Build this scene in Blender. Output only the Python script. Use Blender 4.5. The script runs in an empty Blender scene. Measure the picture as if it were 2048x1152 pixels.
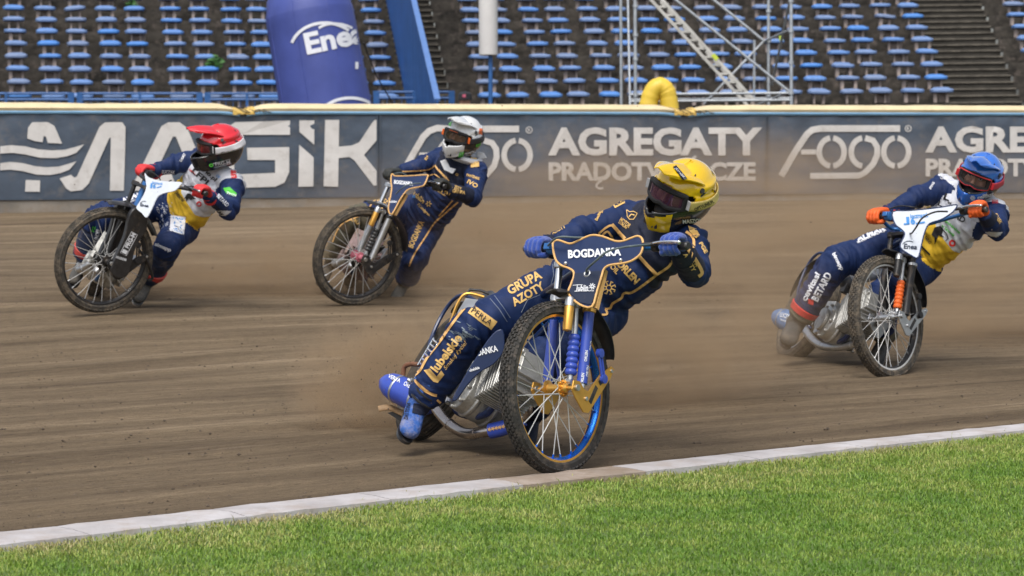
import bpy, bmesh, math, random
import numpy as np
from mathutils import Vector, Matrix, noise
from mathutils.bvhtree import BVHTree

random.seed(7)
R = math.radians
SC = bpy.context.scene
COL = SC.collection

# ---------------------------------------------------------------- camera
FPX = 5200.0                      # focal length in photo pixels (2048 wide)
CAMH = 1.414
PITCH = math.atan((576 - 260) / FPX)
cd = bpy.data.cameras.new("camera")
cam = bpy.data.objects.new("camera", cd)
COL.objects.link(cam)
cam.location = (0, 0, CAMH)
cam.rotation_euler = (math.pi / 2 - PITCH, 0, 0)
cd.sensor_width = 36
cd.lens = FPX / 2048 * 36
cd.clip_start = 0.5
cd.clip_end = 3000
cd.dof.use_dof = True
cd.dof.focus_distance = 11.3
cd.dof.aperture_fstop = 6.5
SC.camera = cam

# ---------------------------------------------------------------- sky, sun, exposure
SUN_EL, SUN_ROT = R(58), R(196)   # behind the camera, a little to the left
w = bpy.data.worlds.new("World")
SC.world = w
w.use_nodes = True
nt = w.node_tree
bg = nt.nodes["Background"]
sky = nt.nodes.new("ShaderNodeTexSky")
sky.sky_type = 'NISHITA'
sky.sun_disc = False
sky.sun_elevation = SUN_EL
sky.sun_rotation = SUN_ROT
sky.dust_density = 4.0
sky.air_density = 1.0
hsv = nt.nodes.new("ShaderNodeHueSaturation")
hsv.inputs['Saturation'].default_value = 0.45
nt.links.new(sky.outputs[0], hsv.inputs['Color'])
nt.links.new(hsv.outputs[0], bg.inputs[0])
bg.inputs[1].default_value = 0.15
sd = bpy.data.lights.new("sun", 'SUN')
sun = bpy.data.objects.new("sun", sd)
COL.objects.link(sun)
sd.energy = 1.5
sd.angle = R(28)
sd.color = (1.0, 0.95, 0.87)
sdir = Vector((math.sin(SUN_ROT) * math.cos(SUN_EL), math.cos(SUN_ROT) * math.cos(SUN_EL), math.sin(SUN_EL)))
sun.rotation_euler = sdir.to_track_quat('Z', 'Y').to_euler()
sun.location = sdir * 60
SC.view_settings.view_transform = 'Standard'
SC.view_settings.look = 'None'
SC.view_settings.exposure = 0.33
SC.view_settings.gamma = 1.0
SC.render.engine = 'CYCLES'
SC.cycles.use_denoising = True
SC.cycles.max_bounces = 6
SC.cycles.volume_bounces = 1
SC.cycles.transparent_max_bounces = 12
SC.cycles.volume_step_rate = 3.0
SC.cycles.caustics_reflective = False
SC.cycles.caustics_refractive = False

# ---------------------------------------------------------------- photo measurements to places
CX = Vector((1, 0, 0))
CF = Vector((0, math.cos(PITCH), -math.sin(PITCH)))
CU = Vector((0, math.sin(PITCH), math.cos(PITCH)))
CAM = Vector((0, 0, CAMH))


def ray(px, py):
    return CF + CX * ((px - 1024) / FPX) - CU * ((py - 576) / FPX)


def P(px, py, d):
    return CAM + ray(px, py) * d


def D(a, b, c):                    # direction: right, up, towards the viewer
    return (CX * a + CU * b - CF * c).normalized()


def onto(px, py, p0, n):           # measured point on a plane of the object
    r = ray(px, py)
    return CAM + r * ((p0 - CAM).dot(n) / r.dot(n))


def reach(a, px, py, L, sign):     # the point seen at px,py at bone length L from a
    r = ray(px, py)
    q = a - CAM
    rr = r.dot(r)
    t0 = q.dot(r) / rr
    h2 = L * L - (q - r * t0).length_squared
    return CAM + r * (t0 + (sign * math.sqrt(h2 / rr) if h2 > 0 else 0))


# ---------------------------------------------------------------- materials
def mat(name, col, rough=0.6, metal=0.0, var=0.12, scale=14, bump=0.0, bscale=60, dirt=0.0,
        dirtcol=(0.23, 0.17, 0.115), coat=0.0, spec=0.5, sheen=0.0, col2=None, stretch=None, wave=0):
    m = bpy.data.materials.new(name)
    m.use_nodes = True
    t = m.node_tree
    b = t.nodes["Principled BSDF"]
    b.inputs['Roughness'].default_value = rough
    b.inputs['Metallic'].default_value = metal
    b.inputs['Specular IOR Level'].default_value = spec
    if coat:
        b.inputs['Coat Weight'].default_value = coat
        b.inputs['Coat Roughness'].default_value = 0.06
    if sheen:
        b.inputs['Sheen Weight'].default_value = sheen
        b.inputs['Sheen Roughness'].default_value = 0.5
    tc = t.nodes.new("ShaderNodeTexCoord")
    src = tc.outputs['Object']
    if stretch:
        mp = t.nodes.new("ShaderNodeMapping")
        mp.inputs['Scale'].default_value = stretch
        t.links.new(src, mp.inputs[0])
        src = mp.outputs[0]
    nz = t.nodes.new("ShaderNodeTexNoise")
    nz.inputs['Scale'].default_value = scale
    nz.inputs['Detail'].default_value = 6
    nz.inputs['Roughness'].default_value = 0.6
    t.links.new(src, nz.inputs['Vector'])
    mx = t.nodes.new("ShaderNodeMix")
    mx.data_type = 'RGBA'
    c = Vector(col[:3])
    a = c * (1 - var)
    e = Vector(col2) if col2 else Vector([min(1, k * (1 + var) + var * 0.02) for k in c])
    mx.inputs[6].default_value = (*a, 1)
    mx.inputs[7].default_value = (*e, 1)
    cr = t.nodes.new("ShaderNodeMapRange")
    cr.inputs[1].default_value = 0.32
    cr.inputs[2].default_value = 0.68
    t.links.new(nz.outputs[0], cr.inputs[0])
    t.links.new(cr.outputs[0], mx.inputs[0])
    out = mx.outputs[2]
    if dirt > 0:
        n2 = t.nodes.new("ShaderNodeTexNoise")
        n2.inputs['Scale'].default_value = scale * 0.6 + 4
        n2.inputs['Detail'].default_value = 10
        n2.inputs['Roughness'].default_value = 0.72
        t.links.new(tc.outputs['Object'], n2.inputs['Vector'])
        r2 = t.nodes.new("ShaderNodeMapRange")
        r2.inputs[1].default_value = 0.62 - 0.3 * dirt
        r2.inputs[2].default_value = 0.80 - 0.2 * dirt
        r2.inputs[4].default_value = min(1, 0.35 + dirt)
        t.links.new(n2.outputs[0], r2.inputs[0])
        m2 = t.nodes.new("ShaderNodeMix")
        m2.data_type = 'RGBA'
        t.links.new(r2.outputs[0], m2.inputs[0])
        t.links.new(out, m2.inputs[6])
        m2.inputs[7].default_value = (*dirtcol, 1)
        out = m2.outputs[2]
        rr = t.nodes.new("ShaderNodeMapRange")
        rr.inputs[3].default_value = rough
        rr.inputs[4].default_value = max(rough, 0.85)
        t.links.new(r2.outputs[0], rr.inputs[0])
        t.links.new(rr.outputs[0], b.inputs['Roughness'])
    t.links.new(out, b.inputs['Base Color'])
    if bump > 0:
        n3 = t.nodes.new("ShaderNodeTexNoise")
        n3.inputs['Scale'].default_value = bscale
        n3.inputs['Detail'].default_value = 4
        t.links.new(src, n3.inputs['Vector'])
        bp = t.nodes.new("ShaderNodeBump")
        bp.inputs['Strength'].default_value = bump
        bp.inputs['Distance'].default_value = 0.01
        t.links.new(n3.outputs[0], bp.inputs['Height'])
        t.links.new(bp.outputs[0], b.inputs['Normal'])
    return m


def glassy(name, tint, clear, rough=0.05):
    m = bpy.data.materials.new(name)
    m.use_nodes = True
    t = m.node_tree
    b = t.nodes["Principled BSDF"]
    b.inputs['Base Color'].default_value = (*tint, 1)
    b.inputs['Roughness'].default_value = rough
    b.inputs['Metallic'].default_value = 0.35
    b.inputs['Coat Weight'].default_value = 0.8
    tr = t.nodes.new("ShaderNodeBsdfTransparent")
    mx = t.nodes.new("ShaderNodeMixShader")
    mx.inputs[0].default_value = clear
    t.links.new(b.outputs[0], mx.inputs[1])
    t.links.new(tr.outputs[0], mx.inputs[2])
    t.links.new(mx.outputs[0], t.nodes["Material Output"].inputs[0])
    return m


# ---------------------------------------------------------------- objects
def tag(o, label=None, cat=None, group=None, kind=None):
    if label: o['label'] = label
    if cat: o['category'] = cat
    if group: o['group'] = group
    if kind: o['kind'] = kind
    return o


def thing(name, loc, label, cat, group=None):
    o = bpy.data.objects.new(name, None)
    o.location = loc
    o.empty_display_size = 0.1
    COL.objects.link(o)
    return tag(o, label, cat, group)


def origin_of(p):
    v = Vector(p.location)
    while p.parent:
        p = p.parent
        v += Vector(p.location)
    return v


class MB:
    """collects shapes in world space; build() links them as one mesh object"""

    def __init__(self):
        self.v, self.f, self.m = [], [], []

    def add(self, vs, fs, mi=0):
        o = len(self.v)
        self.v += [Vector(v) for v in vs]
        self.f += [tuple(i + o for i in f) for f in fs]
        self.m += [mi] * len(fs)
        return self

    def box(self, c, ax, ay, az, hx, hy, hz, mi=0):
        vs = [c + ax * (hx * sx) + ay * (hy * sy) + az * (hz * sz) for sx in (-1, 1) for sy in (-1, 1) for sz in (-1, 1)]
        return self.add(vs, [(0, 1, 3, 2), (4, 6, 7, 5), (0, 4, 5, 1), (2, 3, 7, 6), (0, 2, 6, 4), (1, 5, 7, 3)], mi)

    def tube(self, pts, r, n=10, mi=0, closed=False, rs=None, flat=1.0):
        pts = [Vector(p) for p in pts]
        k = len(pts)
        rs = rs or [r] * k
        tang = []
        for i in range(k):
            a = pts[(i - 1) % k] if closed or i > 0 else pts[i]
            b = pts[(i + 1) % k] if closed or i < k - 1 else pts[i]
            tang.append((b - a).normalized() if (b - a).length > 1e-9 else Vector((0, 0, 1)))
        s = tang[0].orthogonal().normalized()
        vs, fs = [], []
        for i in range(k):
            s = (s - tang[i] * s.dot(tang[i]))
            s = s.normalized() if s.length > 1e-6 else tang[i].orthogonal().normalized()
            q = tang[i].cross(s)
            for j in range(n):
                a = 2 * math.pi * j / n
                vs.append(pts[i] + (s * math.cos(a) + q * math.sin(a) * flat) * rs[i])
        m = k if closed else k - 1
        for i in range(m):
            for j in range(n):
                a, b = i * n + j, i * n + (j + 1) % n
                c, d = ((i + 1) % k) * n + (j + 1) % n, ((i + 1) % k) * n + j
                fs.append((a, b, c, d))
        if not closed:
            fs.append(tuple(range(n))[::-1])
            fs.append(tuple((k - 1) * n + j for j in range(n)))
        return self.add(vs, fs, mi)

    def cyl(self, a, b, r, n=16, mi=0, r2=None):
        return self.tube([a, b], r, n, mi, rs=[r, r2 if r2 is not None else r])

    def lathe(self, c, ax, prof, n=32, mi=0, closed=False, mfun=None, cap=True):
        """prof: list of (radius, along)"""
        ax = ax.normalized()
        e1 = ax.orthogonal().normalized()
        e2 = ax.cross(e1)
        k = len(prof)
        vs, fs, ms = [], [], []
        for r_, h in prof:
            for j in range(n):
                a = 2 * math.pi * j / n
                vs.append(c + ax * h + (e1 * math.cos(a) + e2 * math.sin(a)) * max(r_, 1e-5))
        for i in range(k if closed else k - 1):
            for j in range(n):
                fs.append((i * n + j, i * n + (j + 1) % n, ((i + 1) % k) * n + (j + 1) % n, ((i + 1) % k) * n + j))
                ms.append(mfun(i) if mfun else mi)
        if not closed and cap:
            fs.append(tuple(range(n))[::-1]); ms.append(ms[0])
            fs.append(tuple((k - 1) * n + j for j in range(n))); ms.append(ms[-2])
        o = len(self.v)
        self.v += vs
        self.f += [tuple(i + o for i in f) for f in fs]
        self.m += ms
        return self

    def ball(self, c, rx, ry=None, rz=None, ax=None, n=14, mi=0):
        ry = ry or rx; rz = rz or rx
        ax = ax or (Vector((1, 0, 0)), Vector((0, 1, 0)), Vector((0, 0, 1)))
        vs, fs = [], []
        for i in range(1, n):
            t = math.pi * i / n
            for j in range(2 * n):
                a = math.pi * j / n
                vs.append(c + ax[0] * (rx * math.sin(t) * math.cos(a)) + ax[1] * (ry * math.sin(t) * math.sin(a)) + ax[2] * (rz * math.cos(t)))
        m = 2 * n
        for i in range(n - 2):
            for j in range(m):
                fs.append((i * m + j, (i + 1) * m + j, (i + 1) * m + (j + 1) % m, i * m + (j + 1) % m))
        vs += [c + ax[2] * rz, c - ax[2] * rz]
        t_, b_ = len(vs) - 2, len(vs) - 1
        for j in range(m):
            fs.append((t_, j, (j + 1) % m))
            fs.append((b_, (n - 2) * m + (j + 1) % m, (n - 2) * m + j))
        return self.add(vs, fs, mi)

    def prism(self, poly, d, mi=0, mis=None):
        """poly: outline points; d: thickness vector"""
        k = len(poly)
        vs = [Vector(p) for p in poly] + [Vector(p) + d for p in poly]
        fs = [tuple(range(k))[::-1], tuple(range(k, 2 * k))]
        fs += [(i, (i + 1) % k, (i + 1) % k + k, i + k) for i in range(k)]
        o = len(self.v)
        self.v += vs
        self.f += [tuple(i + o for i in f) for f in fs]
        self.m += [mi, mi] + [mis if mis is not None else mi] * k
        return self

    def build(self, name, mats, parent=None, smooth=True, angle=35, bevel=0, subsurf=0, fix=True, label=None):
        if not isinstance(mats, (list, tuple)):
            mats = [mats]
        me = bpy.data.meshes.new(name)
        off = origin_of(parent) if parent else None
        vs = self.v if off is None else [v - off for v in self.v]
        me.from_pydata([tuple(v) for v in vs], [], self.f)
        for m in mats:
            me.materials.append(m)
        me.polygons.foreach_set('material_index', self.m)
        if fix:
            bm = bmesh.new(); bm.from_mesh(me)
            bmesh.ops.recalc_face_normals(bm, faces=bm.faces)
            bm.to_mesh(me); bm.free()
        if smooth:
            me.shade_smooth()
            me.set_sharp_from_angle(angle=R(angle))
        o = bpy.data.objects.new(name, me)
        COL.objects.link(o)
        if parent:
            o.parent = parent
        if bevel:
            b = o.modifiers.new('bevel', 'BEVEL')
            b.width = bevel; b.segments = 2; b.limit_method = 'ANGLE'; b.angle_limit = R(40)
        if subsurf:
            s = o.modifiers.new('sub', 'SUBSURF'); s.levels = subsurf; s.render_levels = subsurf
        if label:
            o['label'] = label
        return o


def world_bvh(objs):
    vs, fs = [], []
    for o in objs:
        off = origin_of(o.parent) if o.parent else Vector()
        k = len(vs)
        vs += [v.co + off for v in o.data.vertices]
        fs += [tuple(i + k for i in p.vertices) for p in o.data.polygons]
    return BVHTree.FromPolygons(vs, fs)


def crom(pts, n=6, closed=False):
    pts = [Vector(p) for p in pts]
    k = len(pts)
    out = []
    for i in range(k if closed else k - 1):
        if closed:
            a, b, c, d = pts[(i - 1) % k], pts[i], pts[(i + 1) % k], pts[(i + 2) % k]
        else:
            a, b, c, d = pts[max(i - 1, 0)], pts[i], pts[i + 1], pts[min(i + 2, k - 1)]
        for j in range(n):
            t = j / n
            out.append(0.5 * ((2 * b) + (c - a) * t + (2 * a - 5 * b + 4 * c - d) * t * t + (3 * b - a - 3 * c + d) * t ** 3))
    if not closed:
        out.append(pts[-1])
    return out


# ---------------------------------------------------------------- lettering (flat shapes laid on a surface)
_tc = {}


def letters(s, bold=0.0, shear=0.0):
    key = (s, bold, shear)
    if key in _tc:
        return _tc[key]
    c = bpy.data.curves.new('t', 'FONT')
    c.body = s; c.size = 1; c.offset = bold; c.shear = shear; c.resolution_u = 3
    o = bpy.data.objects.new('t', c)
    COL.objects.link(o)
    dg = bpy.context.evaluated_depsgraph_get()
    me = bpy.data.meshes.new_from_object(o.evaluated_get(dg))
    vs = [(v.co.x, v.co.y) for v in me.vertices]
    fs = [tuple(p.vertices) for p in me.polygons]
    bpy.data.objects.remove(o); bpy.data.meshes.remove(me); bpy.data.curves.remove(c)
    xs = [v[0] for v in vs]; ys = [v[1] for v in vs]
    x0, x1, y0, y1 = min(xs), max(xs), min(ys), max(ys)
    vs = [((x - x0) / (x1 - x0) - 0.5, (y - y0) / (y1 - y0) - 0.5) for x, y in vs]
    _tc[key] = (vs, fs)
    return _tc[key]


class Marks:
    """flat marks in photo units, cut to small faces and laid on the surface they belong to"""

    def __init__(self):
        self.items = []

    def text(self, s, cx, cy, w_, h_, ang=0, mi=0, bold=0.03, shear=0.0, arc=0, skew=0):
        vs, fs = letters(s, bold, shear)
        ca, sa = math.cos(R(ang)), math.sin(R(ang))
        out = []
        for x, y in vs:
            X, Y = x * w_, y * h_ + arc * (1 - 4 * x * x) + skew * x * w_
            out.append((cx + X * ca - Y * sa, cy - (X * sa + Y * ca)))
        self.items.append((out, fs, mi))
        return self

    def poly(self, pts, mi=0):
        self.items.append(([tuple(p) for p in pts], [tuple(range(len(pts)))], mi))
        return self

    def stroke(self, pts, wd, mi=0, closed=False):
        k = len(pts)
        L, Rr = [], []
        for i in range(k):
            a = pts[(i - 1) % k] if closed or i else pts[i]
            b = pts[(i + 1) % k] if closed or i < k - 1 else pts[i]
            dx, dy = b[0] - a[0], b[1] - a[1]
            l = math.hypot(dx, dy) or 1
            nx, ny = -dy / l * wd / 2, dx / l * wd / 2
            L.append((pts[i][0] + nx, pts[i][1] + ny)); Rr.append((pts[i][0] - nx, pts[i][1] - ny))
        m = k if closed else k - 1
        fs = [(i, (i + 1) % k, (i + 1) % k + k, i + k) for i in range(m)]
        self.items.append((L + Rr, fs, mi))
        return self

    def arc(self, cx, cy, rx, ry, a0, a1, wd, mi=0, n=18, rot=0):
        c, s = math.cos(R(rot)), math.sin(R(rot))
        pts = []
        for i in range(n + 1):
            a = R(a0 + (a1 - a0) * i / n)
            x, y = rx * math.cos(a), -ry * math.sin(a)
            pts.append((cx + x * c - y * s, cy + x * s + y * c))
        return self.stroke(pts, wd, mi)

    def build(self, name, mats, parent, bvh, cell=7.0, lift=0.004, jump=0.06, split=False):
        if split:
            for it in self.items:
                k = Marks(); k.items = [it]
                k.build(name, mats, parent, bvh, cell, lift, jump)
            return
        bm = bmesh.new()
        for vs, fs, mi in self.items:
            b = [bm.verts.new((x, y, 0)) for x, y in vs]
            for f in fs:
                try:
                    fc = bm.faces.new([b[i] for i in f]); fc.material_index = mi
                except ValueError:
                    pass
        bm.normal_update()
        bmesh.ops.triangulate(bm, faces=bm.faces, quad_method='BEAUTY', ngon_method='BEAUTY')
        for _ in range(7):
            es = [e for e in bm.edges if e.calc_length() > cell]
            if not es: break
            bmesh.ops.subdivide_edges(bm, edges=es, cuts=1)
            bmesh.ops.triangulate(bm, faces=bm.faces)
        off = origin_of(parent) if parent else Vector()
        bad = set()
        for v in bm.verts:
            r = ray(v.co.x, v.co.y).normalized()
            h = bvh.ray_cast(CAM, r)
            if h[0] is None:
                bad.add(v)
            else:
                nn = h[1] if h[1].dot(r) < 0 else -h[1]
                v.co = h[0] + nn * lift * 0.5 - r * lift * 0.7 - off
        bmesh.ops.delete(bm, geom=list(bad), context='VERTS')
        bmesh.ops.delete(bm, geom=[f for f in bm.faces if max(e.calc_length() for e in f.edges) > jump], context='FACES')
        if not bm.faces: return
        me = bpy.data.meshes.new(name)
        bm.to_mesh(me); bm.free()
        for m in mats: me.materials.append(m)
        o = bpy.data.objects.new(name, me)
        COL.objects.link(o)
        if parent: o.parent = parent
        return o


def curve2(pts, n=5):
    return [(p.x, p.y) for p in crom([Vector((x, y, 0)) for x, y in pts], n)]


def seam(mb, pts, bvh, r=0.005, mi=0, step=5.0, lift=0.0):
    """a piping cord laid on the surface along measured points"""
    run = []
    pts = [p for p in pts]
    dense = []
    for a, b in zip(pts[:-1], pts[1:]):
        k = max(1, int(math.hypot(b[0] - a[0], b[1] - a[1]) / step))
        dense += [(a[0] + (b[0] - a[0]) * i / k, a[1] + (b[1] - a[1]) * i / k) for i in range(k)]
    dense.append(pts[-1])
    for x, y in dense:
        rr = ray(x, y).normalized()
        h = bvh.ray_cast(CAM, rr)
        ok = h[0] is not None and (not run or (h[0] - run[-1]).length < 0.12)
        if ok:
            run.append(h[0] - rr * lift)
        else:
            if len(run) > 2: mb.tube(run, r, 6, mi)
            run = [h[0] - rr * lift] if h[0] is not None else []
    if len(run) > 2: mb.tube(run, r, 6, mi)
# ================================================================ the ground
def sm(a, b, x):
    t = min(1, max(0, (x - a) / (b - a)))
    return t * t * (3 - 2 * t)


def gz(x, y):
    z = 0.036 * max(0, y - 14.5)
    return min(z, 0.56) - 0.032 * max(-4, min(4, x)) * sm(14, 18, y) * (1 - sm(19, 26, y))


def kerb_pt(t):                    # t = 0..1 across the photo, at the track side of the kerb
    return Vector((-1.77 + 4.2 * t, 8.97 + 3.33 * t + 0.15 * (t - 0.5) ** 2 * -1, 0))


def fence_pt(t):
    return Vector((-5.75 + 12.1 * t, 28.35 + 3.55 * t - 0.25 * (t - 0.5) ** 2, 0))


def ground_hit(px, py):
    r = ray(px, py)
    lo, hi = 4, 60
    for _ in range(50):
        m = (lo + hi) / 2
        p = CAM + r * m
        if p.z > gz(p.x, p.y): lo = m
        else: hi = m
    return CAM + r * lo


def add_node_mat(name):
    m = bpy.data.materials.new(name)
    m.use_nodes = True
    return m, m.node_tree, m.node_tree.nodes["Principled BSDF"]


def track_mat():
    m, t, b = add_node_mat('shale')
    N = t.nodes.new; L = t.links.new
    b.inputs['Roughness'].default_value = 0.95
    b.inputs['Specular IOR Level'].default_value = 0.15
    uv = N("ShaderNodeUVMap")
    def nz(sx, sy, sc, det, ro=0.6):
        mp = N("ShaderNodeMapping"); mp.inputs['Scale'].default_value = (sx, sy, 1)
        L(uv.outputs[0], mp.inputs[0])
        n = N("ShaderNodeTexNoise"); n.inputs['Scale'].default_value = sc
        n.inputs['Detail'].default_value = det; n.inputs['Roughness'].default_value = ro
        L(mp.outputs[0], n.inputs['Vector'])
        return n.outputs[0]
    def ramp(src, stops):
        r = N("ShaderNodeValToRGB")
        r.color_ramp.elements[0].position, r.color_ramp.elements[0].color = stops[0][0], (*stops[0][1], 1)
        r.color_ramp.elements[1].position, r.color_ramp.elements[1].color = stops[-1][0], (*stops[-1][1], 1)
        for p_, c_ in stops[1:-1]:
            e = r.color_ramp.elements.new(p_); e.color = (*c_, 1)
        L(src, r.inputs[0]); return r.outputs[0]
    def mix(f, a, c, mode='MIX'):
        x = N("ShaderNodeMix"); x.data_type = 'RGBA'; x.blend_type = mode
        if isinstance(f, float): x.inputs[0].default_value = f
        else: L(f, x.inputs[0])
        for s_, i_ in ((a, 6), (c, 7)):
            if isinstance(s_, tuple): x.inputs[i_].default_value = (*s_, 1)
            else: L(s_, x.inputs[i_])
        return x.outputs[2]
    streak = nz(0.16, 2.0, 1.4, 6, 0.62)
    base = ramp(streak, [(0.30, (0.115, 0.084, 0.055)), (0.45, (0.185, 0.138, 0.090)), (0.57, (0.245, 0.185, 0.120)), (0.70, (0.35, 0.268, 0.178))])
    fine = nz(2.2, 8, 5.0, 8, 0.78)
    base = mix(0.55, base, ramp(fine, [(0.30, (0.25, 0.24, 0.23)), (0.5, (0.5, 0.5, 0.5)), (0.72, (0.80, 0.78, 0.74))]), 'OVERLAY')
    grit = nz(14, 24, 6.0, 6, 0.8)
    base = mix(0.6, base, ramp(grit, [(0.3, (0.2, 0.2, 0.2)), (0.5, (0.5, 0.5, 0.5)), (0.75, (0.8, 0.8, 0.8))]), 'OVERLAY')
    # dark fresh clods and pale dry ruts
    sp = nz(5, 26, 3.2, 3, 0.6)
    spf = ramp(sp, [(0.63, (0, 0, 0)), (0.70, (1, 1, 1))])
    base = mix(spf, base, (0.05, 0.037, 0.028))
    dr = nz(0.5, 18, 1.3, 5, 0.6)
    drf = ramp(dr, [(0.60, (0, 0, 0)), (0.76, (0.55, 0.55, 0.55))])
    base = mix(drf, base, (0.34, 0.27, 0.20))
    L(base, b.inputs['Base Color'])
    bp = N("ShaderNodeBump"); bp.inputs['Strength'].default_value = 0.9; bp.inputs['Distance'].default_value = 0.03
    L(fine, bp.inputs['Height'])
    b2 = N("ShaderNodeBump"); b2.inputs['Strength'].default_value = 0.6; b2.inputs['Distance'].default_value = 0.012
    L(grit, b2.inputs['Height']); L(bp.outputs[0], b2.inputs['Normal'])
    L(b2.outputs[0], b.inputs['Normal'])
    return m


M_TRACK = track_mat()
M_EARTH = mat('dark_earth', (0.07, 0.06, 0.045), 0.95, scale=3)
M_TURF = mat('turf', (0.10, 0.16, 0.035), 0.9, var=0.35, scale=5, bump=0.5, bscale=90)


def grid_mesh(name, tfun, ts, ds, m, uvscale=True, noise_amp=0.0):
    me = bpy.data.meshes.new(name)
    vs, uvs = [], []
    for t in ts:
        for d in ds:
            p, u = tfun(t, d)
            vs.append(p); uvs.append(u)
    k = len(ds)
    fs = [(i * k + j, (i + 1) * k + j, (i + 1) * k + j + 1, i * k + j + 1) for i in range(len(ts) - 1) for j in range(k - 1)]
    me.from_pydata(vs, [], fs)
    l = me.uv_layers.new(name='UVMap')
    idx = np.empty(len(me.loops), dtype=np.int32)
    me.loops.foreach_get('vertex_index', idx)
    l.data.foreach_set('uv', np.array(uvs, dtype=np.float32)[idx].ravel())
    me.materials.append(m)
    me.shade_smooth()
    o = bpy.data.objects.new(name, me)
    COL.objects.link(o)
    return o


def lin(a, b, n):
    return [a + (b - a) * i / (n - 1) for i in range(n)]


def track_fn(t, d):
    # d in 0..1 from kerb to fence
    a, b = kerb_pt(t), fence_pt(t)
    p = a.lerp(b, d)
    L = (b - a).length
    s = t * (5.35 + (12.6 - 5.35) * d)
    z = gz(p.x, p.y)
    dd = d * L
    f = noise.noise(Vector((s * 0.25, dd * 2.6, 0))) * 0.020 + noise.noise(Vector((s * 0.9, dd * 8, 3))) * 0.010 + noise.noise(Vector((s * 6, dd * 14, 8))) * 0.005
    f *= sm(0, 0.7, dd)
    return (p.x, p.y, z + 0.012 + f), (s, dd)


ts = lin(-3, -0.15, 14) + lin(-0.13, 1.13, 330) + lin(1.16, 4, 14)
ds = [x ** 1.6 for x in lin(0, 1, 330)] + [1.04]
track = tag(grid_mesh('dirt_track', track_fn, ts, ds, M_TRACK), kind='structure')

gm = MB()
gm.add([(-700, -700, -0.06), (700, -700, -0.06), (700, 1500, -0.06), (-700, 1500, -0.06)], [(0, 1, 2, 3)])
tag(gm.build('ground', M_EARTH, smooth=False, fix=False), kind='structure')

KN = (kerb_pt(1) - kerb_pt(0)).normalized()
KO = Vector((KN.y, -KN.x, 0))      # towards the infield


def kw(t):
    return 0.25 - 0.06 * min(1, max(0, t))


def turf_z(x, y):
    return 0.002 + 0.004 * noise.noise(Vector((x * 0.8, y * 0.8, 0)))


def infield_fn(t, d):
    p = kerb_pt(t) + KO * (kw(t) - 0.02 + d)
    return (p.x, p.y, turf_z(p.x, p.y) * sm(0, 0.3, d + .05)), (p.x, p.y)


infield = tag(grid_mesh('infield', infield_fn, lin(-3, 4, 120), [x * x * 25 for x in lin(0, 1, 60)], M_TURF), kind='structure')

# painted concrete kerb, worn and dusty, one slab after another
M_KERB = mat('kerb_paint', (0.40, 0.375, 0.375), 0.85, var=0.10, scale=5, bump=0.4, bscale=40, dirt=0.42, dirtcol=(0.36, 0.29, 0.24), col2=(0.52, 0.50, 0.51))
M_KERBD = mat('kerb_dirty', (0.30, 0.24, 0.19), 0.9, var=0.2, scale=6, bump=0.4, bscale=40, dirt=0.6, col2=(0.40, 0.33, 0.28))
kb = MB()
seg = 0.12
k = -11
while k * seg < 2.6:
    t0, t1 = k * seg + 0.04, (k + 1) * seg + 0.04 - 0.0010
    n_ = 8
    prof = [(-0.012, -0.05), (-0.010, 0.016), (0.0, 0.026), (0.5, 0.030), (0.985, 0.026), (1.0, -0.05)]
    vs = []
    hz = random.uniform(-.001, .001)
    for i in range(n_ + 1):
        t = t0 + (t1 - t0) * i / n_
        base = kerb_pt(t)
        for u, z in prof:
            wv = 0.004 * noise.noise(Vector((t * 90, u * 3, 0)))
            p = base + KO * (kw(t) * u + wv)
            vs.append(Vector((p.x, p.y, z + hz + 0.004 * noise.noise(Vector((t * 60, u * 5, 2))))))
    q = len(prof)
    fs = [(i * q + j, i * q + j + 1, (i + 1) * q + j + 1, (i + 1) * q + j) for i in range(n_) for j in range(q - 1)]
    fs += [tuple(range(q)), tuple(n_ * q + j for j in range(q))[::-1]]
    kb.add(vs, fs, 1 if k == 3 else 0)
    k += 1
tag(kb.build('kerb', [M_KERB, M_KERBD], angle=50), 'low white painted concrete kerb, chipped and dusty, between the dirt track and the grass', 'kerb')


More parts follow.
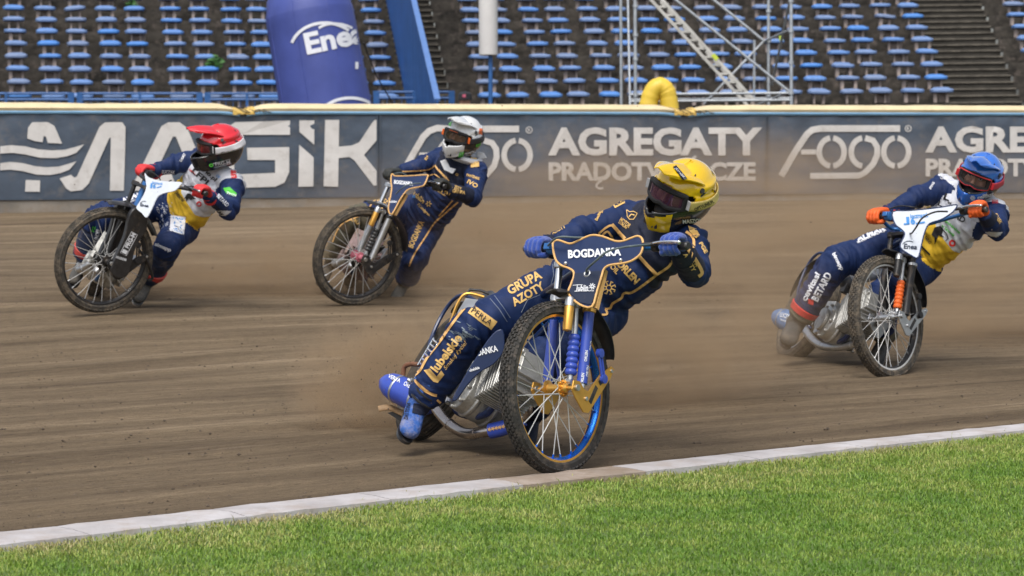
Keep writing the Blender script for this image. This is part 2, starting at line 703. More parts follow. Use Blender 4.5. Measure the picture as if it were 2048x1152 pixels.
# grass: blades on the infield
def grass():
    rng = np.random.default_rng(5)
    n = 520000
    t = rng.uniform(-0.35, 1.30, n)
    d = rng.uniform(0, 1, n) ** 1.0 * 5.2
    kx = -1.77 + 4.2 * t; ky = 8.97 + 3.33 * t - 0.15 * (t - .5) ** 2
    kwv = 0.25 - 0.06 * np.clip(t, 0, 1)
    edge = 0.05 * np.sin(t * 37) + 0.04 * np.sin(t * 91 + 1) + 0.05 * np.sin(t * 13)
    o = kwv - 0.05 + edge * 0.8 + d
    x = kx + KO.x * o; y = ky + KO.y * o
    ok = (y > 6.2) & (np.abs(x) < y * 0.215 + .15)
    x, y, d = x[ok], y[ok], d[ok]
    n = len(x)
    a = rng.uniform(0, 2 * np.pi, n); b = rng.uniform(0, 2 * np.pi, n)
    h = rng.uniform(0.006, 0.017, n)
    tall = rng.uniform(0, 1, n) < 0.02 * (d < 0.7)
    h[tall] *= 2.2
    wd = rng.uniform(0.0012, 0.0028, n)
    ln = rng.uniform(0.2, 0.9, n) * h
    z0 = np.full(n, 0.008)
    p0 = np.stack([x + np.cos(a) * wd, y + np.sin(a) * wd, z0], 1)
    p1 = np.stack([x - np.cos(a) * wd, y - np.sin(a) * wd, z0], 1)
    mx = x + np.cos(b) * ln * .35; my = y + np.sin(b) * ln * .35
    p2 = np.stack([mx - np.cos(a) * wd * .8, my - np.sin(a) * wd * .8, z0 + h * .65], 1)
    p3 = np.stack([mx + np.cos(a) * wd * .8, my + np.sin(a) * wd * .8, z0 + h * .65], 1)
    p4 = np.stack([x + np.cos(b) * ln, y + np.sin(b) * ln, z0 + h], 1)
    V = np.stack([p0, p1, p2, p3, p4], 1).reshape(-1, 3)
    i = np.arange(n) * 5
    quads = np.stack([i, i + 1, i + 2, i + 3], 1)
    tris = np.stack([i + 3, i + 2, i + 4], 1)
    me = bpy.data.meshes.new('grass')
    me.vertices.add(len(V)); me.vertices.foreach_set('co', V.astype(np.float32).ravel())
    me.loops.add(7 * n)
    me.loops.foreach_set('vertex_index', np.concatenate([quads.ravel(), tris.ravel()]).astype(np.int32))
    me.polygons.add(2 * n)
    st = np.concatenate([np.arange(n) * 4, 4 * n + np.arange(n) * 3]).astype(np.int32)
    me.polygons.foreach_set('loop_start', st)
    me.update(calc_edges=True)
    # fresh to dry patches across the turf
    dist = np.repeat(d, 5)
    rnd = np.repeat(rng.uniform(0, 1, n), 5)
    at = me.attributes.new('dry', 'FLOAT', 'POINT')
    dry = np.exp(-dist / 0.45) * 0.60 + (rnd - 0.5) * 0.42
    at.data.foreach_set('value', dry.astype(np.float32))
    m, t_, b_ = add_node_mat('grass_blade')
    N = t_.nodes.new; L = t_.links.new
    an = N("ShaderNodeAttribute"); an.attribute_name = 'dry'
    tc = N("ShaderNodeTexCoord")
    nz = N("ShaderNodeTexNoise"); nz.inputs['Scale'].default_value = 2.6; nz.inputs['Detail'].default_value = 5; nz.inputs['Roughness'].default_value = .65
    L(tc.outputs['Object'], nz.inputs['Vector'])
    ma = N("ShaderNodeMath"); ma.operation = 'MULTIPLY_ADD'; ma.inputs[1].default_value = 1.7; ma.inputs[2].default_value = -0.66
    L(nz.outputs[0], ma.inputs[0])
    ad = N("ShaderNodeMath"); ad.operation = 'ADD'; L(an.outputs['Fac'], ad.inputs[0]); L(ma.outputs[0], ad.inputs[1])
    cr = N("ShaderNodeValToRGB"); e = cr.color_ramp.elements
    e[0].position = 0.0; e[0].color = (0.10, 0.21, 0.020, 1)
    e[1].position = 1.0; e[1].color = (0.40, 0.34, 0.17, 1)
    x_ = e.new(0.35); x_.color = (0.19, 0.29, 0.035, 1)
    x_ = e.new(0.65); x_.color = (0.31, 0.34, 0.09, 1)
    L(ad.outputs[0], cr.inputs[0]); L(cr.outputs[0], b_.inputs['Base Color'])
    b_.inputs['Roughness'].default_value = 0.6
    b_.inputs['Subsurface Weight'].default_value = 0.0
    me.materials.append(m)
    o = bpy.data.objects.new('grass', me)
    COL.objects.link(o)
    tag(o, 'short mown green grass, drier and paler along the white kerb', 'grass', kind='stuff')


grass()


# loose clods of dirt on the track
def clods(name, pts, rad, m, label, cat, squash=0.6):
    rng = np.random.default_rng(3)
    base = np.array([(1, 0, 0), (-1, 0, 0), (0, 1, 0), (0, -1, 0), (0, 0, 1), (0, 0, -1)], float)
    tri = np.array([(0, 2, 4), (2, 1, 4), (1, 3, 4), (3, 0, 4), (2, 0, 5), (1, 2, 5), (3, 1, 5), (0, 3, 5)])
    n = len(pts)
    P_ = np.array(pts)
    V = base[None] * rng.uniform(0.5, 1.3, (n, 6, 1)) + rng.uniform(-.3, .3, (n, 6, 3))
    V[:, :, 2] *= squash
    V = V * np.array(rad)[:, None, None] + P_[:, None, :]
    F = (tri[None] + (np.arange(n) * 6)[:, None, None]).reshape(-1, 3)
    me = bpy.data.meshes.new(name)
    me.from_pydata(V.reshape(-1, 3).tolist(), [], F.tolist())
    me.materials.append(m)
    o = bpy.data.objects.new(name, me); COL.objects.link(o)
    return tag(o, label, cat, kind='stuff')


M_CLOD = mat('clod', (0.105, 0.078, 0.055), 0.95, var=0.4, scale=30)
pts, rad = [], []
for _ in range(12000):
    px = random.uniform(-60, 2110); py = 440 + 640 * random.random() ** 0.8
    p = ground_hit(px, py)
    kt = (p.x + 1.77) / 4.2
    if p.y < 8.97 + 3.33 * kt + 0.05: continue
    pts.append((p.x, p.y, p.z + 0.014)); rad.append(0.0018 + 0.008 * random.random() ** 6)
clods('dirt_clods', pts, rad, M_CLOD, 'small dark clods of loose dirt scattered over the track surface', 'dirt clods')

# ================================================================ safety fence
M_BANNER = mat('banner_cloth', (0.062, 0.085, 0.122), 0.75, var=0.28, scale=1.6, bump=0.5, bscale=6, dirt=0.34, dirtcol=(0.17, 0.155, 0.14), stretch=(1, 1, 1.6))
M_WLET = mat('banner_letter', (0.60, 0.59, 0.58), 0.8, var=0.08, scale=5, dirt=0.28, dirtcol=(0.36, 0.33, 0.30))
M_TAN = mat('pad_cover', (0.66, 0.55, 0.34), 0.6, var=0.10, scale=2.0, bump=0.3, bscale=5, dirt=0.22, dirtcol=(0.42, 0.33, 0.22))
M_LBLUE = mat('pad_strip', (0.22, 0.45, 0.70), 0.5, var=0.08, scale=4, dirt=0.1)
M_CONC = mat('fence_concrete', (0.20, 0.18, 0.155), 0.9, var=0.25, scale=2.5, bump=0.4, bscale=14, dirt=0.5, dirtcol=(0.19, 0.145, 0.10))
M_BLACK = mat('black_strap', (0.02, 0.02, 0.022), 0.6)
M_YEL = mat('yellow_tarp', (0.66, 0.45, 0.12), 0.45, var=0.15, scale=6, bump=0.3, bscale=12, dirt=0.15)


def t_of_px(px):
    lo, hi = -3, 4
    for _ in range(40):
        m = (lo + hi) / 2
        p = fence_pt(m)
        if 1024 + p.x / (p.y * math.cos(PITCH)) * FPX < px: lo = m
        else: hi = m
    return lo


def sweep(mb, t0, t1, prof, n=60, mi=0, sag=None, caps=True):
    """prof: (towards track, z)"""
    q = len(prof); vs = []
    for i in range(n + 1):
        t = t0 + (t1 - t0) * i / n
        a, b = fence_pt(t - .001), fence_pt(t + .001)
        tg = (b - a).normalized(); nn = Vector((tg.y, -tg.x, 0))
        p = fence_pt(t)
        e = sag(t, i / n) if sag else [(0, 0)] * q
        for (u, z), (du, dz) in zip(prof, e):
            vs.append(p + nn * (u + du) + Vector((0, 0, z + dz)))
    fs = [(i * q + j, i * q + j + 1, (i + 1) * q + j + 1, (i + 1) * q + j) for i in range(n) for j in range(q - 1)]
    if caps:
        fs += [tuple(range(q)), tuple(n * q + j for j in range(q))[::-1]]
    mb.add(vs, fs, mi)


ZB0, ZB1, ZS, ZT = 0.655, 1.595, 1.622, 1.712

cw = MB()
sweep(cw, -0.9, 2.1, [(-0.30, -0.05), (-0.30, 0.60), (0.02, 0.65), (0.03, 0.60), (0.035, 0.10)], n=160)
tag(cw.build('concrete_wall', M_CONC, angle=40), 'low dusty grey concrete base wall running beneath the padded fence', 'wall')

fence_secs = [(-1700, -390), (-386, 478), (492, 1358), (1374, 2246), (2250, 3300)]
labs = ['padded safety fence section beyond the left edge', 'padded safety fence section behind the red helmeted rider, left of a black strap joint',
        'padded safety fence section between the two strap joints, behind the white helmeted rider',
        'padded safety fence section right of the yellow bend, behind the blue helmeted rider', 'padded safety fence section beyond the right edge']
for k, ((a, b), lb) in enumerate(zip(fence_secs, labs)):
    t0, t1 = t_of_px(a), t_of_px(b)
    root = thing('air_fence', fence_pt((t0 + t1) / 2) + Vector((0, 0, 0.6)), lb, 'safety fence', 'padded safety fence sections')
    body = MB()
    def bulge(t, u):
        e = min(u, 1 - u)
        c = 0.03 * noise.noise(Vector((t * 16, 0, 0)))
        s_ = -0.05 * max(0, 1 - e / 0.03) ** 1.5
        return [(0, 0), (0, 0), (0.0, 0), (0, 0), (0, 0)]
    sweep(body, t0, t1, [(-0.28, 0.66), (-0.28, 1.55), (0.01, 1.59), (0.015, 1.0), (0.01, 0.66)], n=30)
    body.build('pad', M_BANNER, root)
    def topsag(t, u):
        e = min(u, 1 - u)
        s_ = -0.085 * max(0, 1 - e / 0.06) ** 2.0 if 0 < k < 4 else 0
        n1 = 0.010 * noise.noise(Vector((t * 14, 1, 0))) + 0.006 * noise.noise(Vector((t * 50, 4, 0)))
        return [(0, s_ * .3), (0, s_ * .6 + n1), (0, s_ + n1), (0.01 * n1, s_ + n1), (n1, s_ * .7 + n1 * .6), (n1, s_ * .25), (0, s_ * .1)]
    top = MB()
    sweep(top, t0, t1, [(-0.30, 1.56), (-0.33, 1.63), (-0.25, 1.70), (-0.10, ZT), (0.03, 1.695), (0.075, 1.655), (0.06, ZS)], n=140, sag=topsag)
    top.build('top_cover', M_TAN, root, angle=60)
    st = MB()
    def stsag(t, u):
        e = min(u, 1 - u); v = -0.028 * max(0, 1 - e / 0.06) ** 2.0 if 0 < k < 4 else 0
        return [(0, v)] * 5
    sweep(st, t0, t1, [(0.0, ZS + 0.004), (0.062, ZS + 0.002), (0.066, ZS - 0.012), (0.055, ZB1 - 0.004), (0.02, ZB1 - 0.006)], n=120, sag=stsag)
    st.build('edge_strip', M_LBLUE, root)

# straps and the yellow wrap where the sections meet
for px, lb in ((485, 'crumpled yellow wrap with black straps at the fence joint above the red helmet'),
               (1366, 'crumpled yellow wrap with black straps at the fence joint by the yellow bend')):
    t = t_of_px(px); c = fence_pt(t)
    root = thing('strap_wrap', c + Vector((0, 0, 1.6)), lb, 'strap', 'wraps on the fence joints')
    w_ = MB()
    prof = crom([(-0.22, 1.58), (-0.18, 1.635), (-0.05, 1.645), (0.05, 1.628), (0.084, 1.60), (0.078, 1.588)], 4)
    prof = [(p.x, p.y) for p in prof]
    sweep(w_, t_of_px(px - 22), t_of_px(px + 22), prof, n=24, caps=False,
          sag=lambda t_, u: [(0.012 * noise.noise(Vector((t_ * 300, j, 0))), 0.035 * abs(u - .5) * 2 * (j < 18) + 0.012 * noise.noise(Vector((t_ * 240, j * .6, 5)))) for j in range(len(prof))])
    w_.build('wrap', M_YEL, root, fix=False)
    s_ = MB()
    for q in range(5):
        a = px - 24 + q * 9
        dirx = random.uniform(-4, 4)
        L_ = []
        for (u, z), f in zip(prof, lin(0, 1, len(prof))):
            tt = t_of_px(a + dirx * f + (26 + 4 * q) * f)
            n_ = Vector((0.28, -0.96, 0))
            L_.append(fence_pt(tt) + n_ * (u + 0.008) + Vector((0, 0, z + 0.016 + 0.012 * abs(f - .5))))
        s_.tube(L_, 0.005, 6)
    s_.build('strap', M_BLACK, root)

M_SEAM = mat('banner_hem', (0.05, 0.07, 0.10), 0.8, dirt=0.2)
banners = {}
for nm, (a, b), lb in (('magik', (-700, 754), 'dusty dark blue banner with the big white word MAGIK, left of the banner seam'),
                       ('fogo1', (757, 1530), 'dusty blue FOGO and AGREGATY banner in the middle, behind the white helmeted rider'),
                       ('fogo2', (1533, 2420), 'dusty blue FOGO and AGREGATY banner at the right, behind the blue helmeted rider'),
                       ('off', (2424, 3300), 'dusty dark blue banner beyond the right edge of the view')):
    t0, t1 = t_of_px(a), t_of_px(b)
    w_ = MB()
    zs = lin(ZB0 + 0.0, ZB1 - 0.012, 16)
    prof = [(0.035, z) for z in zs]
    def fold(t, u):
        o_ = []
        for z in zs:
            f = 0.006 * noise.noise(Vector((t * 26, z * 2, 1))) + 0.010 * noise.noise(Vector((t * 9, z * 3, 4)))
            if z > 1.40: f += 0.020 * noise.noise(Vector((t * 70 + z * 9, z * 14, 9)))
            bot = 0.012 * noise.noise(Vector((t * 12, 0, 7))) if z == zs[0] else 0
            o_.append((f, bot))
        return o_
    sweep(w_, t0, t1, prof, n=220, sag=fold, caps=False)
    root = thing('banner', fence_pt((t0 + t1) / 2) + Vector((0, 0, 0.66)), lb, 'banner', 'advertising banners on the fence')
    cl = w_.build('cloth', M_BANNER, root, fix=False, angle=180)
    h_ = MB()
    for tt in (t0 + .0006, t1 - .0006):
        sweep(h_, tt - .0007, tt + .0007, [(0.048, zs[0]), (0.050, zs[-1])], n=1, caps=False)
    sweep(h_, t0, t1, [(0.050, zs[0] + .012), (0.050, zs[0] - .004)], n=60, caps=False)
    h_.build('hem', M_SEAM, root, fix=False)
    banners[nm] = (root, cl)


def shp(pts, s, ox, oy):
    return [(ox + x / s, oy + y / s) for x, y in pts]


mk = Marks()
Z6 = 2.618
q = lambda pts: shp(pts, Z6, 0, 0)
# the wave emblem and M
mk.poly(q([(142, 725), (146, 668), (168, 640), (250, 640), (285, 660), (325, 752), (250, 748), (240, 715), (228, 712), (222, 745), (180, 738)]))
def wave(y0, y1):
    up = [(0, y0 + 2), (60, y0 - 4), (130, y0 + 2), (200, y0 + 18), (270, y0 + 24), (340, y0 + 20), (400, y0 + 4), (440, y0 - 8)]
    lo = [(400, y0 + 36), (350, y0 + 54), (290, y0 + 64), (210, y0 + 62), (130, y0 + 44), (60, y0 + 36), (0, y0 + 40)]
    return up, lo
for (y0, sc) in ((764, 1.0), (852, 0.91)):
    up, lo = wave(y0, 0)
    k_ = [(x * sc, y) for x, y in up]; l_ = [(x * sc, y) for x, y in lo]
    full = k_ + l_
    for i in range(len(k_) - 2):
        a, b = k_[i], k_[i + 1]
        c, d = l_[::-1][min(i + 1, 6)], l_[::-1][i]
        mk.poly(q([a, b, c, d]))
    mk.poly(q([k_[6], k_[7], l_[0]]))
mk.poly(q([(134, 942), (210, 945), (208, 1004), (131, 1003)]))
mk.poly(q([(312, 934), (372, 915), (388, 930), (402, 925), (520, 665), (548, 640), (640, 640), (657, 665), (655, 780), (648, 998), (575, 998), (580, 720), (572, 722), (465, 960), (430, 995), (370, 1002), (345, 985)]))
# A
mk.poly(q([(680, 998), (845, 660), (880, 640), (940, 640), (980, 670), (1120, 998), (1035, 998), (920, 715), (905, 715), (815, 905), (895, 905), (930, 998)]))
# G
mk.poly(q([(1150, 740), (1170, 680), (1230, 640), (1518, 630), (1518, 706), (1260, 706), (1226, 740), (1226, 900), (1255, 912), (1440, 905), (1440, 838), (1296, 838), (1292, 774), (1514, 770), (1514, 900), (1490, 955), (1440, 978), (1210, 985), (1160, 950)]))
# I
mk.poly(q([(1567, 630), (1645, 630), (1645, 758), (1567, 690)]))
mk.poly(q([(1566, 758), (1642, 824), (1640, 976), (1562, 978)]))
# K
mk.poly(q([(1702, 628), (1776, 628), (1770, 978), (1694, 975)]))
mk.poly(q([(1774, 768), (1840, 762), (1880, 745), (1950, 640), (1962, 628), (1971, 628), (1971, 735), (1905, 812), (1971, 895), (1971, 970), (1956, 972), (1855, 840), (1830, 822), (1772, 828)]))
root, cl = banners['magik']
mk.build('lettering', [M_WLET], root, world_bvh([cl]), cell=60, lift=0.010, jump=1.0, split=True)


def fogo(mk, ox, oy, s, reg=True):
    t_ = lambda pts: [(ox + x * s, oy + y * s) for x, y in pts]
    # F: long sweeping arm, foot and bar  (units: photo pixels from the emblem's lower left)
    mk.stroke(t_([(3, -2), (30, -50), (52, -88), (62, -98), (76, -104), (95, -106), (236, -106)]), 13 * s)
    mk.stroke(t_([(44, -56), (78, -56)]), 10 * s)
    # o g o rings with the small breaks
    for cx in (110, 172, 240):
        mk.arc(ox + cx * s, oy - 56 * s, 25 * s, 28 * s, 97, 263, 11 * s)
        if cx != 172:
            mk.arc(ox + cx * s, oy - 56 * s, 25 * s, 28 * s, 83, -83, 11 * s)
    mk.stroke(t_([(175, -84), (188, -80), (196, -68), (197, -52), (192, -34), (176, -14), (166, -6), (60, -4)]), 12 * s)
    if reg:
        mk.arc(ox + 254 * s, oy - 105 * s, 5 * s, 5 * s, 0, 360, 1.6 * s)
        mk.text('R', ox + 254 * s, oy - 105 * s, 4 * s, 5 * s)


mk = Marks()
mk.stroke([(796, 362), (826, 308), (846, 274), (858, 262), (874, 256), (900, 258), (1038, 258)], 13)
mk.stroke([(838, 310), (880, 310)], 10)
for cx in (904, 966, 1034):
    mk.arc(cx, 310, 26, 29, 97, 263, 11)
    if cx != 966: mk.arc(cx, 310, 26, 29, 83, -83, 11)
mk.stroke([(968, 281), (984, 286), (992, 298), (993, 314), (988, 332), (972, 350), (960, 358), (860, 360)], 12)
mk.arc(1058, 260, 6, 6, 0, 360, 1.8); mk.text('R', 1058, 260, 5, 6)
mk.text('AGREGATY', 1310, 283, 428, 57, bold=0.042)
mk.text('PRADOTWORCZE', 1304, 343, 414, 38, bold=0.040)
mk.stroke([(1203, 361), (1194, 367), (1192, 373), (1198, 377), (1206, 376)], 4.5); mk.stroke([(1382, 320), (1392, 312)], 5)
root, cl = banners['fogo1']
mk.build('lettering', [M_WLET], root, world_bvh([cl]), cell=60, lift=0.010, jump=1.0, split=True)
mk = Marks()
mk.stroke([(1562, 352), (1592, 300), (1614, 268), (1624, 260), (1640, 257), (1800, 257)], 13)
mk.stroke([(1602, 304), (1632, 304)], 10)
for cx in (1663, 1727, 1792):
    mk.arc(cx, 304, 25, 28, 97, 263, 11)
    if cx != 1727: mk.arc(cx, 304, 25, 28, 83, -83, 11)
mk.stroke([(1730, 276), (1746, 281), (1754, 294), (1754, 310), (1746, 328), (1730, 345), (1718, 351), (1620, 352)], 12)
mk.arc(1816, 257, 6, 6, 0, 360, 1.8); mk.text('R', 1816, 257, 5, 6)
mk.text('AGREGATY', 2062, 279, 424, 53, bold=0.042)
mk.text('PRADOTWORCZE', 2056, 335, 410, 36, bold=0.040)
mk.stroke([(1955, 352), (1946, 358), (1944, 364), (1950, 367), (1958, 366)], 4.5)
root, cl = banners['fogo2']
mk.build('lettering', [M_WLET], root, world_bvh([cl]), cell=60, lift=0.010, jump=1.0, split=True)
# ================================================================ grandstand
AC = Vector((5.0, -20.0, 0))       # centre of the seating curve
R0 = 66.0
RUN, RISE = 0.75, 0.2485
Z0 = CAMH + 0.56


def stand_pt(ang, row, dz=0.0, dr=0.0):
    r = R0 + RUN * row + dr
    x = AC.x + r * math.sin(ang); y = AC.y + r * math.cos(ang)
    return Vector((x, y, Z0 + RISE * row + dz + 0.012 * max(-1, x + 1)))


def ang_of(px, row):
    lo, hi = -1.0, 1.0
    for _ in range(40):
        m = (lo + hi) / 2
        p = stand_pt(m, row)
        if 1024 + FPX * p.x / p.y < px: lo = m
        else: hi = m
    return lo


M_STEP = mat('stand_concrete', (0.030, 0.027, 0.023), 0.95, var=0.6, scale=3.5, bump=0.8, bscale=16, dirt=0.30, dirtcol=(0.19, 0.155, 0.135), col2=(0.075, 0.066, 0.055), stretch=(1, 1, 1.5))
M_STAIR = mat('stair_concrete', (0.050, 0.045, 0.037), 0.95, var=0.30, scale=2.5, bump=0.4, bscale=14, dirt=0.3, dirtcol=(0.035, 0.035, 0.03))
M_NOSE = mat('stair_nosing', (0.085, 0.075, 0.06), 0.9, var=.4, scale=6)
gs = thing('grandstand', stand_pt(0, 0) - Vector((0, 0, 2.0)), 'weathered dark concrete grandstand terraces filling the background', 'grandstand')
A_L0 = ang_of(812, 0); A_L1 = ang_of(905, 0)           # stair between left and middle blocks
A_R0 = ang_of(1893, 0); A_R1 = ang_of(2040, 0)


def terrace(mb, a0, a1, rows, sub=1, n=60, mi=0, off=0):
    prof = []
    for i in range(rows[0] * sub, rows[1] * sub):
        prof.append(((i - 0.55 * sub) / sub, (i) / sub - 1 + 0.0))
        prof.append(((i - 0.55 * sub) / sub, (i + 1) / sub - 1 + 0.0))
    vs = []
    for k in range(n + 1):
        a = a0 + (a1 - a0) * k / n
        for rr, hh in prof:
            p = stand_pt(a, rr)
            base = stand_pt(a, 0)
            vs.append(Vector((p.x, p.y, base.z + RISE * hh - 0.20 + off + 0.012 * noise.noise(p * 2))))
    q_ = len(prof)
    fs = [(k * q_ + j, k * q_ + j + 1, (k + 1) * q_ + j + 1, (k + 1) * q_ + j) for k in range(n) for j in range(q_ - 1)]
    mb.add(vs, fs, mi)


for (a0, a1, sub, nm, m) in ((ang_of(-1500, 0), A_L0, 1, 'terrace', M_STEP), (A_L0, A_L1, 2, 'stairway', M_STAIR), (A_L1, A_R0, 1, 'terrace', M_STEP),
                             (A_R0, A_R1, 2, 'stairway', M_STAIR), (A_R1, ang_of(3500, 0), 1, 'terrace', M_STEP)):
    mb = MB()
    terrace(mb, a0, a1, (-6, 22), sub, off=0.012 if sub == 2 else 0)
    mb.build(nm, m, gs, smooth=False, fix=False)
    if sub == 2:
        mb = MB()
        for i in range(-6, 40):
            rr_ = (i - 1.1) / 2
            pts = []
            for j in range(7):
                a = a0 + (a1 - a0) * j / 6
                p = stand_pt(a, rr_, 0, -.012); b_ = stand_pt(a, 0)
                pts.append(Vector((p.x, p.y, b_.z + RISE * ((i + 1) / 2 - 1) - .20 + .006)))
            mb.tube(pts, 0.022, 5)
        mb.build('step_nosing', M_NOSE, gs, smooth=False)

M_SEAT = mat('seat_plastic', (0.125, 0.245, 0.53), 0.40, var=0.10, scale=3, dirt=0.12, dirtcol=(0.25, 0.25, 0.25))
_t = M_SEAT.node_tree; _b = _t.nodes["Principled BSDF"]; _l = _b.inputs['Base Color'].links[0].from_socket
_oi = _t.nodes.new("ShaderNodeObjectInfo"); _mr = _t.nodes.new("ShaderNodeMapRange"); _mr.inputs[3].default_value = .72; _mr.inputs[4].default_value = 1.18
_hs = _t.nodes.new("ShaderNodeHueSaturation"); _t.links.new(_oi.outputs['Random'], _mr.inputs[0]); _t.links.new(_mr.outputs[0], _hs.inputs['Value'])
_t.links.new(_mr.outputs[0], _hs.inputs['Saturation']); _t.links.new(_l, _hs.inputs['Color']); _t.links.new(_hs.outputs[0], _b.inputs['Base Color'])
M_LEG = mat('seat_leg', (0.36, 0.30, 0.275), 0.9, var=0.4, scale=9, dirt=0.4, dirtcol=(0.12, 0.10, 0.085))

sb = MB()                          # pan seat at the origin, facing -Y
n_ = 14
W, Dp, T = 0.200, 0.17, 0.045
vs = []
T = 0.060
rings = [(0.90, -0.004, 0.86), (0.975, 0.004, 0.97), (1.0, 0.018, 1.0), (1.0, 0.046, 1.0), (0.975, T - .006, 0.97), (0.92, T, 0.88), (0.80, T - .002, 0.76), (0.6, T - .02, 0.5), (0.02, T - .024, 0.02)]
for sx, z, sy in rings:
    for j in range(32):
        a = 2 * math.pi * j / 32
        c, s_ = math.cos(a), math.sin(a)
        e = 0.38
        vs.append(Vector((W * sx * math.copysign(abs(c) ** e, c), Dp * sy * math.copysign(abs(s_) ** e, s_), z + (0.035 * max(0, s_) ** 3 if 0.5 < sx and z > .02 else 0))))
fs = [(i * 32 + j, i * 32 + (j + 1) % 32, (i + 1) * 32 + (j + 1) % 32, (i + 1) * 32 + j) for i in range(len(rings) - 1) for j in range(32)]
fs.append(tuple(range(32))[::-1])
sb.add(vs, fs)
X, Y, Z = Vector((1, 0, 0)), Vector((0, 1, 0)), Vector((0, 0, 1))
seat0 = sb.build('stadium_seat', M_SEAT)
leg_meshes = []
for v in range(9):
    lb = MB()
    rv = random.Random(v)
    for sx in (-1, 1):
        lb.box(Vector((sx * rv.uniform(.07, .13), -0.02, -0.09)), X, Y, Z, rv.uniform(.012, .034), rv.uniform(.03, .10), 0.088)
    if v % 2 == 0: lb.box(Vector((rv.uniform(-.06, .06), 0.06, -0.095)), X, Y, Z, rv.uniform(.06, .14), 0.02, rv.uniform(.06, .085))
    lb.box(Vector((0, 0.02, -0.012)), X, Y, Z, .15, .012, .010)
    lo = lb.build('seat_support', M_LEG, smooth=False)
    leg_meshes.append(lo.data)
    bpy.data.objects.remove(lo)

left_cols = [-22, 40, 106, 165, 229, 286, 362, 419, 485, 537, 600, 655, 715, 771]
mid_cols = [967, 1022, 1087, 1141, 1206, 1263, 1324, 1378, 1443, 1498, 1563, 1619, 1683, 1738, 1803, 1859]
first = True
ORD = ['first', 'second', 'third', 'fourth', 'fifth', 'sixth', 'seventh', 'eighth', 'ninth', 'tenth', 'eleventh', 'twelfth', 'thirteenth', 'fourteenth', 'fifteenth', 'sixteenth']
blocks = [('left', [(c, 1) for c in left_cols]), ('middle', [(c, 2) for c in mid_cols]), ('right', [(2072, 2), (2118, 2)])]
n_seats = 0
for bn, cols in blocks:
    for ci, (cpx, crow) in enumerate(cols):
        a = ang_of(cpx, crow)
        for row in range(0, 9):
            p = stand_pt(a + random.uniform(-1, 1) * 0.0002, row)
            pxs = 1024 + FPX * p.x / p.y
            if pxs > 2075 or pxs < -28: continue
            if bn == 'left' and pxs > 775 and row > 5: pass
            if first:
                o = seat0; first = False
            else:
                o = seat0.copy(); COL.objects.link(o)
            o.location = p + Vector((random.uniform(-.008, .008), random.uniform(-.01, .01), random.uniform(-.006, .006)))
            o.rotation_euler = (random.uniform(-.05, .05), random.uniform(-.02, .02) + (random.random() < .03) * random.uniform(-.12, .12), -a + random.uniform(-.04, .04))
            side = {'left': 'block left of the blue stair wall', 'middle': 'block between the two stairways', 'right': 'block right of the wide stairway'}[bn]
            tag(o, 'light blue seat, %s from left, %s row up, %s' % (ORD[ci], ORD[row], side), 'seat', 'light blue seats in the ' + bn + ' block')
            l_ = bpy.data.objects.new('seat_support', random.choice(leg_meshes))
            COL.objects.link(l_); l_.parent = o
            n_seats += 1
print('seats', n_seats)

# the blue sheet wall climbing beside the stairs
M_BWALL = mat('blue_sheet', (0.010, 0.085, 0.30), 0.45, var=0.18, scale=2.2, dirt=0.12, dirtcol=(0.05, 0.08, 0.15))
M_BCAP = mat('blue_cap', (0.10, 0.20, 0.46), 0.5, dirt=0.1)
sw = thing('stair_wall', stand_pt(A_L0, 0), 'blue sheet metal wall climbing beside the left stairway', 'wall')
aw = ang_of(812, 0)
k_ = 10
for i in range(-9, k_):
    p0, p1 = stand_pt(aw, i * 1.0, -.15, -0.4), stand_pt(aw, i + 1.0, -.15 - RISE, -0.4)
    up = Vector((0, 0, 2.25))
    s0 = stand_pt(aw, i * 1.0, -.15, -0.4); s1 = stand_pt(aw, i + 1.0, -.15, -0.43)
    th = Vector((0.03, 0, 0))
    mb = MB()
    b0_, b1_ = s0.copy(), s1.copy(); b0_.z = max(b0_.z, 0); b1_.z = max(b1_.z, 0)
    mb.prism([b0_, b1_, s1 + up, s0 + up], th)
    mb.build('wall_panel', M_BWALL, sw, smooth=False)
    cp = MB()
    cp.box((s0 + s1) / 2 + up + Vector((0.015, 0, 0.02)), X, (s1 - s0).normalized(), X.cross((s1 - s0).normalized()), 0.045, (s1 - s0).length / 2 - .003, 0.018)
    cp.build('wall_cap', M_BCAP, sw, smooth=False)
# rib strips on the wall
for i in range(-2, k_, 2):
    s0 = stand_pt(aw, i, -.15, -0.4)
    rb = MB(); rb.box(s0 + Vector((0.045, 0, 1.12)), X, Y, Z, 0.012, 0.03, 1.10)
    rb.build('rib', M_BWALL, sw, smooth=False)

# low blue railing in front of the left block
M_RAIL = mat('rail_blue', (0.02, 0.10, 0.30), 0.45, dirt=0.1)
def railing(x0, x1, dist, z_top, label):
    a = P(x0, 0, dist); b = P(x1, 0, dist)
    rt = thing('railing', Vector((a.x, a.y, 1.2)), label, 'railing', 'low blue railings in front of the left block')
    m_ = MB()
    for zz in (z_top, z_top - 0.10):
        m_.tube([Vector((a.x, a.y, zz)), Vector((b.x, b.y, zz))], 0.022, 8)
    m_.build('rail', M_RAIL, rt)
    L_ = b.x - a.x
    n = max(2, int(L_ / 1.1))
    for i in range(n + 1):
        pp = MB(); x = a.x + L_ * i / n
        pp.box(Vector((x, a.y, z_top - .55)), X, Y, Z, 0.05 if i in (0, n) else 0.02, 0.02, 0.57)
        pp.build('post', M_RAIL, rt, smooth=False)
    m_ = MB()
    for i in range(int(L_ / 0.12)):
        x = a.x + 0.06 + i * 0.12
        m_.cyl(Vector((x, a.y, z_top - .1)), Vector((x, a.y, z_top - .9)), 0.006, 6)
    m_.build('bars', M_RAIL, rt)
